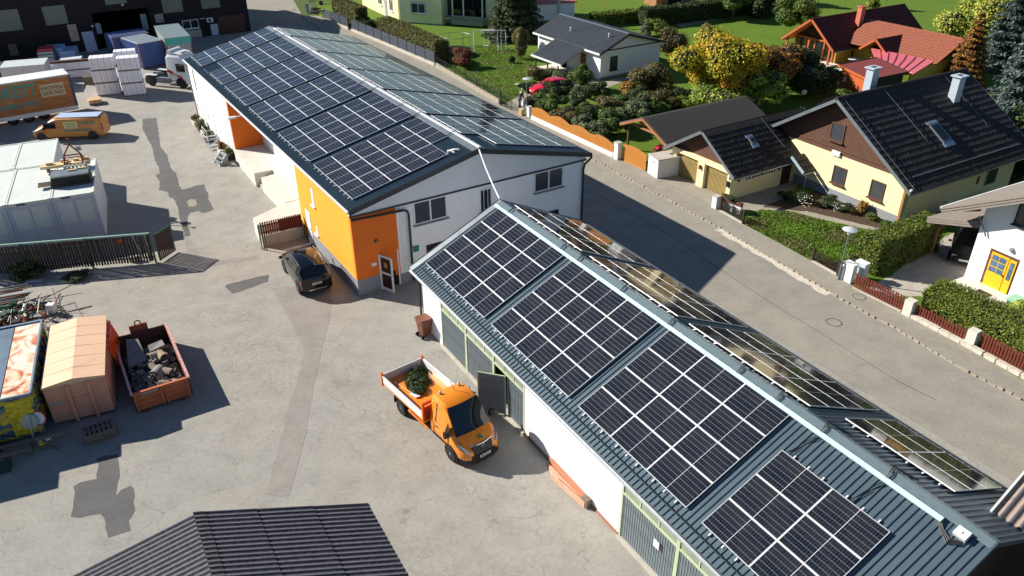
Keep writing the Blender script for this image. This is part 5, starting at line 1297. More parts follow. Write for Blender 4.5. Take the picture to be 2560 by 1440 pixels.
for x0, x1, z0, z1 in ((-24.6, -22.55, 2.84, 4.86), (-20.4, -18.32, 2.98, 4.82), (-8.84, -6.75, 2.95, 5.0), (-4.72, -2.7, 2.98, 4.9), (-14.4, -12.3, 4.4, 5.4)):
    w_ = cbox(hall, 'window', x0, x1, -.035, -.0, z0, z1, MT['fibre_win'])
    b = MB(); n = int((x1 - x0) / .14)
    for k in range(n): b.box(x0 + k * .14 + .04, x0 + k * .14 + .09, -.055, -.035, z0, z1)
    b.build('corrugation', MT['fibre_win'], w_)['kind'] = 'stuff'
WX = dict(mb_axis=(1, 0, 0), nrm=(0, -1, 0))
window(hall, c=(-6.3, 0, 1.52), w=1.75, h=.95, frame=MT['white_paint'], glass=MT['glass'], sashes=2, sill=MT['white_paint'], **WX)
cbox(hall, 'wall_patch', -7.1, -5.3, -.03, 0, .05, .85, MT['concrete'])
a = cbox(hall, 'air_conditioner', -4.5, -3.85, -.35, -.02, 1.55, 2.0, MT['white_paint']); b = MB(); b.lathe((-4.22, -.352, 1.78), [(.17, -.01), (.17, .0), (.02, .0)], 16, axis='y'); b.build('fan_grille', MT['black_plastic'], a)
cbox(hall, 'pipe', -5.2, -4.6, -.08, -.03, 1.95, 2.0, MT['white_paint'])
for (x, z) in ((-12.9, 4.2), (-16.3, 2.4)): cbox(hall, 'floodlight', x, x + .2, -.2, -.03, z, z + .15, MT['white_paint'])
cbox(hall, 'panel_board', -18.55, -17.72, -.06, -.025, 1.15, 2.84, plain('pinkish_boards', '#c0a59a', .7, var=.3)); cbox(hall, 'panel_board', -9.86, -9.0, -.06, -.025, 2.05, 2.95, plain('pale_boards', '#b5a79b', .7, var=.3))
cbox(hall, 'white_door', -4.2, -3.4, -.05, -.02, .05, 1.25, MT['cont_wall']); cbox(hall, 'sliding_gate', -3.3, -.3, -.08, -.02, .1, 2.0, plain('brown_gate', '#5a352c', .7, var=.4))
cbox(hall, 'light_panel', -15.9, -15.4, -.06, .0, 1.6, 2.7, plain('pale_blue_plate', '#8b9cb5', .4)); cbox(hall, 'gate_rail', -15.35, -15.25, -.4, -.3, -.0, 1.6, MT['galv'])
cbox(hall, 'light_panel', -11.3, -10.7, .1, .2, 1.4, 3.1, plain('white_green_plate', '#8f9c98', .5))
t = empty('door_panel', 'pale blue door panel leaning against the dark hall', 'door', (*wl((HO.x, HO.y, HA), -17.4, -.45).xy, 0), HA); b = MB(); b.add([(0, 0, 0), (1.1, 0, 0), (1.1, .42, 1.95), (0, .42, 1.95), (0, .04, 0), (1.1, .04, 0), (1.1, .46, 1.95), (0, .46, 1.95)], [(0, 1, 2, 3), (7, 6, 5, 4), (0, 4, 5, 1), (1, 5, 6, 2), (2, 6, 7, 3), (3, 7, 4, 0)]); b.build('leaf', plain('pale_blue_sheet', '#a9b7cc', .4), t)
b = MB(); b.box(.95, 1.02, .12, .2, .9, 1.0); b.build('handle', MT['galv'], t)
t = pallet('old pallet leaning upright against the hall at the left', (*wl((HO.x, HO.y, HA), -24.0, -.5).xy, 1.1), HA); t.rotation_euler = (RD(80), 0, HA)

# ------------------------------------------------------------------ pallets of white blocks
BLK = dirty('white_foil_packed_blocks', '#f1f0f6', .6, .06, 2, .05, dark=.85); STRAP = plain('grey_strap', '#8d8a94', .6)
def block_stack(label, p, a, w, d, tiers, h, nx=4, rows=2):
    t = empty('block_stack', label, 'pallet stack', (p.x, p.y, 0), a, 'strapped stacks of white blocks')
    z = 0
    for k in range(tiers):
        cbox(t, 'pallet_base', -w, 0, 0, d, z, z + .09, MT['pallet']); z += .10
        hh = h - .14; off = random.uniform(-.04, .04)
        cw = w / nx
        for i in range(nx):
            for r_ in range(rows):
                z0 = z + hh * r_ / rows; cbox(t, 'block_pack', -w + i * cw + .008 + off, -w + (i + 1) * cw - .008 + off, 0, d, z0 + .004, z0 + hh / rows - .004, BLK)
        b = MB()
        for i in range(nx): x = -w + (i + .5) * cw + off; b.box(x - .014, x + .014, -.006, -.001, z, z + hh); b.box(x - .014, x + .014, 0, d, z + hh + .001, z + hh + .005)
        b.build('strap', STRAP, t)
        z += hh + .03
    return t
s1 = G(308, 243); s2 = G(364, 238); sa = math.atan2(G(364, 238).y - G(312, 243).y, G(364, 238).x - G(312, 243).x)
block_stack('tall white block stack at the right front, next to the lorry', G(365, 237), sa, 1.75, 1.2, 3, 1.12)
block_stack('tall white block stack left of the right front one', G(303, 236), sa, 1.9, 1.25, 3, 1.12)
block_stack('white block stack behind the right front stack, top just showing', G(365, 237) + Vector((-.75, 1.5, 0)), sa, 1.75, 1.0, 3, 1.2)
# long low packs and loose goods behind the trailer
def pack(label, q, z, w, d, h, mat, a=sa, cat='package', name='wrapped_package', tiers=1, nx=1, grp=None):
    c = G(*q, z); t = empty(name, label, cat, (c.x, c.y, 0), a, grp); hh = z / tiers
    for k in range(tiers):
        cbox(t, 'pallet_base', -w, 0, 0, d, k * hh, k * hh + .1, MT['pallet'])
        for i in range(nx): cbox(t, 'pack', -w + i * w / nx + .01, -w + (i + 1) * w / nx - .01, 0, d, k * hh + .11, (k + 1) * hh - .02, mat)
    return t
BW = plain('white_foil_blue_shade', '#dfe6f2', .35, var=.12); BLUE = plain('pale_blue_foil', '#a9c4ea', .3, var=.15)
pack('low row of white packs in two tiers left of the tall stacks', (228, 152), 1.5, 4.4, 1.1, 1.5, BLK, tiers=2, nx=4)
pack('grey-white crate with two panels at the far left, open top', (110, 160), 2.2, 3.6, 2.6, 2.2, plain('greenish_white_panel', '#c9d3d4', .5), tiers=1, nx=2)
pack('long pale blue rolled foil in front of the open crate', (136, 180), 1.0, 4.2, .9, 1.0, BLUE)
pack('blue foil package at the hall wall, left of its pair', (155, 120), 1.4, 1.8, 2.2, 1.4, BLUE)
pack('blue foil package at the hall wall, right of its pair', (186, 126), 1.2, 1.5, 2.4, 1.2, BLUE)
pack('white package catching the sun before the blue ones', (202, 146), 1.2, 1.9, 1.2, 1.2, BW)
t = pack('stack of boards under a red cover between crate and blue packages', (131, 128), 1.6, 1.4, 1.8, 1.6, MT['galv'], tiers=5)
cbox(t, 'red_cover', -1.35, -.05, .2, 1.9, 1.62, 1.8, plain('red_cover', '#c23a40', .6))
b = MB(); c = G(222, 150, 1.55)
t = empty('long_beams', 'brown beams lying across the low white packs', 'beams', (c.x, c.y, 1.5), sa); cbox(t, 'beam', -5.2, 0, -.1, .15, .0, .18, MT['brown_wood']); cbox(t, 'beam', -4.0, -.4, .25, .45, .0, .16, MT['brown_dark'])
t = empty('wood_pile', 'dark pile of stacked boards at the left picture edge', 'wood pile', (*G(22, 205).xy, 0), sa)
pr = None
for k in range(9):
    for j in range(3): cbox(t, 'board', -3.2 + j * 1.05, -2.2 + j * 1.05 + random.uniform(-.1, .05), random.uniform(-.1, .1), 1.8 + random.uniform(-.2, .2), .05 + k * .17, .16 + k * .17, MT['pallet'] if (k + j) % 2 else MT['brown_dark'])
pallet('brown pallet stack between trailer and white blocks', (*G(228, 208).xy, 0), sa + RD(90), 5)
pallet('second brown pallet stack behind the first, before the block stacks', (*G(222, 190).xy, 0), sa + RD(90), 7)
t = empty('tan_package', 'tan cardboard-covered pallet on the asphalt below the white blocks', 'package', (*G(240, 258).xy, 0), sa + RD(12))
cbox(t, 'pallet_base', -.55, .45, -.5, .5, 0, .12, MT['pallet']); cbox(t, 'pack', -.55, .45, -.55, .55, .13, .42, plain('tan_card', '#cfae84', .7, var=.25))

# ------------------------------------------------------------------ blue containers and swap body
MT['cont_blue'] = dirty('worn_blue_container', '#3d5a96', .5, .35, 1.5, .05, dark=1.5)
def cargo(label, p, a, w, d, h, mat, roofm, name='shipping_container', cat='container', rib=True):
    t = empty(name, label, cat, (p.x, p.y, 0), a)
    cbox(t, 'body', -w + .04, -.04, .04, d - .04, .15, h - .06, mat)
    b = MB()
    if rib:
        n = int(w / .22)
        for k in range(n): x = -w + .1 + k * (w - .2) / n; b.box(x, x + .11, .0, .05, .2, h - .12)
        n = int(d / .25)
        for k in range(n): y = .1 + k * (d - .2) / n; b.box(-w, -w + .05, y, y + .13, .2, h - .12); b.box(-.05, 0, y, y + .13, .2, h - .12)
        o = b.build('corrugation', mat, t); o['kind'] = 'stuff'
    b = MB(); b.box(-w, 0, 0, d, h - .06, h - .02)
    if rib:
        for k in range(int(d / .35)): b.box(-w + .1, -.1, .15 + k * .35, .32 + k * .35, h - .02, h + .01)
    b.build('roof', roofm, t)
    for x in (-w, -.1):
        for y in (0, d - .1): cbox(t, 'corner_post', x, x + .1, y - .005, y + .105, 0, h + .005, MT['rust'])
    return t
p = G(385, 285 / 1, 0); c6 = lambda x, y, z=0: G(250 + x / 4.096, 40 + y / 4.096, z)
q = c6(640, 240, 2.5); q0 = c6(385, 285, 2.5); ca = math.atan2(q.y - q0.y, q.x - q0.x)
cargo('blue corrugated shipping container with pale ribbed roof behind the block stacks', Vector((q.x, q.y, 0)), ca, (q - q0).length, 4.0, 2.5, MT['cont_blue'], plain('dusty_blue_roof', '#b9c2cc', .5, .2, var=.3))
q = c6(480, 200, 2.5); cargo('darker blue container in the hall gateway behind the front one', Vector((q.x - .3, q.y + 1.3, 0)), ca - .15, 3.6, 3.0, 2.5, MT['cont_blue'], plain('blue_roof', '#5a6a94', .5))
q = c6(925, 200, 2.8); q0 = c6(655, 230, 2.8); t = cargo('green and grey swap body behind the white lorry tractor', Vector((q.x, q.y, 0)), math.atan2(q.y - q0.y, q.x - q0.x), (q - q0).length, 7.0, 2.8, plain('grey_box', '#9aa0a3', .5), dirty('grey_tarpaulin_roof', '#6f8288', .6, .2, 1, .1), 'swap_body', 'container', False)
w = (q - q0).length; cbox(t, 'stripe', -w - .005, .005, -.01, .03, 2.1, 2.75, plain('turquoise', '#3aa79c', .4))
# white tall pole far left of the road? none: road sign and planter at the junction
# ================================================================== HOUSES ON THE RIGHT
def gable_house(parent, u0, u1, t0, t1, ze, ur, zr, mats, over=(.6, .6, .6), thick=.12, clad=None, clad_z=None, roofm=None, soffit=None, side_over=None):
    """walls u0..u1 (gable width), t0..t1 (along the ridge); ridge at u=ur, height zr; eaves height ze at both walls"""
    of, ob = over[0], over[1]; so = over[2]
    wall, gab = mats
    b = MB(); b.box(u0, u1, t0, t1, .07, ze); b.build('wall', wall, parent)
    for tt, nm in ((t0, 1), (t1, -1)):
        b = MB(); sl = (zr - ze) / ((u1 - u0) / 2)
        b.ext([(u0, tt, ze), (u1, tt, ze), (ur, tt, zr - .05)], (0, .15 * nm, 0)); b.build('gable', gab if nm == 1 else wall, parent)
    out = []
    for s in (-1, 1):
        uw = u0 if s < 0 else u1; run = abs(uw - ur); m = (zr - ze) / run; run2 = run + so
        S = Vector((s * 1, 0, -m)).normalized(); N = Vector((s * m, 0, 1)).normalized(); Ls = run2 * math.sqrt(1 + m * m)
        P0 = Vector((ur, t0 - of, zr)); Lt = t1 - t0 + of + ob
        b = MB(); q = [P0, P0 + Vector((0, Lt, 0)), P0 + Vector((0, Lt, 0)) + S * Ls, P0 + S * Ls]; b.ext([p + N * thick for p in q], -N * thick)
        b.build('roof_deck', soffit or MT['brown_dark'], parent); out.append((P0 + N * thick, Vector((0, 1, 0)), S, N, Lt, Ls))
        for tt in (t0 - of - .03, t1 + ob):
            b = MB(); a = Vector((ur, tt, zr)) + N * (thick * .5); b.bar(a, a + S * Ls, .03 if 0 else .05, .2, 0, N); b.build('verge_board', MT['galv'], parent)
        g_ = MB(); e = P0 + S * (Ls + .04); g_.tube([e, e + Vector((0, Lt, 0))], .065, 8); g_.build('gutter', MT['galv'], parent)
    return out
MT['tile_dark'] = dirty('black_brown_roof_tile', '#34302f', .8, .5, 5, .3, dark=.6, fine=14)
MT['tile_red'] = dirty('red_brown_roof_tile', '#9a5a44', .75, .35, 4, .3, dark=.6, fine=14); MT['tile_redd'] = dirty('dark_red_roof_tile', '#5a211b', .75, .3, 4, .3, dark=.6)
def tiles(parent, P0, T, S, N, Lt, Ls, mat, tw=.30, tl=.40, limit=300, budget=None, order_near=True):
    """courses of lapped flat tiles: the nearest ones as parts, the rest one mesh"""
    m = MB(); g_ = .012
    v = [(-tw / 2 + g_, 0, .012), (tw / 2 - g_, 0, .012), (tw / 2 - g_, -tl * 1.12, .045), (0, -tl * 1.16, .055), (-tw / 2 + g_, -tl * 1.12, .045), (-tw / 2 + g_, 0, -.004), (tw / 2 - g_, 0, -.004), (tw / 2 - g_, -tl * 1.12, .012), (0, -tl * 1.16, .02), (-tw / 2 + g_, -tl * 1.12, .012)]
    f = [(4, 3, 2, 1, 0), (5, 6, 7, 8, 9), (0, 1, 6, 5), (1, 2, 7, 6), (2, 3, 8, 7), (3, 4, 9, 8), (4, 0, 5, 9)]
    Y = -S; R = Matrix([[T.x, Y.x, N.x], [T.y, Y.y, N.y], [T.z, Y.z, N.z]])
    if R.determinant() < 0: R = Matrix([[-T.x, Y.x, N.x], [-T.y, Y.y, N.y], [-T.z, Y.z, N.z]])
    nr = int(Ls / tl); nc = int(Lt / tw); tl2 = Ls / nr; tw2 = Lt / nc
    cells = [(i, j) for i in range(nr) for j in range(nc)]
    wp = parent.matrix_world if False else Matrix.Rotation(parent.rotation_euler.z, 4, 'Z'); wp.translation = parent.location
    camp = Vector((0, 0, CAM_H))
    def c(i, j): return P0 + T * ((j + .5 + (.25 if i % 2 else 0)) * tw2 if j < nc - 1 else (nc - .5) * tw2) + S * (i * tl2)
    cells.sort(key=lambda q: ((wp @ c(*q)) - camp).length)
    k = 0; rest = MB(); proto = None; eu = R.to_euler()
    lim = limit if budget is None else min(limit, budget)
    for (i, j) in cells:
        p = c(i, j) + N * random.uniform(0, .008)
        if k < lim:
            if proto is None: mb = MB(); mb.add(v, f); proto = mb.build('roof_tile', mat, parent); o = proto
            else: o = dupe(proto, parent)
            o.location = p; o.rotation_euler = (eu.x + random.uniform(-.012, .012), eu.y + random.uniform(-.01, .01), eu.z); k += 1
        else: rest.add([p + R @ Vector(q) for q in v], f)
    if rest.v: o = rest.build('roof_tiles', mat, parent); o['kind'] = 'stuff'
    return k

# ------------------------------------------------------------------ cream house with dark tiles
YO = (22.48, 41.23, -1.04)
yh = empty('cream_house', 'cream yellow house with brown boarded gable and dark tiled roof', 'house', (YO[0], YO[1], 0), YO[2])
pl_ = gable_house(yh, -10.4, 0, 0, 11.0, 2.85, -5.2, 6.2, (MT['cream'], MT['brown_wood']), (.75, .75, .7))
b = MB(); b.box(-10.4, .0, -.012, 0, .75, 2.85)
tiles(yh, *pl_[1], MT['tile_dark'], .30, .42, 300)
b = MB(); P0, T, S, N, Lt, Ls = pl_[0]; tiles(yh, *pl_[0], MT['tile_dark'], .30, .42, 0)
b = MB(); b.tube([(-5.2, -.8, 6.38), (-5.2, 11.8, 6.38)], .10, 8); b.build('ridge_tiles', MT['tile_dark'], yh)
# plinth, cladding band, lower gable boards
cbox(yh, 'plinth', -8.2, .015, -.02, .0, .07, .62, MT['plinth']); 
b = MB(); b.ext([(-10.4, -.04, 3.0), (-.9, -.04, 3.36), (-5.2, -.04, 6.12)], (0, .04, 0)); b.build('gable_boarding', MT['brown_wood'], yh)
pr = None
for k in range(22):
    z = 3.15 + k * .135; m_ = (6.12 - 3.2) / 4.5; half = (6.12 - z) / m_ * .98
    if half < .15: break
    cbox(yh, 'gable_board', -5.2 - half, min(-5.2 + half, -.75), -.062, -.042, z, z + .12, MT['brown_wood'])
b = MB(); b.box(-.12, .02, -.03, -.0, .1, 2.85); b.build('corner_strip', plain('brown_corner', '#a8743a', .7), yh)
b = MB(); b.tube([(.55, -.4, 2.78), (.12, .12, 2.45), (.08, .1, .1)], .05, 8); b.build('downpipe', MT['galv'], yh)
b = MB(); b.tube([(.72, -.74, 2.74), (.72, -.74, 2.62)], .07, 8); b.build('gutter_end', MT['white_paint'], yh)
WR = MT['brown_wood']; G0 = dict(mb_axis=(1, 0, 0), nrm=(0, -1, 0))
CUR = MT['curtain']
window(yh, c=(-4.5, 0, 1.62), w=.95, h=1.1, frame=WR, glass=CUR, sill=WR, fw=.06, **G0)
window(yh, c=(-1.78, 0, 1.63), w=.95, h=1.1, frame=WR, glass=CUR, sill=WR, fw=.06, **G0)
window(yh, c=(-5.2, -.065, 4.2), w=1.0, h=1.1, frame=WR, glass=CUR, sill=WR, fw=.06, **G0)
cbox(yh, 'vent_box', -5.3, -4.7, -.12, -.0, 2.75, 3.05, MT['white_paint']); 
G1 = dict(mb_axis=(0, 1, 0), nrm=(1, 0, 0))
window(yh, c=(0, 8.6, 1.55), w=1.1, h=1.5, frame=MT['galv'], glass=MT['curtain'], bars=4, **G1)
b = MB(); b.lathe((.03, 7.2, 1.9), [(.16, 0), (.16, .03), (.02, .05)], 12, axis='x'); b.box(.01, .04, 7.1, 7.3, 1.1, 1.6); b.build('wall_ornament', MT['rust'], yh)
# chimneys
def chimney(par, u, t, z0, z1, w=.42, cap=.58, mat=None):
    c = bpy.data.objects.new('chimney', None); COL.objects.link(c); c.parent = par; c.location = (u, t, 0); c.empty_display_size = .2
    cbox(c, 'stack', -w / 2, w / 2, -w * .6, w * .6, z0, z1, mat or MT['galv'])
    b = MB(); b.box(-cap / 2, cap / 2, -cap * .6, cap * .6, z1, z1 + .08); b.build('cap', MT['concrete'] if mat is None else mat, c); cbox(c, 'flue', -w * .25, w * .25, -w * .3, w * .3, z1 + .08, z1 + .10, MT['black_plastic']); return c
CH = dirty('blue_grey_chimney', '#aebbc9', .7, .12, 2, .05)
c = chimney(yh, -3.55, 8.35, 4.6, 6.75, .5, .7, CH)
b = MB(); b.obox((0, 0, 5.24), (.48, 0, -.31), (0, .55, 0), (.012, 0, .018)); b.build('flashing', plain('pale_blue_sheet_metal', '#b3c9d8', .4, .3), c)
chimney(yh, -6.3, 3.6, 5.2, 7.3, .5, .7, CH)
# skylight
P0, T, S, N, Lt, Ls = pl_[1]
def on(pl, t, s, n=0): P0, T, S, N, Lt, Ls = pl; return P0 + T * t + S * s + N * n
def skylight(par, pl, t, s, w, h, lift=.1):
    P0, T, S, N, Lt, Ls = pl; c = on(pl, t, s, .05)
    k = bpy.data.objects.new('skylight', None); COL.objects.link(k); k.parent = par; k.empty_display_size = .1
    b = MB(); b.obox(c + N * lift / 2, T * w / 2, S * h / 2, N * (lift / 2)); b.build('frame', MT['galv'], k)
    b = MB(); b.obox(c + N * (lift + .006), T * (w / 2 - .08), S * (h / 2 - .16), N * .006); b.build('pane', MT['glass'], k)
    b = MB(); b.obox(c + S * (h / 2 + .12) + N * .03, T * (w / 2 + .08), S * .16, N * .012); b.obox(c - S * (h / 2 + .08) + N * .03, T * (w / 2 + .08), S * .1, N * .012); b.build('flashing', plain('pale_blue_sheet_metal', '#b3c9d8', .4, .3), k)
skylight(yh, pl_[1], 5.65, 3.9, .85, 1.5)
b = MB(); a = on(pl_[1], .9, Ls - .9, .14); e = on(pl_[1], Lt - 1.2, Ls - .9, .14); b.tube([a, e], .015, 5); b.tube([a - N * .08, e - N * .08], .012, 5)
for k in range(60): q = a + (e - a) * (k / 59); b.bar(q, q - N * .12, .012, .012)
b.build('snow_guard', MT['galv'], yh)
b = MB()
for t_ in (.35, 4.0, 8.3): b.tube([on(pl_[1], t_ + (1.6 if t_ > 5 else 0), .05, .1), on(pl_[1], t_ + (1.6 if t_ > 5 else 0) + (0 if t_ < 1 else .1), Ls * (.98 if t_ < 1 else .6), .1)], .012, 4)
b.build('lightning_wire', MT['galv'], yh)

# garage wing
GO = (13.72, 45.04, -1.0188)
gw = empty('garage_wing', 'low cream double garage wing with dark tiled gable roof', 'garage', (GO[0], GO[1], 0), GO[2])
pg = gable_house(gw, -5.35, 0, 0, 8.6, 2.0, -2.6, 3.75, (MT['cream'], MT['brown_wood']), (.55, .0, .45))
tiles(gw, *pg[1], MT['tile_dark'], .30, .40, 299); tiles(gw, *pg[0], MT['tile_dark'], .30, .4, 0)
for k in range(14):
    z = 2.08 + k * .12; m_ = (3.6 - 2.0) / 2.7; half = (3.62 - z) / m_
    if half > .15: cbox(gw, 'gable_board', -2.65 - half, -2.65 + half, -.03, -.005, z, z + .105, MT['brown_wood'])
GD = plain('khaki_garage_slat', '#a5905c', .5, .0, var=.15)
for (x0, x1) in ((-4.95, -2.95), (-2.3, -.35)):
    d = bpy.data.objects.new('garage_door', None); COL.objects.link(d); d.parent = gw; d.empty_display_size = .1
    cbox(d, 'recess', x0, x1, -.006, .02, .08, 1.72, MT['brown_dark'])
    n = 17; w_ = (x1 - x0 - .12) / n; pr = cbox(d, 'slat', 0, w_ * .66, -.04, -.01, .1, 1.68, GD)
    for k in range(n): (pr if k == 0 else dupe(pr, d)).location = (x0 + .08 + k * w_, 0, 0)
cbox(gw, 'lintel', -5.36, .01, -.24, -.0, 1.74, 2.0, MT['cream'])
for x0, x1 in ((-5.35, -4.97), (-2.92, -2.33), (-.32, .01)): cbox(gw, 'pier', x0, x1, -.24, .0, .07, 1.738, MT['cream'])
for (a_, c_) in ((.95, 2.35), (2.35 + .15, 3.75)):
    w_ = window(gw, c=(0, (a_ + c_) / 2, 1.33), w=c_ - a_ - .1, h=.42, frame=MT['white_paint'], glass=MT['glass'], sashes=5, fw=.05, **G1)
    b = MB(); b.box(.0, .06, a_ + .08, c_ - .08, 1.32, 1.345); b.build('glazing_bar', MT['white_paint'], w_)
for y in (.45, 2.43, 4.0): b = MB(); b.lathe((.02, y, 1.28), [(.11, 0), (.11, .02), (.02, .05)], 12, axis='x'); b.build('wall_plate', MT['rust'], gw)
cbox(gw, 'letter_box', -.26, -.06, -.36, -.24, .95, 1.3, MT['black_plastic']); cbox(gw, 'wall_lamp', -2.72, -2.6, -.37, -.24, 1.3, 1.55, MT['rust']); cbox(gw, 'white_box', -.25, -.12, -.32, -.24, 1.45, 1.65, MT['white_paint'])
cbox(gw, 'entrance_door', -.0, .03, 4.35, 5.2, .1, 1.95, MT['brown_dark'])
skylight(gw, pg[1], 3.1, 1.5, .42, .55)
b = MB(); b.tube([on(pg[1], 5.0, .05, .1), on(pg[1], 5.2, 2.6, .1)], .012, 4); b.build('lightning_wire', MT['galv'], gw)
# porch roof between the garage and the house
po = empty('entrance_porch', 'small tiled porch roof on a thin post between garage and cream house', 'porch', (GO[0], GO[1], 0), GO[2])
m_ = 1.75 / 2.6; S_ = Vector((1, 0, -m_)).normalized(); N2 = Vector((m_, 0, 1)).normalized(); P0 = Vector((.45, 4.6, 2.0 - .28)) ; Pp = Vector((.40, 4.55, 1.84))
b = MB(); q = [Pp, Pp + Vector((0, 2.6, 0)), Pp + Vector((0, 2.6, 0)) + S_ * 1.35, Pp + S_ * 1.35]; 
pp = [p + Vector((0, 0, .22)) for p in q]; b.ext([p + N2 * .08 for p in pp], -N2 * .08); b.build('roof_deck', MT['brown_dark'], po)
tiles(po, pp[0] + N2 * .09, Vector((0, 1, 0)), S_, N2, 2.6, 1.35, MT['tile_dark'], .3, .4, 60)
b = MB(); e = pp[3] + S_ * .05; b.tube([e, e + Vector((0, 2.6, 0))], .05, 6); b.build('gutter', MT['galv'], po); b = MB(); b.bar(pp[0] - Vector((0, .02, -.05)), pp[3] - Vector((0, .02, -.05)), .04, .2); b.build('verge_board', plain('pale_blue_sheet_metal', '#b3c9d8', .4, .3), po)
cbox(po, 'post', 1.5, 1.58, 4.75, 4.83, .08, 1.15, MT['galv'])
# crate planter by the door
t = empty('wooden_crate', 'square wooden slat planter at the house entrance', 'crate', wl(GO, 1.5, 6.7, .1), GO[2]); CR = MT['timber']
MT['crate'] = wood('reddish_crate_wood', '#b07a52', '#7e5236', .8, (8, 8, 1))
for k in range(3):
    z = .1 + k * .22
    for (x0, x1, y0, y1) in ((-.45, .45, -.45, -.41), (-.45, .45, .41, .45), (-.45, -.41, -.41, .41), (.41, .45, -.41, .41)): cbox(t, 'slat', x0, x1, y0, y1, z, z + .09, MT['crate'])
for x in (-.45, .39):
    for y in (-.45, .39): cbox(t, 'post', x, x + .06, y, y + .06, 0, .75, MT['crate'])

# ------------------------------------------------------------------ pavilion with corrugated roof
pv = empty('garden_pavilion', 'open timber pavilion with dark corrugated roof behind the garage', 'pavilion', (*G(1616, 293, 3.0).xy, 0), 0)
r0 = G(1616, 293, 3.0); r1 = G(1863, 240, 3.0); a_ = math.atan2(r1.y - r0.y, r1.x - r0.x) - pi / 2; pv.rotation_euler = (0, 0, a_); LP = (r1 - r0).length
MT['corr_dark'] = (lambda t: (t.col(t.mix(t.ramp(t.noise(3, 5, .7, t.mapped((1.5, 12, 1.5))), [(.5, 0.0), (.66, .8)]), (.012, .011, .012), (.06, .05, .04))), t.m)[1])(NT('black_corrugated_sheet', .7))
mm = .9 / 2.15
for s in (-1, 1):
    S = Vector((s, 0, -mm)).normalized(); N = Vector((s * mm, 0, 1)).normalized(); L_ = 2.3 * math.sqrt(1 + mm * mm) + (.4 if s > 0 else .1)
    trapez('roof_sheet', (0, -.3, 3.0), (0, 1, 0), S, N, LP + .5, L_, MT['corr_dark'], pv, .16, .08, .04)
    b = MB(); b.bar(Vector((0, -.34, 2.9)), Vector((0, -.34, 2.9)) + S * L_, .06, .18, 0, N); b.build('verge_board', MT['crate'], pv)
    b = MB(); b.tube([Vector((0, -.3, 3.0)) + S * L_ , Vector((0, LP + .2, 3.0)) + S * L_], .05, 6); b.build('gutter', MT['galv'], pv)
    for y in (.1, LP * .5, LP - .1): cbox(pv, 'post', s * 1.9 - .07, s * 1.9 + .07, y - .07, y + .07, .07, 2.05, MT['brown_wood'])
    cbox(pv, 'plate_beam', s * 1.9 - .07, s * 1.9 + .07, -.2, LP, 2.02, 2.14, MT['brown_wood'])
b = MB(); b.ext([(-.9, .05, 2.35), (.9, .05, 2.35), (0, .05, 2.85)], (0, .05, 0)); b.bar((-1.9, .05, 2.1), (1.9, .05, 2.1), .1, .14); b.build('truss', MT['crate'], pv)
cbox(pv, 'back_fence', -1.8, 1.8, LP - .2, LP - .12, .1, 1.6, MT['brown_dark'])
t = empty('red_tricycle', 'red garden machine standing under the pavilion roof', 'machine', (*G(1648, 378, .4).xy, .35), .5); cbox(t, 'seat', -.25, .25, -.2, .2, .3, .45, plain('red_plastic', '#b3203a', .4)); cbox(t, 'frame', -.4, .4, -.15, .15, .1, .3, plain('dark_red', '#6e1c26', .4)); 
for x in (-.35, .35): b = MB(); b.lathe((x, -.2, .1), [(.14, -.03), (.14, .03)], 12, axis='y'); b.build('wheel', MT['rubber'], t)

# ------------------------------------------------------------------ white bungalow
WO = (8.26, 72.53, .565)
wb = empty('white_bungalow', 'white bungalow with grey corrugated roof and brown gable', 'house', (WO[0], WO[1], 0), WO[2])
MT['corr_grey'] = dirty('weathered_fibre_cement', '#4f5760', .8, .5, .5, .2, dark=1.9, fine=12)
b = MB(); b.box(0, 7.2, 0, 10.2, .07, 2.6); b.build('wall', MT['white_render'], wb)
b = MB(); b.ext([(0, 0, 2.6), (7.2, 0, 2.7), (2.9, 0, 3.75)], (0, .12, 0)); b.build('gable', MT['white_render'], wb)
for k in range(9): 
    z = 2.62 + k * .12; f_ = (z - 2.6) / 1.15; cbox(wb, 'gable_board', 2.9 * f_ + .05, 7.2 - 4.3 * f_ - .05, -.05, -.02, z, z + .11, plain('red_brown_boards', '#5f2c22', .7, var=.3) if k == 0 else wb.children[-1].data.materials[0])
cbox(wb, 'plinth', -.01, 7.2, -.02, 0, .07, .3, MT['plinth'])
mL = 1.35 / 3.25; SL = Vector((-1, 0, -mL)).normalized(); NL = Vector((-mL, 0, 1)).normalized()
L1_ = 3.3 * math.sqrt(1 + mL * mL)
trapez('roof_sheet', (2.9, -.35, 3.92), (0, 1, 0), SL, NL, 10.9, L1_, MT['corr_grey'], wb, .17, .08, .045)
Pq = Vector((2.9, 1.95, 3.92)) + SL * L1_
trapez('porch_roof_sheet', tuple(Vector((2.9, 1.9, 3.94)) + SL * (L1_ - .2)), (0, 1, 0), SL, NL, 4.9, 3.1, MT['corr_grey'], wb, .17, .08, .045)
mR = 1.2 / 4.55; SR = Vector((1, 0, -mR)).normalized(); NR = Vector((mR, 0, 1)).normalized()
trapez('roof_sheet', (2.9, -.35, 3.92), (0, 1, 0), SR, NR, 10.9, 4.75, MT['corr_grey'], wb, .17, .08, .045)
b = MB(); b.bar((2.9, -.35, 3.99), (2.9, 10.6, 3.99), .3, .06); b.build('ridge_cap', MT['galv'], wb)
for S, N, Ls in ((SL, NL, L1_), (SR, NR, 4.75)): b = MB(); a = Vector((2.9, -.38, 3.86)); b.bar(a, a + S * Ls, .05, .16, 0, N); b.build('verge_board', MT['brown_dark'], wb)
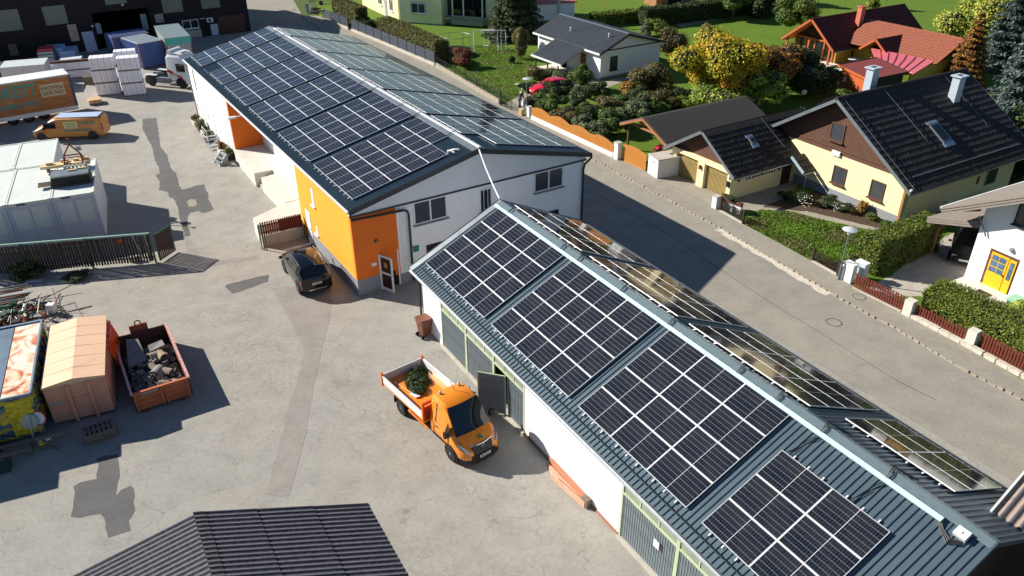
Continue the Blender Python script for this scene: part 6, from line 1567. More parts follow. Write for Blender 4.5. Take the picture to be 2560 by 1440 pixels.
for (P, Ln) in ((Vector((2.9, -.35, 3.88)) + SL * L1_, 2.3), (Vector((2.9, 6.8, 3.88)) + SL * L1_, 3.7)): b = MB(); b.bar(P, P + Vector((0, Ln, 0)), .14, .16); b.build('gutter', MT['white_paint'], wb)
P = Vector((2.9, 1.9, 3.9)) + SL * (L1_ + 2.9); b = MB(); b.bar(P, P + Vector((0, 4.9, 0)), .14, .16); b.build('gutter', MT['white_paint'], wb)
for y in (2.6, 4.3, 6.3): cbox(wb, 'porch_post', P.x + .15, P.x + .25, y, y + .1, .07, P.z, MT['brown_dark'])
window(wb, c=(1.55, 0, 1.42), w=.85, h=1.25, frame=MT['brown_dark'], glass=MT['curtain'], sill=MT['brown_dark'], **G0)
G2 = dict(mb_axis=(0, 1, 0), nrm=(-1, 0, 0))
window(wb, c=(0, 6.3, 1.3), w=.8, h=1.0, frame=plain('red_brown_shutter', '#a0432a', .6), glass=plain('red_shutter', '#a0432a', .6), **G2)
cbox(wb, 'entrance_door', -.04, 0, 2.2, 3.0, .1, 2.0, plain('brown_door', '#8a4a2c', .6)); cbox(wb, 'porch_floor', -2.6, -.05, 2.0, 6.8, .05, .2, MT['concrete_w'])
for (s_, t_) in ((1.9, 6.3), (1.2, 1.2)): q = Vector((2.9, t_, 3.95)) + SL * s_; b = MB(); b.tube([q, q + Vector((0, 0, .3))], .05, 6); b.tube([q + Vector((0, 0, .3)), q + Vector((0, 0, .38))], .09, 6); b.build('vent_pipe', MT['white_paint'], wb)
t = empty('satellite_dish', 'big black round dish leaning at the bungalow porch', 'dish', (*G(1412, 172).xy, .1), WO[2]); b = MB(); b.lathe((0, 0, .85), [(.80, -.03), (.80, .03), (.4, .12), (.02, .15)], 26, axis='y'); b.build('dish', MT['black_plastic'], t); b = MB(); b.tube([(0, .2, .8), (0, .3, 0)], .05, 6); b.build('stand', MT['galv'], t)
t = empty('telegraph_pole', 'grey concrete pole standing behind the bungalow roof', 'pole', (*G(1396, 62).xy, 0), 0); b = MB(); b.tube([(0, 0, 0), (0, 0, 8)], [.22, .17], 10); b.build('shaft', MT['concrete'], t); b = MB(); b.lathe((0, 0, 3.1), [(.5, -.2), (.23, .5)], 10); b.build('collar', MT['galv'], t)

# ------------------------------------------------------------------ red-roofed house
RO = (31.81, 77.59, -1.0333)
rh = empty('red_roofed_house', 'yellow house with red tiled roofs and orange timber front', 'house', (RO[0], RO[1], 0), RO[2])
OW = MT['orange_wood']
pr_ = gable_house(rh, -5.1, 0, 0, 12.6, 2.0, -2.5, 3.95, (MT['ochre'], MT['brown_dark']), (1.3, .3, .6), soffit=OW)
tiles(rh, *pr_[1], MT['tile_redd'], .35, .42, 0); tiles(rh, *pr_[0], MT['tile_red'], .35, .42, 0)
for s, mat in ((0, 1), (1, 1)):
    P0, T, S, N, Lt, Ls = pr_[s]; b = MB(); b.bar(P0 + Vector((0, -.05, -.03)), P0 + Vector((0, -.05, -.03)) + S * Ls, .08, .22, 0, N); b.build('barge_board', OW, rh)
b = MB(); b.tube([(-2.5, -1.3, 4.1), (-2.5, 12.9, 4.1)], .09, 6); b.build('ridge_tiles', MT['tile_redd'], rh)
chimney(rh, -1.2, 4.2, 2.6, 4.9, .5, .62, plain('salmon_chimney', '#c8705a', .7))
# glazed front
cbox(rh, 'glass_front', -4.9, -.3, -.03, 0, .15, 1.95, MT['glass'])
for x in (-5.0, -3.7, -2.6, -1.45, -.3): cbox(rh, 'timber_post', x - .08, x + .08, -.12, -.03, .07, 2.0, OW)
for x in (-5.2, -2.5, .1): cbox(rh, 'porch_post', x - .09, x + .09, -1.2, -1.02, .07, 2.1, OW)
cbox(rh, 'beam', -5.2, .2, -.15, -.03, 1.95, 2.1, OW); cbox(rh, 'porch_floor', -5.4, .6, -1.4, 0, .07, .2, MT['concrete_w'])
cbox(rh, 'yellow_strip', 0, .02, .1, 2.2, .1, 1.9, MT['ochre']); cbox(rh, 'door', .0, .05, 2.4, 3.3, .1, 1.9, MT['brown_wood'])
# cross wing with red tiled roof and pink metal apron
mx = 1.9 / 3.5
cbox(rh, 'wing_wall', 0, 9.3, 2.6, 8.0, .07, 2.1, MT['ochre'])
def slope_tiles(P0, T, S_run, drop, Lt, mat, nm, tw=.35, tl=.4):
    T = Vector(T).normalized(); S = Vector(S_run); Ls = math.sqrt(S.length ** 2 + drop * drop); Sd = (S + Vector((0, 0, -drop))).normalized(); N = T.cross(Sd); 
    if N.z < 0: N = -N
    P0 = Vector(P0); b = MB(); q = [P0, P0 + T * Lt, P0 + T * Lt + Sd * Ls, P0 + Sd * Ls]; b.ext(q, -N * .1); b.build('roof_deck', MT['brown_dark'], rh)
    if mat: tiles(rh, P0, T, Sd, N, Lt, Ls, mat, tw, tl, 0)
    return P0, T, Sd, N, Lt, Ls
slope_tiles((-.6, 5.0, 3.75), (1, 0, 0), (0, -3.6, 0), 1.75, 10.2, MT['tile_red'], 'a')
slope_tiles((-.6, 5.0, 3.75), (1, 0, 0), (0, 3.6, 0), 1.75, 10.2, MT['tile_red'], 'b')
# small front gable on the wing
ga = empty('dormer_gable', None, None, (4.0, 1.2, 0)); ga.parent = rh
for s in (-1, 1):
    S = Vector((s, 0, -.75)).normalized(); N = Vector((s * .75, 0, 1)).normalized()
    b = MB(); P0 = Vector((0, -1.2, 3.25)); q = [P0, P0 + Vector((0, 4.4, 0)), P0 + Vector((0, 4.4, 0)) + S * 1.9, P0 + S * 1.9]; b.ext(q, -N * .1); b.build('roof_slope', MT['tile_redd'] if s > 0 else MT['tile_red'], ga)
    b = MB(); b.bar(P0 + Vector((0, -.04, -.03)), P0 + Vector((0, -.04, -.03)) + S * 1.9, .07, .18, 0, N); b.build('barge_board', OW, ga)
for k in range(12):
    s = -1 if k < 6 else 1; f_ = (k % 6 + .5) / 6; b = MB(); b.lathe((s * 1.4 * f_, -1.15, 3.02 - 1.05 * f_), [(.01, -.05), (.05, 0), (.01, .05)], 8); b.build('lantern_bulb', plain('warm_bulb', '#efe2c8', .4) if k == 0 else ga.children[-1].data.materials[0], ga)
# pink standing seam roof
PK_ = plain('pink_red_sheet_roof', '#d9727c', .4, .15, var=.1)
sp_ = [Vector((3.6, .2, 2.35)), Vector((9.6, .9, 2.35)), Vector((10.6, -3.4, 2.0)), Vector((6.0, -2.2, 2.0))]
b = MB(); b.ext([p for p in sp_], (0, 0, -.12)); b.build('apron_roof', PK_, rh)
b = MB()
for k in range(1, 7): f_ = k / 7; b.bar(sp_[0].lerp(sp_[1], f_) + Vector((0, 0, .02)), sp_[3].lerp(sp_[2], f_) + Vector((0, 0, .02)), .04, .05)
b.build('standing_seams', plain('dark_red_seam', '#a8434e', .4), rh)
b = MB(); b.ext([(10.4, -3.3, .07), (9.5, 1.0, .07), (9.3, 7.9, .07), (9.1, 7.9, .07), (9.3, .95, .07), (10.2, -3.3, .07)], (0, 0, 1.95)); b.build('yard_wall', MT['ochre'], rh)
# flat-roofed orange shed
b = MB(); z = 2.2; q = [Vector((5.65, -6.95, z)), Vector((5.8, -2.0, z)), Vector((10.4, -3.85, z)), Vector((10.25, -8.8, z))]
shd = empty('timber_shed', 'orange boarded shed with flat dark red roof', 'shed', (RO[0], RO[1], 0), RO[2])
b.ext(q, (0, 0, -.16)); b.build('roof', plain('dark_red_felt', '#7a3432', .85, var=.15), shd)
for i, j in ((0, 3), (0, 1), (3, 2), (1, 2)):
    b = MB(); b.bar(q[i] + Vector((0, 0, -.04)), q[j] + Vector((0, 0, -.04)), .08, .18); b.build('fascia', OW if (i, j) == (0, 3) else MT['brown_dark'], shd)
w0, w1 = Vector((6.2, -7.0, 0)), Vector((10.2, -8.5, 0)); d = (w1 - w0); dn = Vector((-d.y, d.x, 0)).normalized()
for k in range(15): a_ = w0 + Vector((0, 0, .1 + k * .13)); c = w1 + Vector((0, 0, .1 + k * .13)); b = MB(); b.bar(a_ + Vector((0, 0, .06)), c + Vector((0, 0, .06)), .04, .125); b.build('wall_board', OW, shd)
b = MB(); b.bar(w0 + Vector((3.2, -1.35, 1.0)), Vector((6.2, -2.5, 1.0)), .0 + .1, 1.9); 
cbox(shd, 'side_wall', 6.2, 6.3, -7.0, -2.4, .07, 2.05, OW); cbox(shd, 'back_wall', 6.3, 10.0, -3.9, -3.8, .07, 2.0, MT['brown_dark']); b = MB(); b.bar(w1 + Vector((0, 0, 1.05)), Vector((10.0, -3.9, 1.05)), .08, 1.95); b.build('side_wall', MT['brown_dark'], shd)
t = empty('bird_house', 'pale little house box hanging on the orange shed wall', 'bird house', wl(RO, 7.0, -7.5, 1.15), RO[2] - .35); cbox(t, 'box', -.22, .22, -.2, 0, 0, .45, MT['white_paint']); b = MB(); b.ext([(-.3, -.24, .45), (.3, -.24, .45), (0, -.24, .7)], (0, .24, 0)); b.build('roof', MT['galv'], t)
t = empty('garden_parasol', 'closed dark red parasol on the lawn behind the red roof', 'parasol', G(2212, 25, 0), 0); b = MB(); b.lathe((0, 0, 1.3), [(.5, 0), (.75, .5), (.35, 1.2), (.05, 1.6)], 12); b.build('canopy', plain('dark_red_cloth', '#7c2230', .8), t); b = MB(); b.tube([(0, 0, 0), (0, 0, 1.4)], .04, 6); b.build('pole', MT['galv'], t)

# ------------------------------------------------------------------ white house at the right edge
XO = (23.3, 35.1, -1.08)
xh = empty('white_house', 'white house with yellow door and wide grey-brown roof at the right edge', 'house', (XO[0], XO[1], 0), XO[2])
b = MB(); b.ext([(0, 0, .07), (7, 0, .07), (7, 0, 3.9), (3.6, 0, 6.25), (0, 0, 4.2)], (0, 6, 0)); b.build('wall', MT['white_render'], xh)
MT['taupe'] = dirty('grey_brown_eave_board', '#8a8078', .7, .15, 3, .1); MT['taupe_roof'] = dirty('grey_brown_roof_felt', '#857d75', .8, .2, 1, .2)
b = MB(); rp_ = [Vector((-1.75, -.35, 3.5)), Vector((.6, 4.2, 3.5)), Vector((5, 10, 5.0)), Vector((9, 3.5, 7.0)), Vector((4.5, -2.8, 5.6))]
b = MB(); R0, R1, R2, R3 = Vector((-1.65, -1, 3.55)), Vector((-1.65, 9, 3.55)), Vector((3.6, 9, 6.5)), Vector((3.6, -1, 6.5))
N = (R1 - R0).cross(R3 - R0).normalized(); N = -N if N.z < 0 else N
b.ext([R0, R1, R2, R3], -N * .12); b.build('roof', MT['taupe_roof'], xh)
for k in range(3): b = MB(); o_ = N * (-.05 - .13 * k) + Vector((0, -.04 + .03 * k, 0)); b.bar(R0 + o_, R3 + o_, .06, .11, 0, N); b.build('verge_board', MT['taupe'], xh)
b = MB(); b.tube([R0 - N * .02, R1 - N * .02], .07, 6); b.build('gutter', MT['white_paint'], xh)
for y in (-.5, 2.2): b = MB(); b.bar((-1.3, y, 3.45), (.0, y, 4.0), .16, .2); b.build('rafter', MT['brown_wood'], xh)
# carport roof
cp_ = empty('carport', 'carport with low grey-brown roof on a braced brown post', 'carport', (XO[0], XO[1], 0), XO[2])
C0, C1, C2, C3 = Vector((-2.95, .3, 2.2)), Vector((-.03, .3, 3.1)), Vector((-.03, 7, 3.1)), Vector((-2.95, 7, 2.2))
b = MB(); b.ext([C0, C1, C2, C3], (0, 0, -.1)); b.build('roof', MT['taupe_roof'], cp_)
for k in range(3): b = MB(); o_ = Vector((0, -.03 + .02 * k, -.03 - .13 * k)); b.bar(C0 + o_, C1 + o_, .05, .11); b.build('fascia_board', MT['taupe'], cp_)
cbox(cp_, 'post', -2.55, -2.41, .6, .74, .07, 2.2, MT['crate']); cbox(cp_, 'post', -2.9, -2.76, 6.5, 6.64, .07, 2.1, MT['crate'])
b = MB(); b.bar((-2.48, .67, 1.6), (-2.0, .67, 2.3), .1, .1); b.build('brace', MT['crate'], cp_); b = MB(); b.bar((-2.48, .67, 1.6), (-2.8, .67, 2.1), .1, .1); b.build('brace', MT['crate'], cp_)
cbox(cp_, 'back_wall', -3.0, 0, 6.9, 7.0, .07, 2.3, MT['brown_dark'])
# door
DY = plain('bright_yellow_door', '#f1b81e', .45, var=.08)
d = bpy.data.objects.new('entrance_door', None); COL.objects.link(d); d.parent = xh; d.empty_display_size = .1
cbox(d, 'frame', .84, 2.32, -.01, .02, .12, 2.12, MT['brown_wood']); cbox(d, 'leaf', .98, 1.86, -.05, -.01, .15, 2.0, DY); cbox(d, 'side_leaf', 1.90, 2.25, -.05, -.01, .15, 1.98, DY)
BG = plain('blue_curtain_glass', '#53708a', .1, var=.5)
for i in range(2):
    for j in range(3): cbox(d, 'pane', 1.06 + i * .37, 1.39 + i * .37, -.06, -.05, 1.0 + j * .31, 1.27 + j * .31, BG)
cbox(d, 'pane', 1.98, 2.18, -.06, -.05, .9, 1.85, BG); cbox(d, 'handle', 1.77, 1.83, -.1, -.05, .98, 1.08, MT['rust']); 
for z in (.35, 1.0, 1.65): cbox(d, 'hinge', .9, 1.0, -.07, -.01, z, z + .06, MT['rust'])
b = MB(); b.lathe((1.7, -.1, 2.5), [(.13, -.06), (.16, .0), (.12, .1), (.02, .12)], 12); b.build('wall_lamp', MT['white_paint'], xh)
window(xh, c=(2.1, 0, 4.3), w=1.3, h=1.15, frame=MT['anthra'], glass=MT['curtain'], sill=MT['anthra'], **G0)
b = MB(); b.tube([(-.12, -.2, 3.5), (.3, -.12, 2.9), (.45, -.1, 2.6)], .04, 6); b.build('downpipe', MT['galv'], xh)
t = empty('door_step', 'pale concrete door step with a black mat before the yellow door', 'door step', (XO[0], XO[1], 0), XO[2]); cbox(t, 'slab', .1, 3.2, -1.35, -.02, .07, .2, MT['concrete_w']); cbox(t, 'mat', 1.3, 2.0, -1.1, -.7, .2, .215, MT['black_plastic'])
t = empty('green_bin', 'green lidded bin at the right of the yellow door', 'bin', wl(XO, 3.5, -1.5, .07), XO[2]); b = MB(); b.box(-.28, .28, -.3, .3, 0, .85); b.build('body', plain('bin_grey_green', '#4d6a52', .5), t); b = MB(); b.ext([(-.33, -.35, .85), (.33, -.35, .85), (.33, .35, .92), (-.33, .35, .92)], (0, 0, .07)); b.build('lid', plain('pale_green_lid', '#8fc0a0', .5), t)

# ------------------------------------------------------------------ lime white house at the top
LO = G(1001, 60); la = -.32
l0, l1 = G(1001, 58), G(1105, 66)
la = math.atan2(l1.y - l0.y, l1.x - l0.x)
lh = empty('lime_house', 'pale lime house with white windows and a loggia at the top', 'house', (l0.x, l0.y, 0), la)
fl0 = G(850, -12); fa_ = math.atan2(fl0.y - l0.y, fl0.x - l0.x)
cbox(lh, 'wall', 0, 5.6, 0, 9, .0, 7, MT['greenish']); cbox(lh, 'wall', 5.6, 12.5, 1.6, 9, 0, 7, MT['greenish']); cbox(lh, 'plinth', -.01, 5.6, -.015, 0, .0, .22, MT['plinth'])
dv = Vector((cos(fa_ - la), sin(fa_ - la), 0)); b = MB(); b.ext([(0, 0, 0), tuple(dv * 13), tuple(dv * 13 + Vector((3, 6, 0))), (3, 6, 0)], (0, 0, 6)); b.build('wall', MT['cream'], lh)
window(lh, c=(2.55, 0, 1.9), w=1.9, h=1.15, frame=MT['white_paint'], glass=MT['curtain'], sashes=2, sill=MT['plinth'], **G0)
b = MB(); b.box(1.5, 3.6, -.02, 0, 1.25, 2.55); b.build('window_surround', plain('lilac_grey', '#b3b8c6', .8), lh)
cbox(lh, 'loggia_back', 5.7, 10.6, 1.5, 1.6, 1.0, 3.6, MT['glass']); cbox(lh, 'balcony_front', 6.8, 10.8, .1, .2, .3, 1.35, MT['plinth']); cbox(lh, 'balcony_floor', 5.6, 10.8, .1, 1.6, .9, 1.0, MT['concrete'])
for x in (6.9, 8.3, 10.7): cbox(lh, 'loggia_post', x, x + .12, .12, .24, 1.3, 3.6, MT['white_paint'])
cbox(lh, 'chair', 9.0, 9.5, .6, 1.1, 1.0, 1.9, MT['brown_wood'])
pd = Vector((-dv.y, dv.x, 0)) * (1 if Vector((-dv.y, dv.x, 0)).y < 0 else -1)
for (k, w_, h_, z_) in ((2.6, 1.1, 1.4, 1.7), (6.3, 1.3, 1.4, 1.9), ):
    window(lh, mb_axis=tuple(dv), nrm=tuple(pd), c=tuple(dv * k + Vector((0, 0, z_))), w=w_, h=h_, frame=MT['white_paint'], glass=MT['glass'], sashes=2, sill=MT['white_paint'])
b = MB(); b.obox(dv * 4.4 + pd * .02 + Vector((0, 0, 1.1)), dv * .4, pd * .02, Vector((0, 0, 1.0))); b.build('door', plain('grey_lilac_door', '#9fa3b2', .5), lh)
b = MB(); b.tube([(-.05, -.08, 5.5), (-.05, -.08, 0)], .05, 6); b.build('downpipe', MT['brown_dark'], lh)
t = empty('garden_hut', 'small timber hut with pale boards at the top edge', 'hut', G(1688, 14), .4); cbox(t, 'wall', -3, 3, 0, 3, 0, 2.6, MT['crate']); cbox(t, 'opening', -1.2, .8, -.05, 0, 0, 2.2, MT['dark']); cbox(t, 'plinth', -3.2, 3.2, -1.2, 0, 0, .15, MT['concrete_w']); b = MB(); b.ext([(-3.4, -.4, 2.6), (3.4, -.4, 2.6), (3.4, 3.4, 3.4), (-3.4, 3.4, 3.4)], (0, 0, .1)); b.build('roof', MT['brown_dark'], t)
t = empty('red_flat_roof', 'low building with flat brick red roof left of the bungalow', 'outbuilding', G(1330, 55), .3); cbox(t, 'wall', -1, 5.5, 0, 4, 0, 2.0, MT['white_render']); cbox(t, 'roof', -1.2, 5.7, -.3, 4.2, 2.0, 2.12, plain('brick_red_roof', '#a8605a', .8, var=.15))

# ------------------------------------------------------------------ corrugated shed roof in the foreground, bottom
MT['crest'] = dirty('pale_lit_crest', '#6d6c78', .85, .6, 6, .3, dark=.3, fine=30)  # light caught along the rib crests is put into this paler colour
MT['corr_fg'] = (lambda t: (t.col(t.mix(t.ramp(t.noise(9, 6, .75), [(.42, 0.0), (.7, .9)]), (.022, .022, .030), (.085, .085, .105))).bump(t.noise(30, 4, .7), .5, .01), t.m)[1])(NT('mossy_dark_fibre_cement', .9))
fs = empty('foreground_shed', 'shed with dark corrugated fibre cement roof at the bottom edge', 'shed', (0, 0, 0))
# ribs run almost across the picture: P left fold line to right edge
A = G(917, 1232, 4.0); Bq = G(495, 1285, 4.0); dR = (A - Bq).normalized(); C_ = G(1036, 1440, 4.0); dD = (C_ - A).normalized()
Ltop = (A - Bq).length
def corr(par, P0, run, Lr, across, La, pitch, amp, mat, name='roof_sheet', up=Vector((0, 0, 1))):
    """round corrugations whose ribs run along 'run'"""
    n = int(La / pitch * 8); v = []
    for k in range(n + 1):
        x = La * k / n; h = amp * .5 * (1 + cos(2 * pi * x / pitch))
        v += [P0 + across * x + up * h, P0 + across * x + up * h + run * Lr]
    f = [(2 * k, 2 * k + 1, 2 * k + 3, 2 * k + 2) for k in range(n)]
    q = [Vector(v[i]) for i in f[0]]
    if (q[1] - q[0]).cross(q[2] - q[0]).dot(up) < 0: f = [t_[::-1] for t_ in f]
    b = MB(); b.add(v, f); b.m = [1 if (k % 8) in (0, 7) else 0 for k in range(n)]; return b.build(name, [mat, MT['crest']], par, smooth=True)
sl_ = 0.0
# right plane falls gently to the right; left plane falls to the left
runR = (dR + Vector((0, 0, -.10))).normalized(); 
nsh = 3
for k in range(nsh):
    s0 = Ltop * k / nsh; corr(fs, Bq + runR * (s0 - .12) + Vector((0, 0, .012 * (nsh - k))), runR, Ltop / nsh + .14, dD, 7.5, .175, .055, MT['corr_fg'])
bd = (G(310, 1440, 2.6) - Bq); runL = (-dR * 1.0 + Vector((0, 0, -.48))).normalized()
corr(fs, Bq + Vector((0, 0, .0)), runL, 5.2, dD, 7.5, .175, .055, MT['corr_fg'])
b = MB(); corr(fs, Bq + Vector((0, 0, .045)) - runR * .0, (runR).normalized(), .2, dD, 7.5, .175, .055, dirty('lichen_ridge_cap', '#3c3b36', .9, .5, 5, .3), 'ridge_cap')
b = MB(); e = A + Vector((0, 0, -.35)); 
for P_, D_, L_ in ((A, dD, 7.5),): b.bar(P_ + Vector((0, 0, -.65)) - dR * .12, P_ + Vector((0, 0, -.65)) - dR * .12 + D_ * L_, .06, .16)
b.bar(Bq + Vector((0, 0, -.25)) + dD * .1, A + Vector((0, 0, -.55)) + dD * .1, .1, .3); b.bar(Bq + Vector((0, 0, -.25)) + dD * .1, Bq + runL * 5.0 + Vector((0, 0, -.25)) + dD * .1, .1, .3)
b.build('fascia', MT['black_plastic'], fs)
ins = [A - dR * .5 + dD * .3, Bq + runL * 4.8 + dD * .3]
b = MB(); b.ext([(ins[0].x, ins[0].y, 0), (ins[1].x, ins[1].y, 0), (ins[1].x + dD.x * 7, ins[1].y + dD.y * 7, 0), (ins[0].x + dD.x * 7, ins[0].y + dD.y * 7, 0)], (0, 0, 1.5)); b.build('wall', MT['brown_dark'], fs)
# roof corner at the bottom right edge
br = empty('neighbour_roof', 'pale brown corrugated roof corner at the bottom right edge', 'shed', (0, 0, 0))
A2 = G(2475, 1283, 4.2); B2_ = G(2560, 1183, 4.2); C2_ = G(2560, 1345, 4.2); d1 = (B2_ - A2).normalized(); d2 = Vector((d1.y, -d1.x, 0))
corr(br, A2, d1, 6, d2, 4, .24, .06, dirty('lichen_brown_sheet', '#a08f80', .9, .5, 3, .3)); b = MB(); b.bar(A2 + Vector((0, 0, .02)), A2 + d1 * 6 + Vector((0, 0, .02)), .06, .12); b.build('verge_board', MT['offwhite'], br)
b = MB(); P_ = A2 + d2 * .4; b.ext([(P_.x, P_.y, 0)] + [((P_ + d1 * 6).x, (P_ + d1 * 6).y, 0), ((P_ + d1 * 6 + d2 * 3).x, (P_ + d1 * 6 + d2 * 3).y, 0), ((P_ + d2 * 3).x, (P_ + d2 * 3).y, 0)], (0, 0, 4.0)); b.build('wall', MT['brown_dark'], br)
# ================================================================== VEGETATION
def leafmat(name, c, c2, rough=.6):
    t = NT(name, rough, 0, .3); n = t.noise(1.6, 3, .6); a = t.mix(n, c, c2)
    t.col(a); t.b.inputs['Subsurface Weight'].default_value = 0.0
    # thin leaves let some light through
    tr = t.n.new('ShaderNodeBsdfTranslucent'); t.link(a, tr.inputs[0]); mx = t.n.new('ShaderNodeMixShader'); mx.inputs[0].default_value = .22
    out = t.n['Material Output']; t.link(t.b.outputs[0], mx.inputs[1]); t.link(tr.outputs[0], mx.inputs[2]); t.link(mx.outputs[0], out.inputs[0]); return t.m
LF = {
 'green': [leafmat('leaf_green', (.085, .16, .025), (.13, .21, .035)), leafmat('leaf_green_dark', (.045, .09, .018), (.065, .12, .022)), leafmat('leaf_green_light', (.12, .19, .035), (.17, .23, .05))],
 'dark': [leafmat('leaf_dark', (.035, .06, .018), (.06, .09, .025)), leafmat('leaf_darker', (.02, .036, .012), (.035, .055, .018)), leafmat('leaf_dark_light', (.075, .11, .03), (.10, .14, .04))],
 'yellow': [leafmat('leaf_yellow', (.66, .44, .02), (.72, .52, .035)), leafmat('leaf_gold', (.55, .26, .02), (.62, .34, .02)), leafmat('leaf_yellow_green', (.28, .32, .02), (.42, .42, .03))],
 'olive': [leafmat('leaf_olive', (.12, .115, .035), (.17, .15, .05)), leafmat('leaf_olive_brown', (.10, .065, .03), (.14, .09, .035)), leafmat('leaf_olive_light', (.20, .20, .06), (.26, .24, .08))],
 'greygreen': [leafmat('leaf_grey_green', (.12, .16, .07), (.16, .2, .09)), leafmat('leaf_grey_dark', (.06, .085, .04), (.08, .11, .05)), leafmat('leaf_grey_light', (.22, .26, .13), (.28, .31, .16))],
 'rust': [leafmat('leaf_rust', (.26, .10, .025), (.34, .15, .03)), leafmat('leaf_rust_dark', (.10, .05, .02), (.14, .07, .02)), leafmat('leaf_rust_light', (.42, .24, .05), (.5, .3, .06))],
 'red': [leafmat('leaf_red', (.24, .035, .02), (.32, .06, .03)), leafmat('leaf_red_dark', (.09, .02, .015), (.13, .03, .02)), leafmat('leaf_red_green', (.14, .11, .03), (.2, .15, .04))],
 'willow': [leafmat('leaf_willow', (.30, .38, .05), (.38, .45, .07)), leafmat('leaf_willow_green', (.16, .26, .04), (.22, .32, .05)), leafmat('leaf_willow_yellow', (.5, .5, .08), (.56, .54, .1))],
 'blue': [leafmat('needle_blue', (.05, .085, .075), (.08, .12, .11)), leafmat('needle_blue_dark', (.02, .036, .034), (.03, .05, .045)), leafmat('needle_blue_light', (.13, .18, .17), (.18, .23, .22))],
 'hedge': [leafmat('hedge_leaf', (.11, .17, .022), (.16, .21, .03)), leafmat('hedge_leaf_dark', (.04, .065, .015), (.06, .085, .02)), leafmat('hedge_leaf_light', (.22, .27, .04), (.28, .31, .05))],
 'mixhedge': [leafmat('mixed_hedge_leaf', (.10, .12, .03), (.15, .15, .04)), leafmat('mixed_hedge_brown', (.15, .08, .03), (.20, .11, .04)), leafmat('mixed_hedge_green', (.13, .19, .04), (.17, .22, .05))],
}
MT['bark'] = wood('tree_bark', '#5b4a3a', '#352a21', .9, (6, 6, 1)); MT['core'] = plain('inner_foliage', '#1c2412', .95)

def leaves(P, Nn, size, jitter=.5, aspect=1.5, rng=RNG):
    """small rhombic leaf quads at P with rough normals Nn"""
    n = len(P); N_ = Nn + rng.normal(0, jitter, (n, 3)); N_ /= np.linalg.norm(N_, axis=1, keepdims=True) + 1e-9
    a = rng.normal(0, 1, (n, 3)); X = np.cross(N_, a); X /= np.linalg.norm(X, axis=1, keepdims=True) + 1e-9; Y = np.cross(N_, X)
    s = size * rng.uniform(.6, 1.35, (n, 1)); X = X * s * aspect * .5; Y = Y * s * .5
    V = np.stack([P - X, P - Y * .9, P + X, P + Y * .9], 1).reshape(-1, 3); F = np.arange(n * 4).reshape(n, 4); return V, F
def crown(par, name, c, r, n, size, kind, lumps=9, w=(.55, .25, .2), flat=.0, hollow=.72, jit=.55, shape=None, seed=None):
    """uneven crown: leaves on and inside several overlapping lumps"""
    rng = np.random.default_rng(seed if seed is not None else abs(hash((round(c[0], 2), round(c[1], 2), n))) % 99991)
    c = np.array(c, float); r = np.array(r, float)
    d = rng.normal(0, 1, (lumps, 3)); d /= np.linalg.norm(d, axis=1, keepdims=True); d[:, 2] = d[:, 2] * .8 + .05
    lc = c + d * r * rng.uniform(.42, .82, (lumps, 1)); lr = r * rng.uniform(.24, .50, (lumps, 1)) * np.array([1, 1, .85])
    lc = np.vstack([lc, c[None]]); lr = np.vstack([lr, (r * .62)[None]])
    k = rng.integers(0, lumps + 1, n); q = rng.normal(0, 1, (n, 3)); q /= np.linalg.norm(q, axis=1, keepdims=True)
    rad = rng.uniform(hollow, 1.06, (n, 1)); P = lc[k] + q * lr[k] * rad
    # drop leaves buried deep inside other lumps
    if shape is not None: P = shape(P, c, r, rng)
    dd = np.linalg.norm((P - c) / r, axis=1); keep = dd > .42; P = P[keep]; q = q[keep]; k = k[keep]
    P[:, 2] = np.maximum(P[:, 2], .1)
    V, F = leaves(P, q + np.array([0, 0, .35]), size, jit, rng=rng)
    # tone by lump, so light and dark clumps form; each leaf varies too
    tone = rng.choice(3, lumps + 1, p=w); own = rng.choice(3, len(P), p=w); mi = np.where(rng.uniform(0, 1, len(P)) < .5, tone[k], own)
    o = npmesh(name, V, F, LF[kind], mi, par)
    if not name.startswith('crown'): pass
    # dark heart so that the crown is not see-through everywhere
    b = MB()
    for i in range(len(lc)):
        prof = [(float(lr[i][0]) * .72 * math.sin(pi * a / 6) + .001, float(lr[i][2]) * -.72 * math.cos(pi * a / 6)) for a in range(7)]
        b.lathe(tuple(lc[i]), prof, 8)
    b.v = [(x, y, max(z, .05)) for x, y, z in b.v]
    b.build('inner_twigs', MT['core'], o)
    return o
def trunk(par, h, r, limbs=4, spread=1.0, top=.75, seed=0):
    rr = random.Random(seed); b = MB(); b.tube([(0, 0, -.1), (.05, 0, h * .4), (0, .05, h * top)], [r, r * .75, r * .35], 8); b.build('trunk', MT['bark'], par)
    for k in range(limbs):
        a = 2 * pi * k / limbs + rr.uniform(-.4, .4); z = h * rr.uniform(.35, .6); b = MB()
        b.tube([(0, 0, z), (cos(a) * spread * .5, sin(a) * spread * .5, z + h * .15), (cos(a) * spread, sin(a) * spread, z + h * .25)], [r * .45, r * .3, r * .12], 6); b.build('limb', MT['bark'], par)
def tree(label, px, py, h, R, kind, n=7000, size=.16, lumps=12, w=(.55, .25, .2), group=None, z=.07, cz=.6, cat='tree', name='tree', rz=None, tr=True, hollow=.72):
    g_ = G(px, py); t = empty(name, label, cat, (g_.x, g_.y, z), 0, group)
    if tr: trunk(t, h, .05 * h / 2 + .05, 5, R * .55, seed=int(px))
    crown(t, 'crown', (0, 0, h * cz), (R, R, rz or h * (1 - cz) * 1.02), n, size, kind, lumps, w, seed=int(px * 7 + py), hollow=hollow); return t
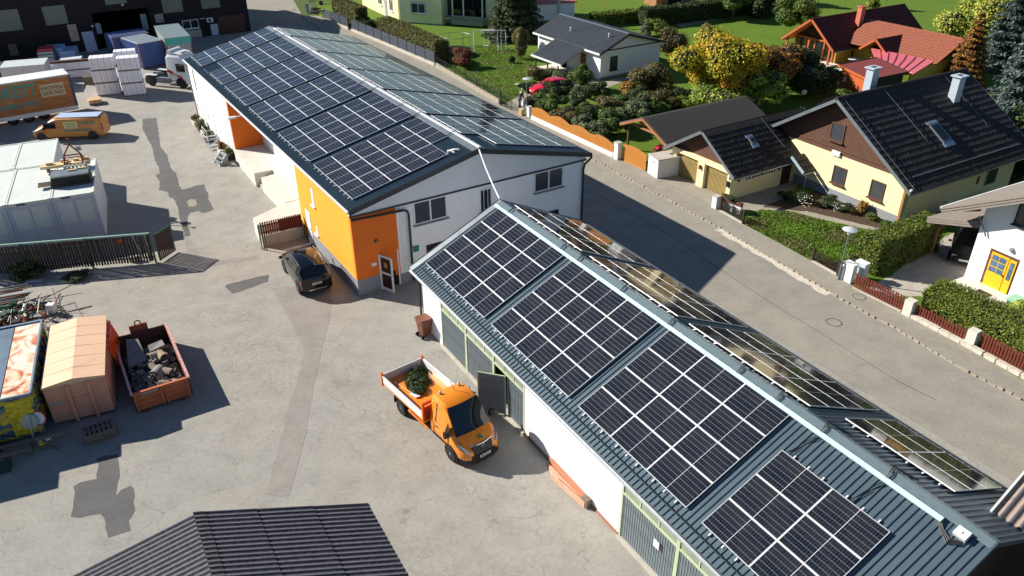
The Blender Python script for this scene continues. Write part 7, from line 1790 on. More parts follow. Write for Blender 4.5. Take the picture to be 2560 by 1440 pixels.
def bush(label, px, py, h, R, kind, n=2200, size=.10, w=(.55, .25, .2), lumps=7, group=None, z=.07, name='bush', cat='bush'):
    g_ = G(px, py); t = empty(name, label, cat, (g_.x, g_.y, z), 0, group); b = MB()
    for k in range(5): a = k * 1.256; b.tube([(0, 0, -.05), (cos(a) * R * .2, sin(a) * R * .2, h * .4)], [.03, .015], 5)
    b.build('stems', MT['bark'], t); crown(t, 'foliage', (0, 0, h * .48), (R, R, h * .55), n, size, kind, lumps, w, seed=int(px * 5 + py)); return t
def hedge(label, pts, width, h, kind, dens=260, size=.085, z=.07, w=(.5, .25, .25), side='both', name='hedge', tops=.06, n0=0):
    """clipped hedge along world points"""
    P0 = pts[0]; t = empty(name, label, 'hedge', (P0.x, P0.y, z)); rng = np.random.default_rng(int(P0.x * 100) % 9973)
    allV = []; allF = []; mi = []; off = 0; b = MB()
    for i in range(len(pts) - 1):
        a, e = pts[i] - P0, pts[i + 1] - P0; d = (e - a); Ln = d.length; d = d / Ln; s = Vector((-d.y, d.x, 0))
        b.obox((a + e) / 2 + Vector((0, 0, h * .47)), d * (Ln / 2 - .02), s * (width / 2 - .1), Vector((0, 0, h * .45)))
        def put(n, f):
            nonlocal off
            u = rng.uniform(0, 1, (n, 1)); v = rng.uniform(-1, 1, (n, 1)); p, nn = f(u, v); p = p + rng.normal(0, .055, (n, 3)) + 0.07 * np.sin(p[:, :1] * 2.1 + p[:, 1:2] * 1.7) * nn
            V, F = leaves(p, nn * 1.2, size, .6, rng=rng); allV.append(V); allF.append(F + off); off += len(V); mi.append(rng.choice(3, n, p=w))
        A = np.array(a); D = np.array(d); S = np.array(s); Z = np.array([0, 0, 1.0])
        put(int(dens * Ln * width), lambda u, v: (A + D * (u * Ln) + S * (v * width / 2) + Z * h, np.tile(Z, (len(u), 1))))
        for sg in (-1, 1): put(int(dens * Ln * h), lambda u, v: (A + D * (u * Ln) + S * (sg * width / 2) + Z * ((v + 1) / 2 * h), np.tile(S * sg, (len(u), 1))))
        if i in (0, len(pts) - 2):
            for sg, cpt in (((-1, a) if i == 0 else (1, e)),) if len(pts) > 2 else ((-1, a), (1, e)):
                C_ = np.array(cpt); put(int(dens * width * h), lambda u, v: (C_ + S * (v * width / 2) + Z * (u * h), np.tile(D * sg, (len(u), 1))))
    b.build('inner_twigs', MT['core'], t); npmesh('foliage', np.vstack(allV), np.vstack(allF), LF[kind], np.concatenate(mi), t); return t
def conifer(label, px, py, h, R, kind, n=9000, size=.16, w=(.5, .3, .2), z=.07, base=.06, power=.9, group=None, droop=.35, name='conifer', layers=13):
    g_ = G(px, py); t = empty(name, label, 'tree', (g_.x, g_.y, z), 0, group); rng = np.random.default_rng(int(px * 3 + py))
    b = MB(); b.tube([(0, 0, -.1), (0, 0, h * .97)], [.035 * h, .01], 7); b.build('trunk', MT['bark'], t)
    m = 16; lay = rng.uniform(0, 1, n) ** 1.25; li = (lay * layers).astype(int); zz = (li + .5) / layers; ang = rng.integers(0, m, n) * 2 * pi / m + li * .9 + rng.normal(0, .11, n)
    rm = R * (1 - zz) ** power + .05; bl = rm * (.8 + .35 * np.sin(li * 2.3 + rng.integers(0, m, n))); f_ = rng.uniform(.25, 1, n) ** .7
    rr = rm * f_ * (1 + .12 * np.sin(ang * 5 + li)); zc = h * (base + (1 - base) * zz) - droop * rr * .6 + rng.normal(0, .035 * h / layers * 3, n)
    P = np.stack([rr * np.cos(ang), rr * np.sin(ang), np.maximum(zc, .1)], 1); N_ = np.stack([np.cos(ang) * .5, np.sin(ang) * .5, np.full(n, .9)], 1)
    V, F = leaves(P, N_, size, .5, 1.9, rng=rng); npmesh('crown', V, F, LF[kind], rng.choice(3, n, p=w), t)
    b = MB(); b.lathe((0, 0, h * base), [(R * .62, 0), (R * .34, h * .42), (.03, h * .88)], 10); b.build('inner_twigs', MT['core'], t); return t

# --- centre gardens
tree('large yellow autumn tree between bungalow and pavilion', 1790, 266, 6.4, 3.9, 'yellow', 26000, .15, 30, (.42, .2, .38), cz=.53)
tree('lower green and yellow boughs before the yellow tree', 1800, 285, 3.0, 3.0, 'willow', 9000, .14, 16, (.3, .5, .2), cz=.5)
tree('orange and brown leaved tree right of the yellow tree', 1915, 240, 5.0, 2.9, 'rust', 10000, .15, 14, (.3, .25, .45), cz=.58)
tree('yellow green tree right behind the yellow tree, by the pavilion', 1885, 275, 3.4, 2.5, 'willow', 8000, .14, 12, (.35, .5, .15), cz=.55)
tree('dark shaded tree before the red-roofed house', 2000, 232, 3.4, 3.2, 'dark', 9000, .16, 14, cz=.5)
tree('dark tree between rust tree and red-roofed house', 1960, 225, 4.2, 2.8, 'dark', 8000, .16, 12, cz=.55)
tree('tall olive bush left of the yellow tree', 1632, 248, 3.7, 2.2, 'olive', 10000, .12, 14, (.5, .2, .3), cz=.5)
tree('thin pointed green bush top in front of the far lawn', 1758, 160, 4.0, 1.2, 'olive', 2500, .13, 6, (.3, .1, .6), cz=.6)
bush('glowing orange yellow shrub at the bungalow drive', 1572, 246, 1.7, 1.15, 'rust', 3600, .08, (.3, .1, .6))
bush('brown green shrub at the bungalow corner behind the yellow tree', 1690, 140, 2.9, 2.1, 'olive', 4500, .14, (.4, .5, .1))
bush('round clipped grey green ball shrub behind the bungalow', 1612, 92, 1.5, 1.2, 'greygreen', 2600, .10, (.8, .1, .1), 3)
bush('yellow green round shrub behind the bungalow', 1640, 88, 2.1, 1.6, 'hedge', 3200, .12, (.5, .1, .4), 5)
bl = [(1318, 232, .95, .8, 'dark', 'low dark shrub right of the gate'), (1345, 200, 1.1, 1.1, 'olive', 'brownish heath shrub at the lawn edge'), (1378, 196, 1.0, 1.0, 'greygreen', 'grey green heath shrub beside the brownish one'),
      (1338, 270, 1.15, .95, 'dark', 'dark shrub behind the far street lamp'), (1372, 280, 1.35, 1.05, 'green', 'green shrub behind the orange fence, far end'), (1378, 242, 1.2, 1.0, 'dark', 'dark shrub before the red car'), (1412, 238, 1.2, .95, 'dark', 'second dark shrub before the red car'),
      (1412, 308, 1.35, 1.05, 'olive', 'brown grey shrub behind the orange fence'), (1437, 268, 1.5, .8, 'greygreen', 'grey green shrub in the middle of the shrub bed'), (1452, 225, 2.2, 1.05, 'green', 'tall bright green shrub before the bungalow door'),
      (1400, 205, .9, .9, 'greygreen', 'low grey green shrub at the porch'), (1490, 245, 1.4, 1.05, 'dark', 'dark brown shrub before the bungalow wall'), (1470, 300, 1.3, .95, 'dark', 'deep green shrub behind the fence middle'), (1448, 328, 1.2, .85, 'greygreen', 'leafy shrub at the middle of the orange fence'),
      (1490, 345, 1.3, .9, 'greygreen', 'pale leafy shrub at the near end of the orange fence'), (1522, 335, 1.9, 1.1, 'green', 'bright green shrub at the near end of the orange fence'), (1552, 322, 1.7, 1.0, 'greygreen', 'green shrub left of the pavilion roof'), (1588, 298, 1.8, 1.15, 'greygreen', 'grey leafed shrub behind the pavilion'),
      (1600, 268, 1.6, 1.1, 'dark', 'dark shrub under the olive bush'), (1650, 270, 1.5, 1.2, 'olive', 'mixed olive shrub behind the pavilion'), (1690, 262, 1.5, 1.2, 'dark', 'purple dark shrub under the yellow tree'), (1520, 285, 1.5, 1.0, 'olive', 'olive shrub in the rear of the shrub bed'), (1555, 270, 1.2, .9, 'green', 'green shrub beside the glowing orange one'),
      (1720, 268, 1.3, 1.1, 'willow', 'yellow green shrub under the yellow tree'), (1640, 300, 1.4, 1.1, 'green', 'green shrub behind the pavilion ridge'), (1500, 368, .9, .6, 'greygreen', 'small shrub at the fence pillar')]
for (x, y, h, R, k, lb) in bl: bush(lb, x, y, h * 1.15, R * 1.32, k, int(3600 * R), .095)
# --- far left garden
tree('dark olive columnar thuja left of the bungalow', 1302, 148, 3.2, 1.2, 'olive', 8000, .10, 10, (.5, .3, .2), cz=.52, rz=1.9, tr=False)
conifer('large dark drooping spruce at the top left of the bungalow', 1290, 96, 10.5, 3.7, 'dark', 20000, .20, (.4, .5, .1), droop=.6)
t = bush('round clipped shrub, red in front and green on top', 1158, 170, 1.95, 1.4, 'red', 6500, .08, (.5, .3, .2), 5)
bush('small dark ball shrub at the thuja', 1280, 160, .7, .5, 'dark', 900, .07)
fo = lambda P, d: P + Vector((cos(.56), sin(.56), 0)) * d
hp = [fo(G(930, 98), 1.5), fo(G(1010, 132), 1.4), fo(G(1080, 163), 1.2)]
hedge('long clipped hedge behind the grey slat fence, brown leaved on its street side', hp, 1.5, 2.1, 'mixhedge', 420, .10)
hp2 = [fo(G(818, 50), 1.5), fo(G(878, 76), 1.5)]
hedge('tall brown green hedge block at the far end of the grey fence', hp2, 1.4, 2.3, 'mixhedge', 330, .12)
bush('green bush in the gap between the two street hedges', 908, 74, 1.8, 1.1, 'hedge', 2600, .11)
bush('dark bush beside the bush in the hedge gap', 925, 82, 1.5, .8, 'dark', 1500, .11)
# --- top meadow
hedge('low long hedge along the meadow behind the bungalow', [G(1480, 66), G(1620, 52)], 1.5, 1.3, 'hedge', 200, .14)
hedge('dark high hedge crossing the gardens at the top', [G(1605, 66), G(1700, 56), G(1850, 36), G(1990, 12)], 1.8, 1.9, 'dark', 200, .16)
tree('rounded green tree at the top, left of the red roof', 2000, 82, 4.8, 3.0, 'green', 12000, .16, 16, (.5, .1, .4), cz=.5)
tree('green tree standing by the garden path at the top', 1830, 52, 3.9, 1.9, 'green', 5200, .18, 9, (.6, .15, .25), cz=.6)
conifer('dark slim conifer right of the garden path, left one', 1900, 45, 5.0, 1.3, 'dark', 3500, .2)
conifer('dark slim conifer right of the garden path, right one', 1955, 40, 6.0, 1.5, 'dark', 4200, .2)
tree('dark tree at the top edge behind the rounded green one', 1945, 10, 5.0, 2.6, 'dark', 4500, .22, 9)
bush('small yellow green bush on the meadow behind the red roof', 2178, 30, 1.7, 1.1, 'willow', 1500, .14)
bush('low bush at the meadow edge, top middle', 1480, 52, .9, 1.1, 'willow', 900, .12)
tree('pale yellow green weeping willow at the upper right', 2435, 140, 6.4, 3.7, 'willow', 20000, .16, 20, (.45, .3, .25), cz=.5)
tree('yellow leaved tree side of the willow, next to the blue spruce', 2500, 115, 5.8, 2.3, 'willow', 8000, .16, 8, (.2, .1, .7), cz=.55)
tree('tall dark tree beyond the right picture edge', 2720, 760, 7, 3.4, 'dark', 7000, .25, 12)
tree('second tall tree beyond the right picture edge', 2700, 560, 7, 3.4, 'green', 7000, .25, 12)
conifer('orange brown pointed conifer behind the cream house roof', 2405, 215, 6.3, 1.9, 'rust', 15000, .13, (.45, .35, .2), power=.75)
conifer('large blue green spruce at the right edge', 2560, 300, 11.5, 3.6, 'blue', 24000, .2, (.45, .3, .25), droop=.5)
conifer('blue green spruce beyond the large one', 2505, 170, 10, 3.0, 'blue', 15000, .2, (.45, .35, .2), droop=.5)
conifer('small blue spruce behind the cream house', 2575, 345, 2.6, 1.1, 'blue', 3500, .12)
tree('dark tree in the shade between cream and white house', 2560, 440, 4.6, 3.2, 'dark', 12000, .16, 10, cz=.5)
bush('dark shrub behind the carport', 2500, 448, 2.2, 1.6, 'dark', 3500, .13)
bush('leafy bush beside the orange shed', 2108, 268, 1.6, 1.1, 'green', 2000, .12, (.5, .1, .4))
bush('round bush on the lawn before the orange shed', 2062, 236, 1.5, 1.0, 'green', 1700, .12)
bush('dark shrub before the porch of the red-roofed house', 2010, 185, 1.9, 1.8, 'olive', 3200, .14)
bush('shrub bed along the porch of the red-roofed house', 2050, 195, 1.3, 1.5, 'dark', 2400, .13)
# --- front gardens
hedge('clipped bright green hedge between cream house garden and gravel drive', [Vector((18.4, 35.75, 0)), Vector((22.9, 38.5, 0))], 1.25, 1.85, 'hedge', 900, .06)
hedge('overgrown hedge behind the low wall at the lower right', [G(2318, 770), G(2440, 826), G(2620, 912)], 1.7, 1.25, 'hedge', 900, .06, w=(.45, .2, .35))
bush('yellow green bush by the green bin', 2535, 812, 1.25, .85, 'willow', 3000, .07, (.4, .3, .3))
bush('dry leafless shrub behind the street lamp', 2135, 668, .9, .5, 'olive', 700, .05, (.2, .8, 0))
bush('tan ornamental grass at the cream house wall', 2150, 535, 1.1, .45, 'rust', 1300, .06, (.2, .1, .7))
for (x, y, h, R, k, lb) in ((2075, 517, .6, .8, 'dark', 'low dark rose bush in the bed under the left window'), (2010, 512, .8, .8, 'dark', 'rose bush with white flowers nearest the crate planter'), (2110, 530, .5, .7, 'dark', 'small rose bush at the middle of the flower bed'),
                        (2175, 552, .55, .5, 'hedge', 'green yellow plant at the end of the flower bed'), (2215, 566, .4, .4, 'green', 'small plant at the house corner'), (1965, 500, .5, .6, 'dark', 'dark low plant at the garage end of the bed')):
    bush(lb, x, y, h, R, k, 1100, .06, lumps=5)
fl = MB(); rf = random.Random(3)
for k in range(46):
    g_ = G(rf.gauss(2012, 9), rf.gauss(506, 9), .62) if k < 30 else G(rf.gauss(2100, 12), rf.gauss(522, 6), .5); fl.lathe((g_.x, g_.y, rf.uniform(.45, .85)), [(.01, -.02), (.035, 0), (.01, .02)], 6)
o = fl.build('rose_flowers', plain('white_petals', '#f2f0e8', .6)); tag(o, 'scattered white rose flowers over the dark rose bushes', 'flowers', kind='stuff')
# ragged grass of the front lawn
def grass_patch(name, poly_px, n, size, kind, label):
    Pw = [G(x, y) for x, y in poly_px]; xs = [p.x for p in Pw]; ys = [p.y for p in Pw]; rng = np.random.default_rng(n)
    X = rng.uniform(min(xs), max(xs), n * 4); Y = rng.uniform(min(ys), max(ys), n * 4); ins = np.zeros(len(X), bool); m = len(Pw)
    for i in range(m):
        a, b_ = Pw[i], Pw[(i + 1) % m]; c_ = ((a.y > Y) != (b_.y > Y)) & (X < (b_.x - a.x) * (Y - a.y) / ((b_.y - a.y) + 1e-9) + a.x); ins ^= c_
    X = X[ins][:n]; Y = Y[ins][:n]; P = np.stack([X, Y, np.full(len(X), .10)], 1) + rng.normal(0, .015, (len(X), 3)); V, F = leaves(P, np.tile([0, 0, .4], (len(X), 1)), size, .7, 2.0, rng=rng)
    tone = (np.sin(X * 1.7 + Y * .9) + np.sin(X * .6 - Y * 1.9) + rng.normal(0, .7, len(X))); mi = np.where(tone > .8, 2, np.where(tone < -.7, 1, 0))
    tag(npmesh(name, V, F, LF[kind], mi), label, 'grass', kind='stuff')
LF['grass'] = [leafmat('grass_blade', (.10, .19, .018), (.14, .24, .025)), leafmat('grass_blade_dry', (.15, .17, .05), (.2, .2, .06)), leafmat('grass_blade_bright', (.16, .28, .025), (.2, .31, .035))]
grass_patch('front_grass', [(1858, 562), (1900, 528), (1975, 534), (2045, 552), (2120, 568), (2185, 588), (2200, 620), (2150, 665), (2098, 690), (2027, 654), (1940, 604)], 26000, .075, 'grass', 'ragged green grass of the front lawn below the cream house')
grass_patch('far_grass', [(1120, 160), (1180, 210), (1260, 262), (1300, 240), (1290, 210), (1340, 180), (1330, 140), (1240, 110), (1160, 120)], 14000, .07, 'grass', 'short bright grass of the lawn beside the bungalow')
# clippings in the truck bed
t = empty('green_clippings', 'heap of cut green branches lying in the truck bed', 'branches', (TR.location.x, TR.location.y, 0), TR.rotation_euler.z)
crown(t, 'branches', (-.35, .25, .92), (.85, .75, .20), 6500, .055, 'dark', 9, (.5, .2, .3), seed=4); crown(t, 'branches', (-.85, .3, .95), (.5, .6, .18), 2500, .055, 'dark', 5, (.5, .2, .3), seed=6)
t = empty('shovel', 'shovel with pale blade lying in the truck bed', 'shovel', (TR.location.x, TR.location.y, 0), TR.rotation_euler.z); b = MB(); b.tube([(-.95, -.62, .92), (.15, -.45, .95)], .016, 6); b.build('handle', MT['timber'], t); b = MB(); b.ext([(.12, -.56, .93), (.5, -.5, .93), (.55, -.3, .95), (.15, -.32, .95)], (0, 0, .015)); b.build('blade', MT['white_paint'], t)
# planters by the white workshop wall
for k, (u, tt, kind, sc_) in enumerate(((-7.35, 32.4, 'olive', .8), (-7.35, 30.6, 'olive', .6), (-7.4, 29.2, 'dark', .6), (-7.5, 27.9, 'greygreen', .5), (-7.3, 24.6, 'rust', .6), (-7.15, 23.2, 'hedge', .5))):
    p = wl(O1, u, tt); t = empty('planter', ('farthest', 'second farthest', 'third', 'fourth', 'fifth', 'nearest')[k] + ' planter tub in the row along the white workshop wall', 'planter', (p.x, p.y, 0), O1[2], 'planters along the workshop')
    cbox(t, 'tub', -.3, .3, -.6 * sc_ - .1, .6 * sc_ + .1, 0, .38, MT['brown_dark'] if k % 2 else MT['concrete']); crown(t, 'plant', (0, 0, .62), (.42, .75 * sc_, .36), 900, .06, kind, 5, seed=k)
# ivy and weeds at the board fence foot
bush('dark ivy growing over the left part of the board fence', 60, 690, .8, 1.2, 'dark', 2500, .07, z=0); bush('small weeds under the board fence middle', 200, 695, .35, 1.0, 'dark', 900, .05, z=0)
# distant wood beyond the gardens
rng = np.random.default_rng(11); n = 26000
X = rng.uniform(-400, 600, n); Y = 620 + .12 * X + rng.uniform(0, 40, n); H_ = 8 + 2.5 * np.sin(X * .03) + 2 * np.sin(X * .11 + 1); Z = H_ * rng.uniform(0, 1, n) ** .6
V, F = leaves(np.stack([X, Y, Z], 1), np.tile([0, -1.0, .4], (n, 1)), 3.0, .5, rng=rng); tag(npmesh('far_wood', V, F, LF['dark'], rng.choice(3, n, p=(.5, .3, .2))), 'far wood closing the valley beyond the gardens', 'wood', kind='stuff')
# ================================================================== FENCES, GATES, LAMPS, PERSON
def V3(px, py, z=0): return G(px, py, z)
def run_fence(name, label, p0, p1, z0=.07): a = math.atan2(p1.y - p0.y, p1.x - p0.x); return empty(name, label, 'fence', (p0.x, p0.y, z0), a), (p1 - p0).length
FG = plain('anthracite_fence', '#454d5c', .5); FGD = plain('dark_fence_post', '#23272f', .5)
# grey slat fence on a concrete base
segs = [(V3(812, 52), V3(872, 76)), (V3(880, 79), V3(955, 110)), (V3(955, 110), V3(1088, 167))]
for si, (a, e) in enumerate(segs):
    t, Ln = run_fence('slat_fence', ('far stretch of grey slat fence before the tall hedge block', 'middle stretch of grey slat fence on its concrete base', 'near stretch of grey slat fence before the long hedge')[si], a, e)
    cbox(t, 'base_wall', 0, Ln, -.1, .1, -.1, .28, MT['concrete']); n = max(2, round(Ln / 2.0)); w = Ln / n
    sl_p = None
    for k in range(n + 1): cbox(t, 'post', k * w - .035, k * w + .035, -.04, .04, .2, 1.4, FGD)
    for k in range(n):
        for j in range(7):
            if sl_p is None: sl_p = cbox(t, 'slat', .04, w - .04, -.015, .015, 0, .11, FG); o = sl_p
            else: o = dupe(sl_p, t)
            o.location = (k * w, 0, .38 + j * .142)
# low rod fence on stone wall
t, Ln = run_fence('rod_fence', 'low black rod fence on a rough stone wall before the lawn', V3(1092, 169), V3(1250, 262))
n = int(Ln / .9)
for k in range(n): cbox(t, 'wall_stone', k * Ln / n + .01, (k + 1) * Ln / n - .01, -.13, .13, -.1, .38 + random.uniform(-.02, .02), MT['kerbstone'])
pr = None; n = int(Ln / .16)
for k in range(n):
    if pr is None: pr = cbox(t, 'rod', -.008, .008, -.008, .008, .38, .98, FGD)
    o = pr if k == 0 else dupe(pr, t); o.location = (k * Ln / n, 0, 0)
for k in range(7): cbox(t, 'post', k * Ln / 6 - .03, k * Ln / 6 + .03, -.03, .03, .3, 1.12, FGD)
b = MB(); b.box(0, Ln, -.012, .012, .92, .95); b.box(0, Ln, -.012, .012, .45, .48); b.build('rail', FGD, t)
# black gate, half open
t = empty('drive_gate', 'black rod gate at the lawn, left leaf closed', 'gate', V3(1252, 264, .07), 0); e = V3(1292, 284); a_ = math.atan2(e.y - t.location.y, e.x - t.location.x); t.rotation_euler = (0, 0, a_); Ln = 1.7
cbox(t, 'post', -.05, .05, -.05, .05, 0, 1.2, FGD)
b = MB(); b.box(0, Ln, -.015, .015, 1.02, 1.06); b.box(0, Ln, -.015, .015, .08, .12); b.box(Ln - .04, Ln, -.015, .015, .12, 1.02); b.build('frame', FGD, t)
pr = cbox(t, 'rod', -.008, .008, -.008, .008, .12, 1.02, FGD)
for k in range(1, 13): dupe(pr, t, (k * Ln / 13, 0, 0))
t = empty('drive_gate', 'black rod gate leaf standing open beside the small yellow pillar', 'gate', V3(1300, 283, .07), a_ + RD(62)); b = MB(); b.box(0, Ln, -.015, .015, 1.02, 1.06); b.box(0, Ln, -.015, .015, .08, .12); b.build('frame', FGD, t)
pr = cbox(t, 'rod', -.008, .008, -.008, .008, .12, 1.02, FGD)
for k in range(1, 13): dupe(pr, t, (k * Ln / 13, 0, 0))
t = empty('gate_pillar', 'small sandy pillar at the foot of the far street lamp', 'pillar', V3(1304, 288, .07), a_); cbox(t, 'block', -.18, .18, -.15, .15, 0, .5, plain('sandstone', '#c7a86b', .85, var=.3)); cbox(t, 'cap', -.2, .2, -.17, .17, .5, .55, MT['concrete'])
t = empty('letter_box', 'white letter box behind the sandy pillar', 'letter box', V3(1308, 276, .07), a_); cbox(t, 'box', -.15, .15, -.12, .12, .35, .85, MT['white_paint']); cbox(t, 'leg', -.03, .03, -.03, .03, 0, .35, MT['galv']); cbox(t, 'slot', -.1, .1, -.13, -.12, .7, .73, MT['black_plastic'])
# orange picket fence
def pillar(label, p, a, w, d, h, cap=True, mat=None):
    t = empty('fence_pillar', label, 'pillar', (p.x, p.y, .07), a); cbox(t, 'shaft', -w / 2, w / 2, -d / 2, d / 2, 0, h, mat or MT['white_render'])
    if cap: cbox(t, 'cap', -w / 2 - .03, w / 2 + .03, -d / 2 - .03, d / 2 + .03, h, h + .05, MT['concrete'])
    return t
p0, p1 = V3(1330, 300), V3(1532, 395)
t, Ln = run_fence('picket_fence', 'orange picket fence with a wavy top on a white base wall', p0, p1)
cbox(t, 'base_wall', 0, Ln, -.1, .1, -.1, .30, MT['white_render']); n = int(Ln / .125); pr = cbox(t, 'picket', -.042, .042, -.035, -.012, .34, 1.0, MT['fence_orange'])
for k in range(n):
    o = pr if k == 0 else dupe(pr, t); x = (k + .5) * Ln / n; f_ = (x / Ln * 4) % 1; o.location = (x, 0, -.34 * (.9 + .38 * sin(pi * f_) - 1)); o.scale = (1, 1, .9 + .38 * sin(pi * f_))
b = MB(); b.box(0, Ln, -.012, .03, .48, .55); b.box(0, Ln, -.012, .03, .85, .92); b.build('rail', MT['fence_orange'], t)
fa_ = math.atan2(p1.y - p0.y, p1.x - p0.x)
pillar('white pillar at the far end of the orange fence', V3(1323, 294), fa_, .32, .3, .82); pillar('white pillar between the orange fence and the orange gate', V3(1543, 400), fa_, .42, .38, 1.2)
g0, g1 = V3(1556, 403), V3(1614, 430); t = empty('picket_gate', 'orange slatted gate with a domed top', 'gate', (g0.x, g0.y, .07), math.atan2(g1.y - g0.y, g1.x - g0.x)); Ln = (g1 - g0).length; n = int(Ln / .105)
pr = cbox(t, 'slat', -.035, .035, -.035, -.01, 0, 1.0, MT['fence_orange'])
for k in range(n): o = pr if k == 0 else dupe(pr, t); x = (k + .5) * Ln / n; o.location = (x, 0, .07); o.scale = (1, 1, .98 + .28 * sin(pi * (.15 + .75 * x / Ln)))
b = MB(); b.box(0, Ln, -.01, .03, .2, .28); b.box(0, Ln, -.01, .03, .8, .88); b.build('rail', MT['fence_orange'], t); cbox(t, 'bottom_rail', 0, Ln, -.04, .03, .03, .08, MT['fence_orange'])
# big white block pillar with notices
q0, q1, q2 = V3(1618, 434), V3(1642, 450), V3(1682, 431); a_ = math.atan2(q1.y - q0.y, q1.x - q0.x); w = (q1 - q0).length; d = (q2 - q1).length
t = empty('meter_pillar', 'broad white meter pillar with stone cover beside the garage drive', 'pillar', (q0.x, q0.y, .07), a_); cbox(t, 'block', 0, w, 0, d, 0, 1.28, dirty('greyish_white_render', '#d5d8da', .85, .1, 1, .1)); cbox(t, 'cover', -.05, w + .05, -.05, d + .04, 1.28, 1.35, MT['concrete'])
cbox(t, 'notice', .15, .45, -.012, .0, .85, 1.15, plain('notice_blue_white', '#cfe2f2', .5)); cbox(t, 'bell_plate', .6, .72, -.015, 0, .95, 1.08, MT['galv'])
# lattice fences
def lattice(label, p0, p1, h, z0=.07):
    t, Ln = run_fence('lattice_fence', label, p0, p1, z0); m = MT['brown_wood']; cbox(t, 'base_kerb', 0, Ln, -.08, .08, -.05, .08, MT['concrete'])
    for x in (0, Ln): cbox(t, 'post', x - .05, x + .05, -.05, .05, 0, h + .1, MT['brown_dark'])
    n = int(Ln / .16)
    for s in (-1, 1):
        for k in range(-int(h / .16), n + 1):
            x0 = k * .16; xa, xb = x0, x0 + h * .85; za, zb = .12, .12 + h * .85 
            if s < 0: za, zb = zb, za
            if xa < 0: za += (0 - xa) / (xb - xa) * (zb - za); xa = 0
            if xb > Ln: zb = za + (Ln - xa) / (xb - xa) * (zb - za); xb = Ln
            if xb - xa < .05: continue
            b = MB(); b.bar((xa, s * .012, za), (xb, s * .012, zb), .018, .04, 0, (0, 1, 0)); b.build('lath', MT['brown_dark'], t)
    return t
lattice('dark brown lattice fence below the garage forecourt', V3(1800, 530), V3(1856, 562), .75); lattice('second brown lattice fence left of the street lamp', V3(2030, 656), V3(2092, 691), .70)
t = pillar('low white pillar with a trough of flowers before the garage', V3(1788, 522), fa_, .35, .35, .75); 
t = empty('flower_trough', 'long brown flower trough between pillar and garage corner', 'planter', V3(1796, 516, .07), RD(-48)); cbox(t, 'trough', 0, 1.6, -.12, .12, .5, .72, MT['brown_wood']); cbox(t, 'wall', 0, 1.6, -.1, .1, 0, .5, MT['white_render']); crown(t, 'plants', (.8, 0, .82), (.75, .14, .16), 500, .06, 'mixhedge', 5, seed=2)
cb_ = V3(2118, 706); t = empty('meter_cabinet', 'white meter cabinet beside the street lamp', 'cabinet', (cb_.x, cb_.y, .07), fa_); cbox(t, 'body', -.3, .25, -.15, .2, 0, 1.0, MT['white_paint']); cbox(t, 'roof', -.33, .28, -.18, .23, 1.0, 1.05, MT['offwhite']); cbox(t, 'door_gap', -.03, -.02, -.155, -.15, .1, .95, MT['galv'])
cb_ = V3(2148, 708); t = empty('meter_cabinet', 'second, bluish white cabinet behind the first at the drive', 'cabinet', (cb_.x + .1, cb_.y + .3, .07), fa_); cbox(t, 'body', -.3, .25, -.15, .2, 0, .95, MT['cont_wall']); cbox(t, 'roof', -.33, .28, -.18, .23, .95, 1.0, MT['white_paint'])
t = pillar('grey white pillar between lattice fence and cabinets', V3(2102, 700), fa_, .22, .3, .78, False)
# red brown picket fences
def picket(label, p0, p1, h=.78, base=True):
    t, Ln = run_fence('picket_fence', label, p0, p1); n = int(Ln / .135); pr = cbox(t, 'picket', -.045, .045, -.03, -.008, .08, h + .08, MT['fence_brown'])
    for k in range(n): o = pr if k == 0 else dupe(pr, t); o.location = ((k + .5) * Ln / n, 0, 0); o.rotation_euler = (0, random.uniform(-.02, .02), 0)
    b = MB(); b.box(0, Ln, -.008, .03, .25, .31); b.box(0, Ln, -.008, .03, .6, .66); b.build('rail', MT['fence_brown'], t); cbox(t, 'base_kerb', 0, Ln, -.1, .1, -.05, .06, MT['concrete']); return t
picket('red brown picket fence at the gravel drive', V3(2132, 722), V3(2252, 782)); pillar('white washed pillar at the end of the gravel drive fence', V3(2268, 790), fa_, .42, .4, .82, False, MT['concrete_w'])
picket('brown picket fence partly overgrown by the hedge, left stretch', V3(2284, 796), V3(2408, 860), .6); pillar('white washed pillar in front of the overgrown hedge', V3(2424, 866), fa_, .42, .4, .82, False, MT['concrete_w'])
picket('brown picket fence overgrown by the hedge at the right edge', V3(2442, 874), V3(2600, 960), .78)
t = empty('garden_wall', 'low pale stone edging along the lower right pavement', 'wall', (V3(2284, 800).x, V3(2284, 800).y, .07), 0)
pw = [V3(2284, 800), V3(2420, 872), V3(2560, 950), V3(2700, 1025)]
for (p, a) in walk_line(pw, .55, .1): o = cbox(t, 'wall_stone', -.26, .26, -.11, .11, 0, .2 + random.uniform(-.02, .02), MT['kerb_white']); o.location = (p.x - t.location.x, p.y - t.location.y, 0); o.rotation_euler = (0, 0, a)

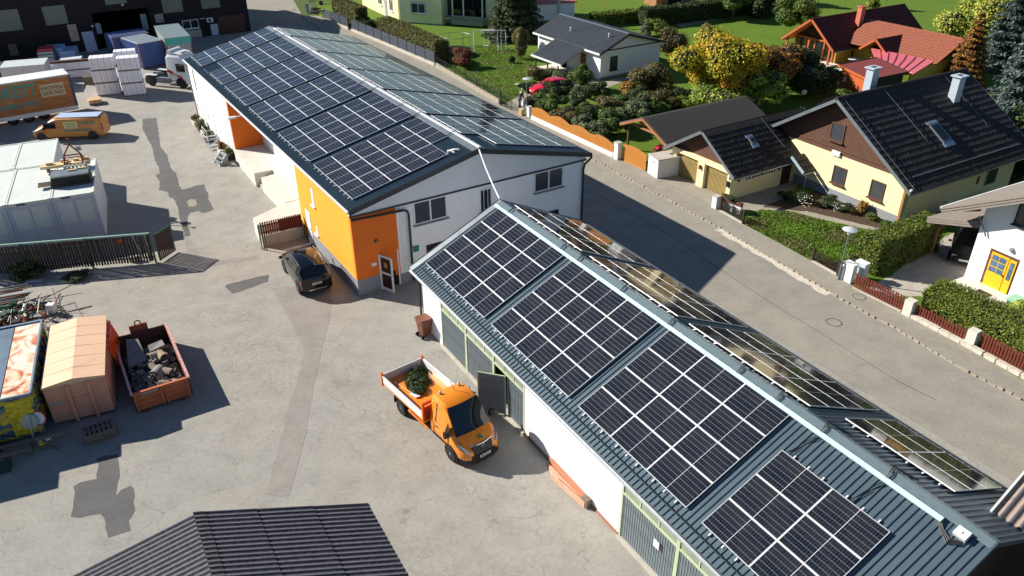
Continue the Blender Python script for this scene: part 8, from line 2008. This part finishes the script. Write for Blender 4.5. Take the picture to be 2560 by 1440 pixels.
# ------------------------------------------------------------------ lamps
def street_lamp(label, px, py, h):
    p = V3(px, py); t = empty('street_lamp', label, 'street lamp', (p.x, p.y, .07), 0, 'disc street lamps'); s = h / 3.0
    b = MB(); b.tube([(0, 0, -.05), (0, 0, .9)], .06, 10); b.tube([(0, 0, .9), (0, 0, h - .38)], .04, 8); b.build('post', plain('grey_lamp_post', '#7c8484', .5, .4), t)
    b = MB(); b.lathe((0, 0, h - .40), [(.05, 0), (.09, .08), (.10, .24), (.06, .28)], 14); b.build('lantern_glass', plain('frosted_lantern', '#d8dcda', .2), t)
    b = MB(); b.lathe((0, 0, h - .12), [(.10, -.02), (.36, .0), (.37, .025), (.18, .09), (.02, .12)], 24); b.build('shade', plain('lamp_disc_white', '#c3c9d0', .35), t); return t
street_lamp('disc-topped street lamp at the far end of the orange fence', 1317, 291, 3.1); street_lamp('disc-topped street lamp beside the white meter cabinets', 2095, 702, 2.95)
p = V3(2006, 256); t = empty('garden_lamp', 'white globe lamp on a short post in the garden', 'lamp', (p.x, p.y, .07)); b = MB(); b.tube([(0, 0, 0), (0, 0, .6)], .03, 6); b.build('post', MT['black_plastic'], t); b = MB(); b.lathe((0, 0, .82), [(.22 * math.sin(pi * k / 8) + .001, -.22 * math.cos(pi * k / 8)) for k in range(9)], 16); b.build('globe', plain('white_globe', '#f2f2ee', .3), t, smooth=True)
# junction furniture at the top left
p = V3(808, 50); t = empty('road_sign', 'round blue no stopping sign at the far junction', 'sign', (p.x, p.y, .07), -.2); b = MB(); b.tube([(0, 0, 0), (0, 0, 2.1)], .03, 6); b.build('post', MT['galv'], t)
b = MB(); b.lathe((0, -.04, 1.95), [(.28, -.01), (.28, .01), (.01, .01)], 20, axis='y'); b.build('rim', plain('sign_red2', '#8c3347', .5), t); b = MB(); b.lathe((0, -.055, 1.95), [(.2, -.005), (.01, -.006)], 20, axis='y'); b.build('face', plain('sign_blue', '#4d4a86', .5), t)
p = V3(772, 32); t = empty('junction_cabinet', 'grey utility cabinet at the far junction', 'cabinet', (p.x, p.y, 0), -.3); cbox(t, 'body', -.25, .25, -.2, .2, 0, 1.1, MT['cont_wall']); cbox(t, 'roof', -.28, .28, -.22, .22, 1.1, 1.15, MT['galv'])
p = V3(777, 78); t = empty('marker_pole', 'thin pole at the kerb beyond the solar roof', 'pole', (p.x, p.y, 0)); b = MB(); b.tube([(0, 0, 0), (0, 0, 1.9)], .025, 6); b.build('shaft', MT['galv'], t)
p = V3(788, 30); t = empty('stone_planter', 'low stone-edged bed at the far junction', 'planter', (p.x, p.y, 0), .3); cbox(t, 'edge', -1.1, 1.1, -.4, .5, 0, .3, MT['kerbstone']); crown(t, 'plants', (0, .1, .4), (.9, .35, .25), 700, .09, 'olive', 5, seed=9)
t = empty('rail_fence', 'dark rail fence behind the stone bed at the junction', 'fence', V3(775, 12, 0), .5); cbox(t, 'post', 0, .06, 0, .06, 0, 1.3, FGD); cbox(t, 'post', 3.0, 3.06, 0, .06, 0, 1.3, FGD)
for k in range(5): cbox(t, 'rail', .06, 3.0, 0, .04, .25 + k * .22, .32 + k * .22, FG)
# swing set, trampoline
p = V3(1215, 126); t = empty('swing_set', 'white swing set with one swing and a ladder on the lawn', 'swing', (p.x, p.y, .07), .12); wm = MT['white_paint']
for x in (-1.3, 1.25):
    for s in (-1, 1): b = MB(); b.tube([(x, 0, 1.95), (x + .0, s * .7, 0)], .035, 6); b.build('leg', wm, t)
b = MB(); b.tube([(-1.3, 0, 1.95), (2.1, 0, 1.95)], .04, 6); b.build('beam', wm, t); b = MB(); b.tube([(-.2, 0, 1.95), (-.2, 0, .45)], .012, 4); b.tube([(.25, 0, 1.95), (.25, 0, .45)], .012, 4); b.build('swing_chains', wm, t); cbox(t, 'swing_seat', -.22, .27, -.1, .1, .42, .46, wm)
for x in (1.6, 2.1): b = MB(); b.tube([(x, -.3, 0), (x, 0, 1.95)], .03, 6); b.build('ladder_rail', wm, t)
for k in range(5): b = MB(); b.tube([(1.6, -.25 + .05 * k, .3 + .33 * k), (2.1, -.25 + .05 * k, .3 + .33 * k)], .02, 5); b.build('rung', wm, t)
cbox(t, 'seat_board', -.4, 1.0, .1, .35, 1.7, 2.0, MT['concrete'])
p = V3(1140, 140); t = empty('trampoline', 'trampoline with dark safety net in the shade left of the swing', 'trampoline', (p.x, p.y, .07), 0); b = MB(); b.lathe((0, 0, .6), [(1.5, 0), (1.5, .05), (1.35, .06), (.01, .05)], 24); b.build('mat', MT['black_plastic'], t)
for k in range(6): a = k * pi / 3; b = MB(); b.tube([(1.5 * cos(a), 1.5 * sin(a), 0), (1.5 * cos(a), 1.5 * sin(a), 2.0)], .025, 5); b.build('pole', MT['galv'], t)
b = MB(); ring = [(1.5 * cos(2 * pi * k / 24), 1.5 * sin(2 * pi * k / 24), 2.0) for k in range(25)]; b.tube(ring, .02, 4, cap=False); b.build('top_ring', MT['galv'], t)
p = V3(1295, 213); t = empty('lawn_disc', 'pale round cover lying in the lawn', 'cover', (p.x, p.y, .08)); b = MB(); b.cyl((0, 0, 0), .35, .03, 16); b.build('disc', MT['concrete'], t)
p = V3(1478, 22); t = empty('football_goal', 'thin orange goal frame standing on the meadow', 'goal', (p.x, p.y, .07), -.2); b = MB(); b.tube([(-1.5, 0, 0), (-1.5, 0, 1.6), (1.5, 0, 1.6), (1.5, 0, 0)], .05, 6); b.build('frame', MT['fence_orange'], t)
# side clutter between cream house and carport
t = empty('blue_barrel', 'bright blue rain barrel at the cream house corner', 'barrel', wl(YO, .75, .6, .07)); b = MB(); b.lathe((0, 0, 0), [(.25, 0), (.3, .35), (.26, .75), (.26, .8)], 16); b.build('drum', plain('bright_blue_plastic', '#3fa2d8', .4), t); b = MB(); b.cyl((0, 0, .8), .25, .03, 16); b.build('lid', MT['black_plastic'], t)
t = empty('garden_rack', 'dark rack with pots along the cream house side wall', 'rack', wl(YO, .5, 2.2, .07), YO[2]); cbox(t, 'shelf', 0, .7, 0, 1.5, .35, .4, MT['brown_wood']); cbox(t, 'shelf', 0, .7, 4.2, 6.4, .35, .4, MT['brown_wood'])
for k in range(9): y = random.uniform(.1, 1.4) if k < 4 else random.uniform(4.3, 6.3); b = MB(); b.lathe((random.uniform(.15, .55), y, .4), [(.08, 0), (.11, .16)], 8); b.build('pot', (MT['concrete'], MT['white_paint'], MT['rust'])[k % 3], t)
t = empty('hand_cart', 'dark green garden cart with upright handle by the side wall', 'cart', wl(YO, .7, 3.2, .07), YO[2]); cbox(t, 'tray', 0, .6, 0, .9, .3, .6, MT['green_steel']); b = MB(); b.tube([(0, -.05, .4), (0, -.3, 1.1), (.6, -.3, 1.1), (.6, -.05, .4)], .02, 5); b.build('handle', MT['black_plastic'], t); b = MB(); b.lathe((-.04, .45, .2), [(.2, -.03), (.2, .03)], 12, axis='x'); b.build('wheel', MT['rubber'], t)
t = empty('blue_tarp', 'light blue tarpaulin heap at the far right garden', 'tarpaulin', G(2532, 312, .07)); b = MB(); b.lathe((0, 0, 0), [(.75, 0), (.6, .2), (.2, .35), (.02, .38)], 9); b.build('cloth', plain('light_blue_tarp', '#5cc0e6', .5), t)
t = empty('garden_table', 'pale garden table at the path before the red-roofed house', 'table', G(2095, 192, .07)); cbox(t, 'tabletop', -.9, .9, -.4, .4, .62, .68, MT['offwhite']); 
for x in (-.8, .7): cbox(t, 'leg', x, x + .08, -.3, .3, 0, .62, MT['offwhite'])
t = empty('garden_table', 'round pale table under the eave of the red-roofed house', 'table', wl(RO, 1.2, 1.3, .07)); b = MB(); b.lathe((0, 0, .62), [(.6, 0), (.6, .05), (.01, .06)], 18); b.build('tabletop', MT['offwhite'], t); b = MB(); b.cyl((0, 0, 0), .05, .62, 8); b.build('leg', MT['galv'], t)

# ------------------------------------------------------------------ the person at the gate
def skin(name, pts, edges, radii, mat, parent, root=0, sub=2):
    me = bpy.data.meshes.new(name); me.from_pydata(pts, edges, []); o = bpy.data.objects.new(name, me); COL.objects.link(o); o.parent = parent
    o.modifiers.new('s', 'SKIN'); sv = me.skin_vertices[0].data
    for i, r in enumerate(radii): sv[i].radius = r if isinstance(r, tuple) else (r, r)
    sv[root].use_root = True; m = o.modifiers.new('u', 'SUBSURF'); m.levels = sub; m.render_levels = sub
    dg = bpy.context.evaluated_depsgraph_get(); m2 = bpy.data.meshes.new_from_object(o.evaluated_get(dg)); bpy.data.objects.remove(o)
    o = bpy.data.objects.new(name, m2); COL.objects.link(o); o.parent = parent; m2.materials.clear(); m2.materials.append(mat)
    m2.polygons.foreach_set('use_smooth', [True] * len(m2.polygons)); return o
pe = empty('person', 'person in dark jacket and dark trousers leaning forward at the garden gate', 'person', G(1300, 271, .07), RD(35)); pe.scale = (.95, .95, .95)
SKN = plain('skin', '#c79a80', .6)
# 0 pelvis 1 waist 2 chest 3 neck 4 head 5 headtop | legs 6-13 | arms 14-21 ; faces +x
P = [(0, 0, .92), (.03, 0, 1.08), (.12, 0, 1.33), (.20, 0, 1.48), (.25, 0, 1.60), (.27, 0, 1.70),
     (0, .10, .86), (.06, .11, .48), (-.02, .12, .09), (.12, .13, .04), (0, -.10, .86), (-.02, -.11, .48), (-.08, -.12, .09), (.06, -.13, .04),
     (.13, .19, 1.40), (.16, .25, 1.14), (.32, .20, .94), (.39, .18, .87), (.13, -.19, 1.40), (.14, -.25, 1.14), (.30, -.20, .93), (.37, -.18, .86)]
Eg = [(0, 1), (1, 2), (2, 3), (3, 4), (4, 5), (0, 6), (6, 7), (7, 8), (8, 9), (0, 10), (10, 11), (11, 12), (12, 13), (2, 14), (14, 15), (15, 16), (16, 17), (2, 18), (18, 19), (19, 20), (20, 21)]
Rr = [(.13, .11), (.12, .10), (.15, .11), .055, (.085, .095), (.07, .075), .085, .058, .042, .035, .085, .058, .042, .035, .06, .045, .035, .03, .06, .045, .035, .03]
skin('body', P, Eg, Rr, SKN, pe)
skin('jacket', [P[i] for i in (0, 1, 2, 14, 15, 16, 18, 19, 20)], [(0, 1), (1, 2), (2, 3), (3, 4), (4, 5), (2, 6), (6, 7), (7, 8)], [(.155, .135), (.15, .13), (.18, .14), .085, .068, .055, .085, .068, .055], plain('dark_navy_jacket', '#1c2233', .8), pe)
skin('trousers', [P[i] for i in (0, 6, 7, 8, 10, 11, 12)], [(0, 1), (1, 2), (2, 3), (0, 4), (4, 5), (5, 6)], [(.14, .12), .105, .08, .065, .105, .08, .065], plain('dark_jeans', '#242c40', .85), pe)
for i in (9, 13): b = MB(); b.obox((P[i][0] - .05, P[i][1], .045), (.14, 0, 0), (0, .05, 0), (0, 0, .045)); b.build('shoe', MT['black_plastic'], pe, bevel=.02)
b = MB(); b.lathe((.24, 0, 1.66), [(.10 * math.sin(pi * k / 8) + .001, -.10 * math.cos(pi * k / 8)) for k in range(3, 9)], 14); b.build('hair', plain('pale_blond_hair', '#c9bda0', .8), pe, smooth=True)
b = MB(); b.obox((.345, 0, 1.60), (.02, 0, 0), (0, .012, 0), (0, 0, .025)); b.build('nose', SKN, pe, bevel=.008)
for s in (-1, 1):
    b = MB(); b.lathe((.325, s * .032, 1.625), [(.001, -.01), (.012, 0), (.001, .01)], 8); b.build('eye', MT['black_plastic'], pe); b = MB(); b.obox((.25, s * .088, 1.60), (.02, 0, 0), (0, .01, 0), (0, 0, .03)); b.build('ear', SKN, pe, bevel=.006)
    hx = P[17] if s > 0 else P[21]
    for f_ in range(4): b = MB(); y = hx[1] + (f_ - 1.5) * .018; b.tube([(hx[0], y, hx[2] - .01), (hx[0] + .04, y, hx[2] - .05), (hx[0] + .035, y, hx[2] - .085 + abs(f_ - 1.5) * .008)], [.010, .009, .007], 5); b.build('finger', SKN, pe)
    b = MB(); b.tube([(hx[0] - .01, hx[1] - s * .025, hx[2]), (hx[0] + .02, hx[1] - s * .05, hx[2] - .035)], [.011, .008], 5); b.build('thumb', SKN, pe)
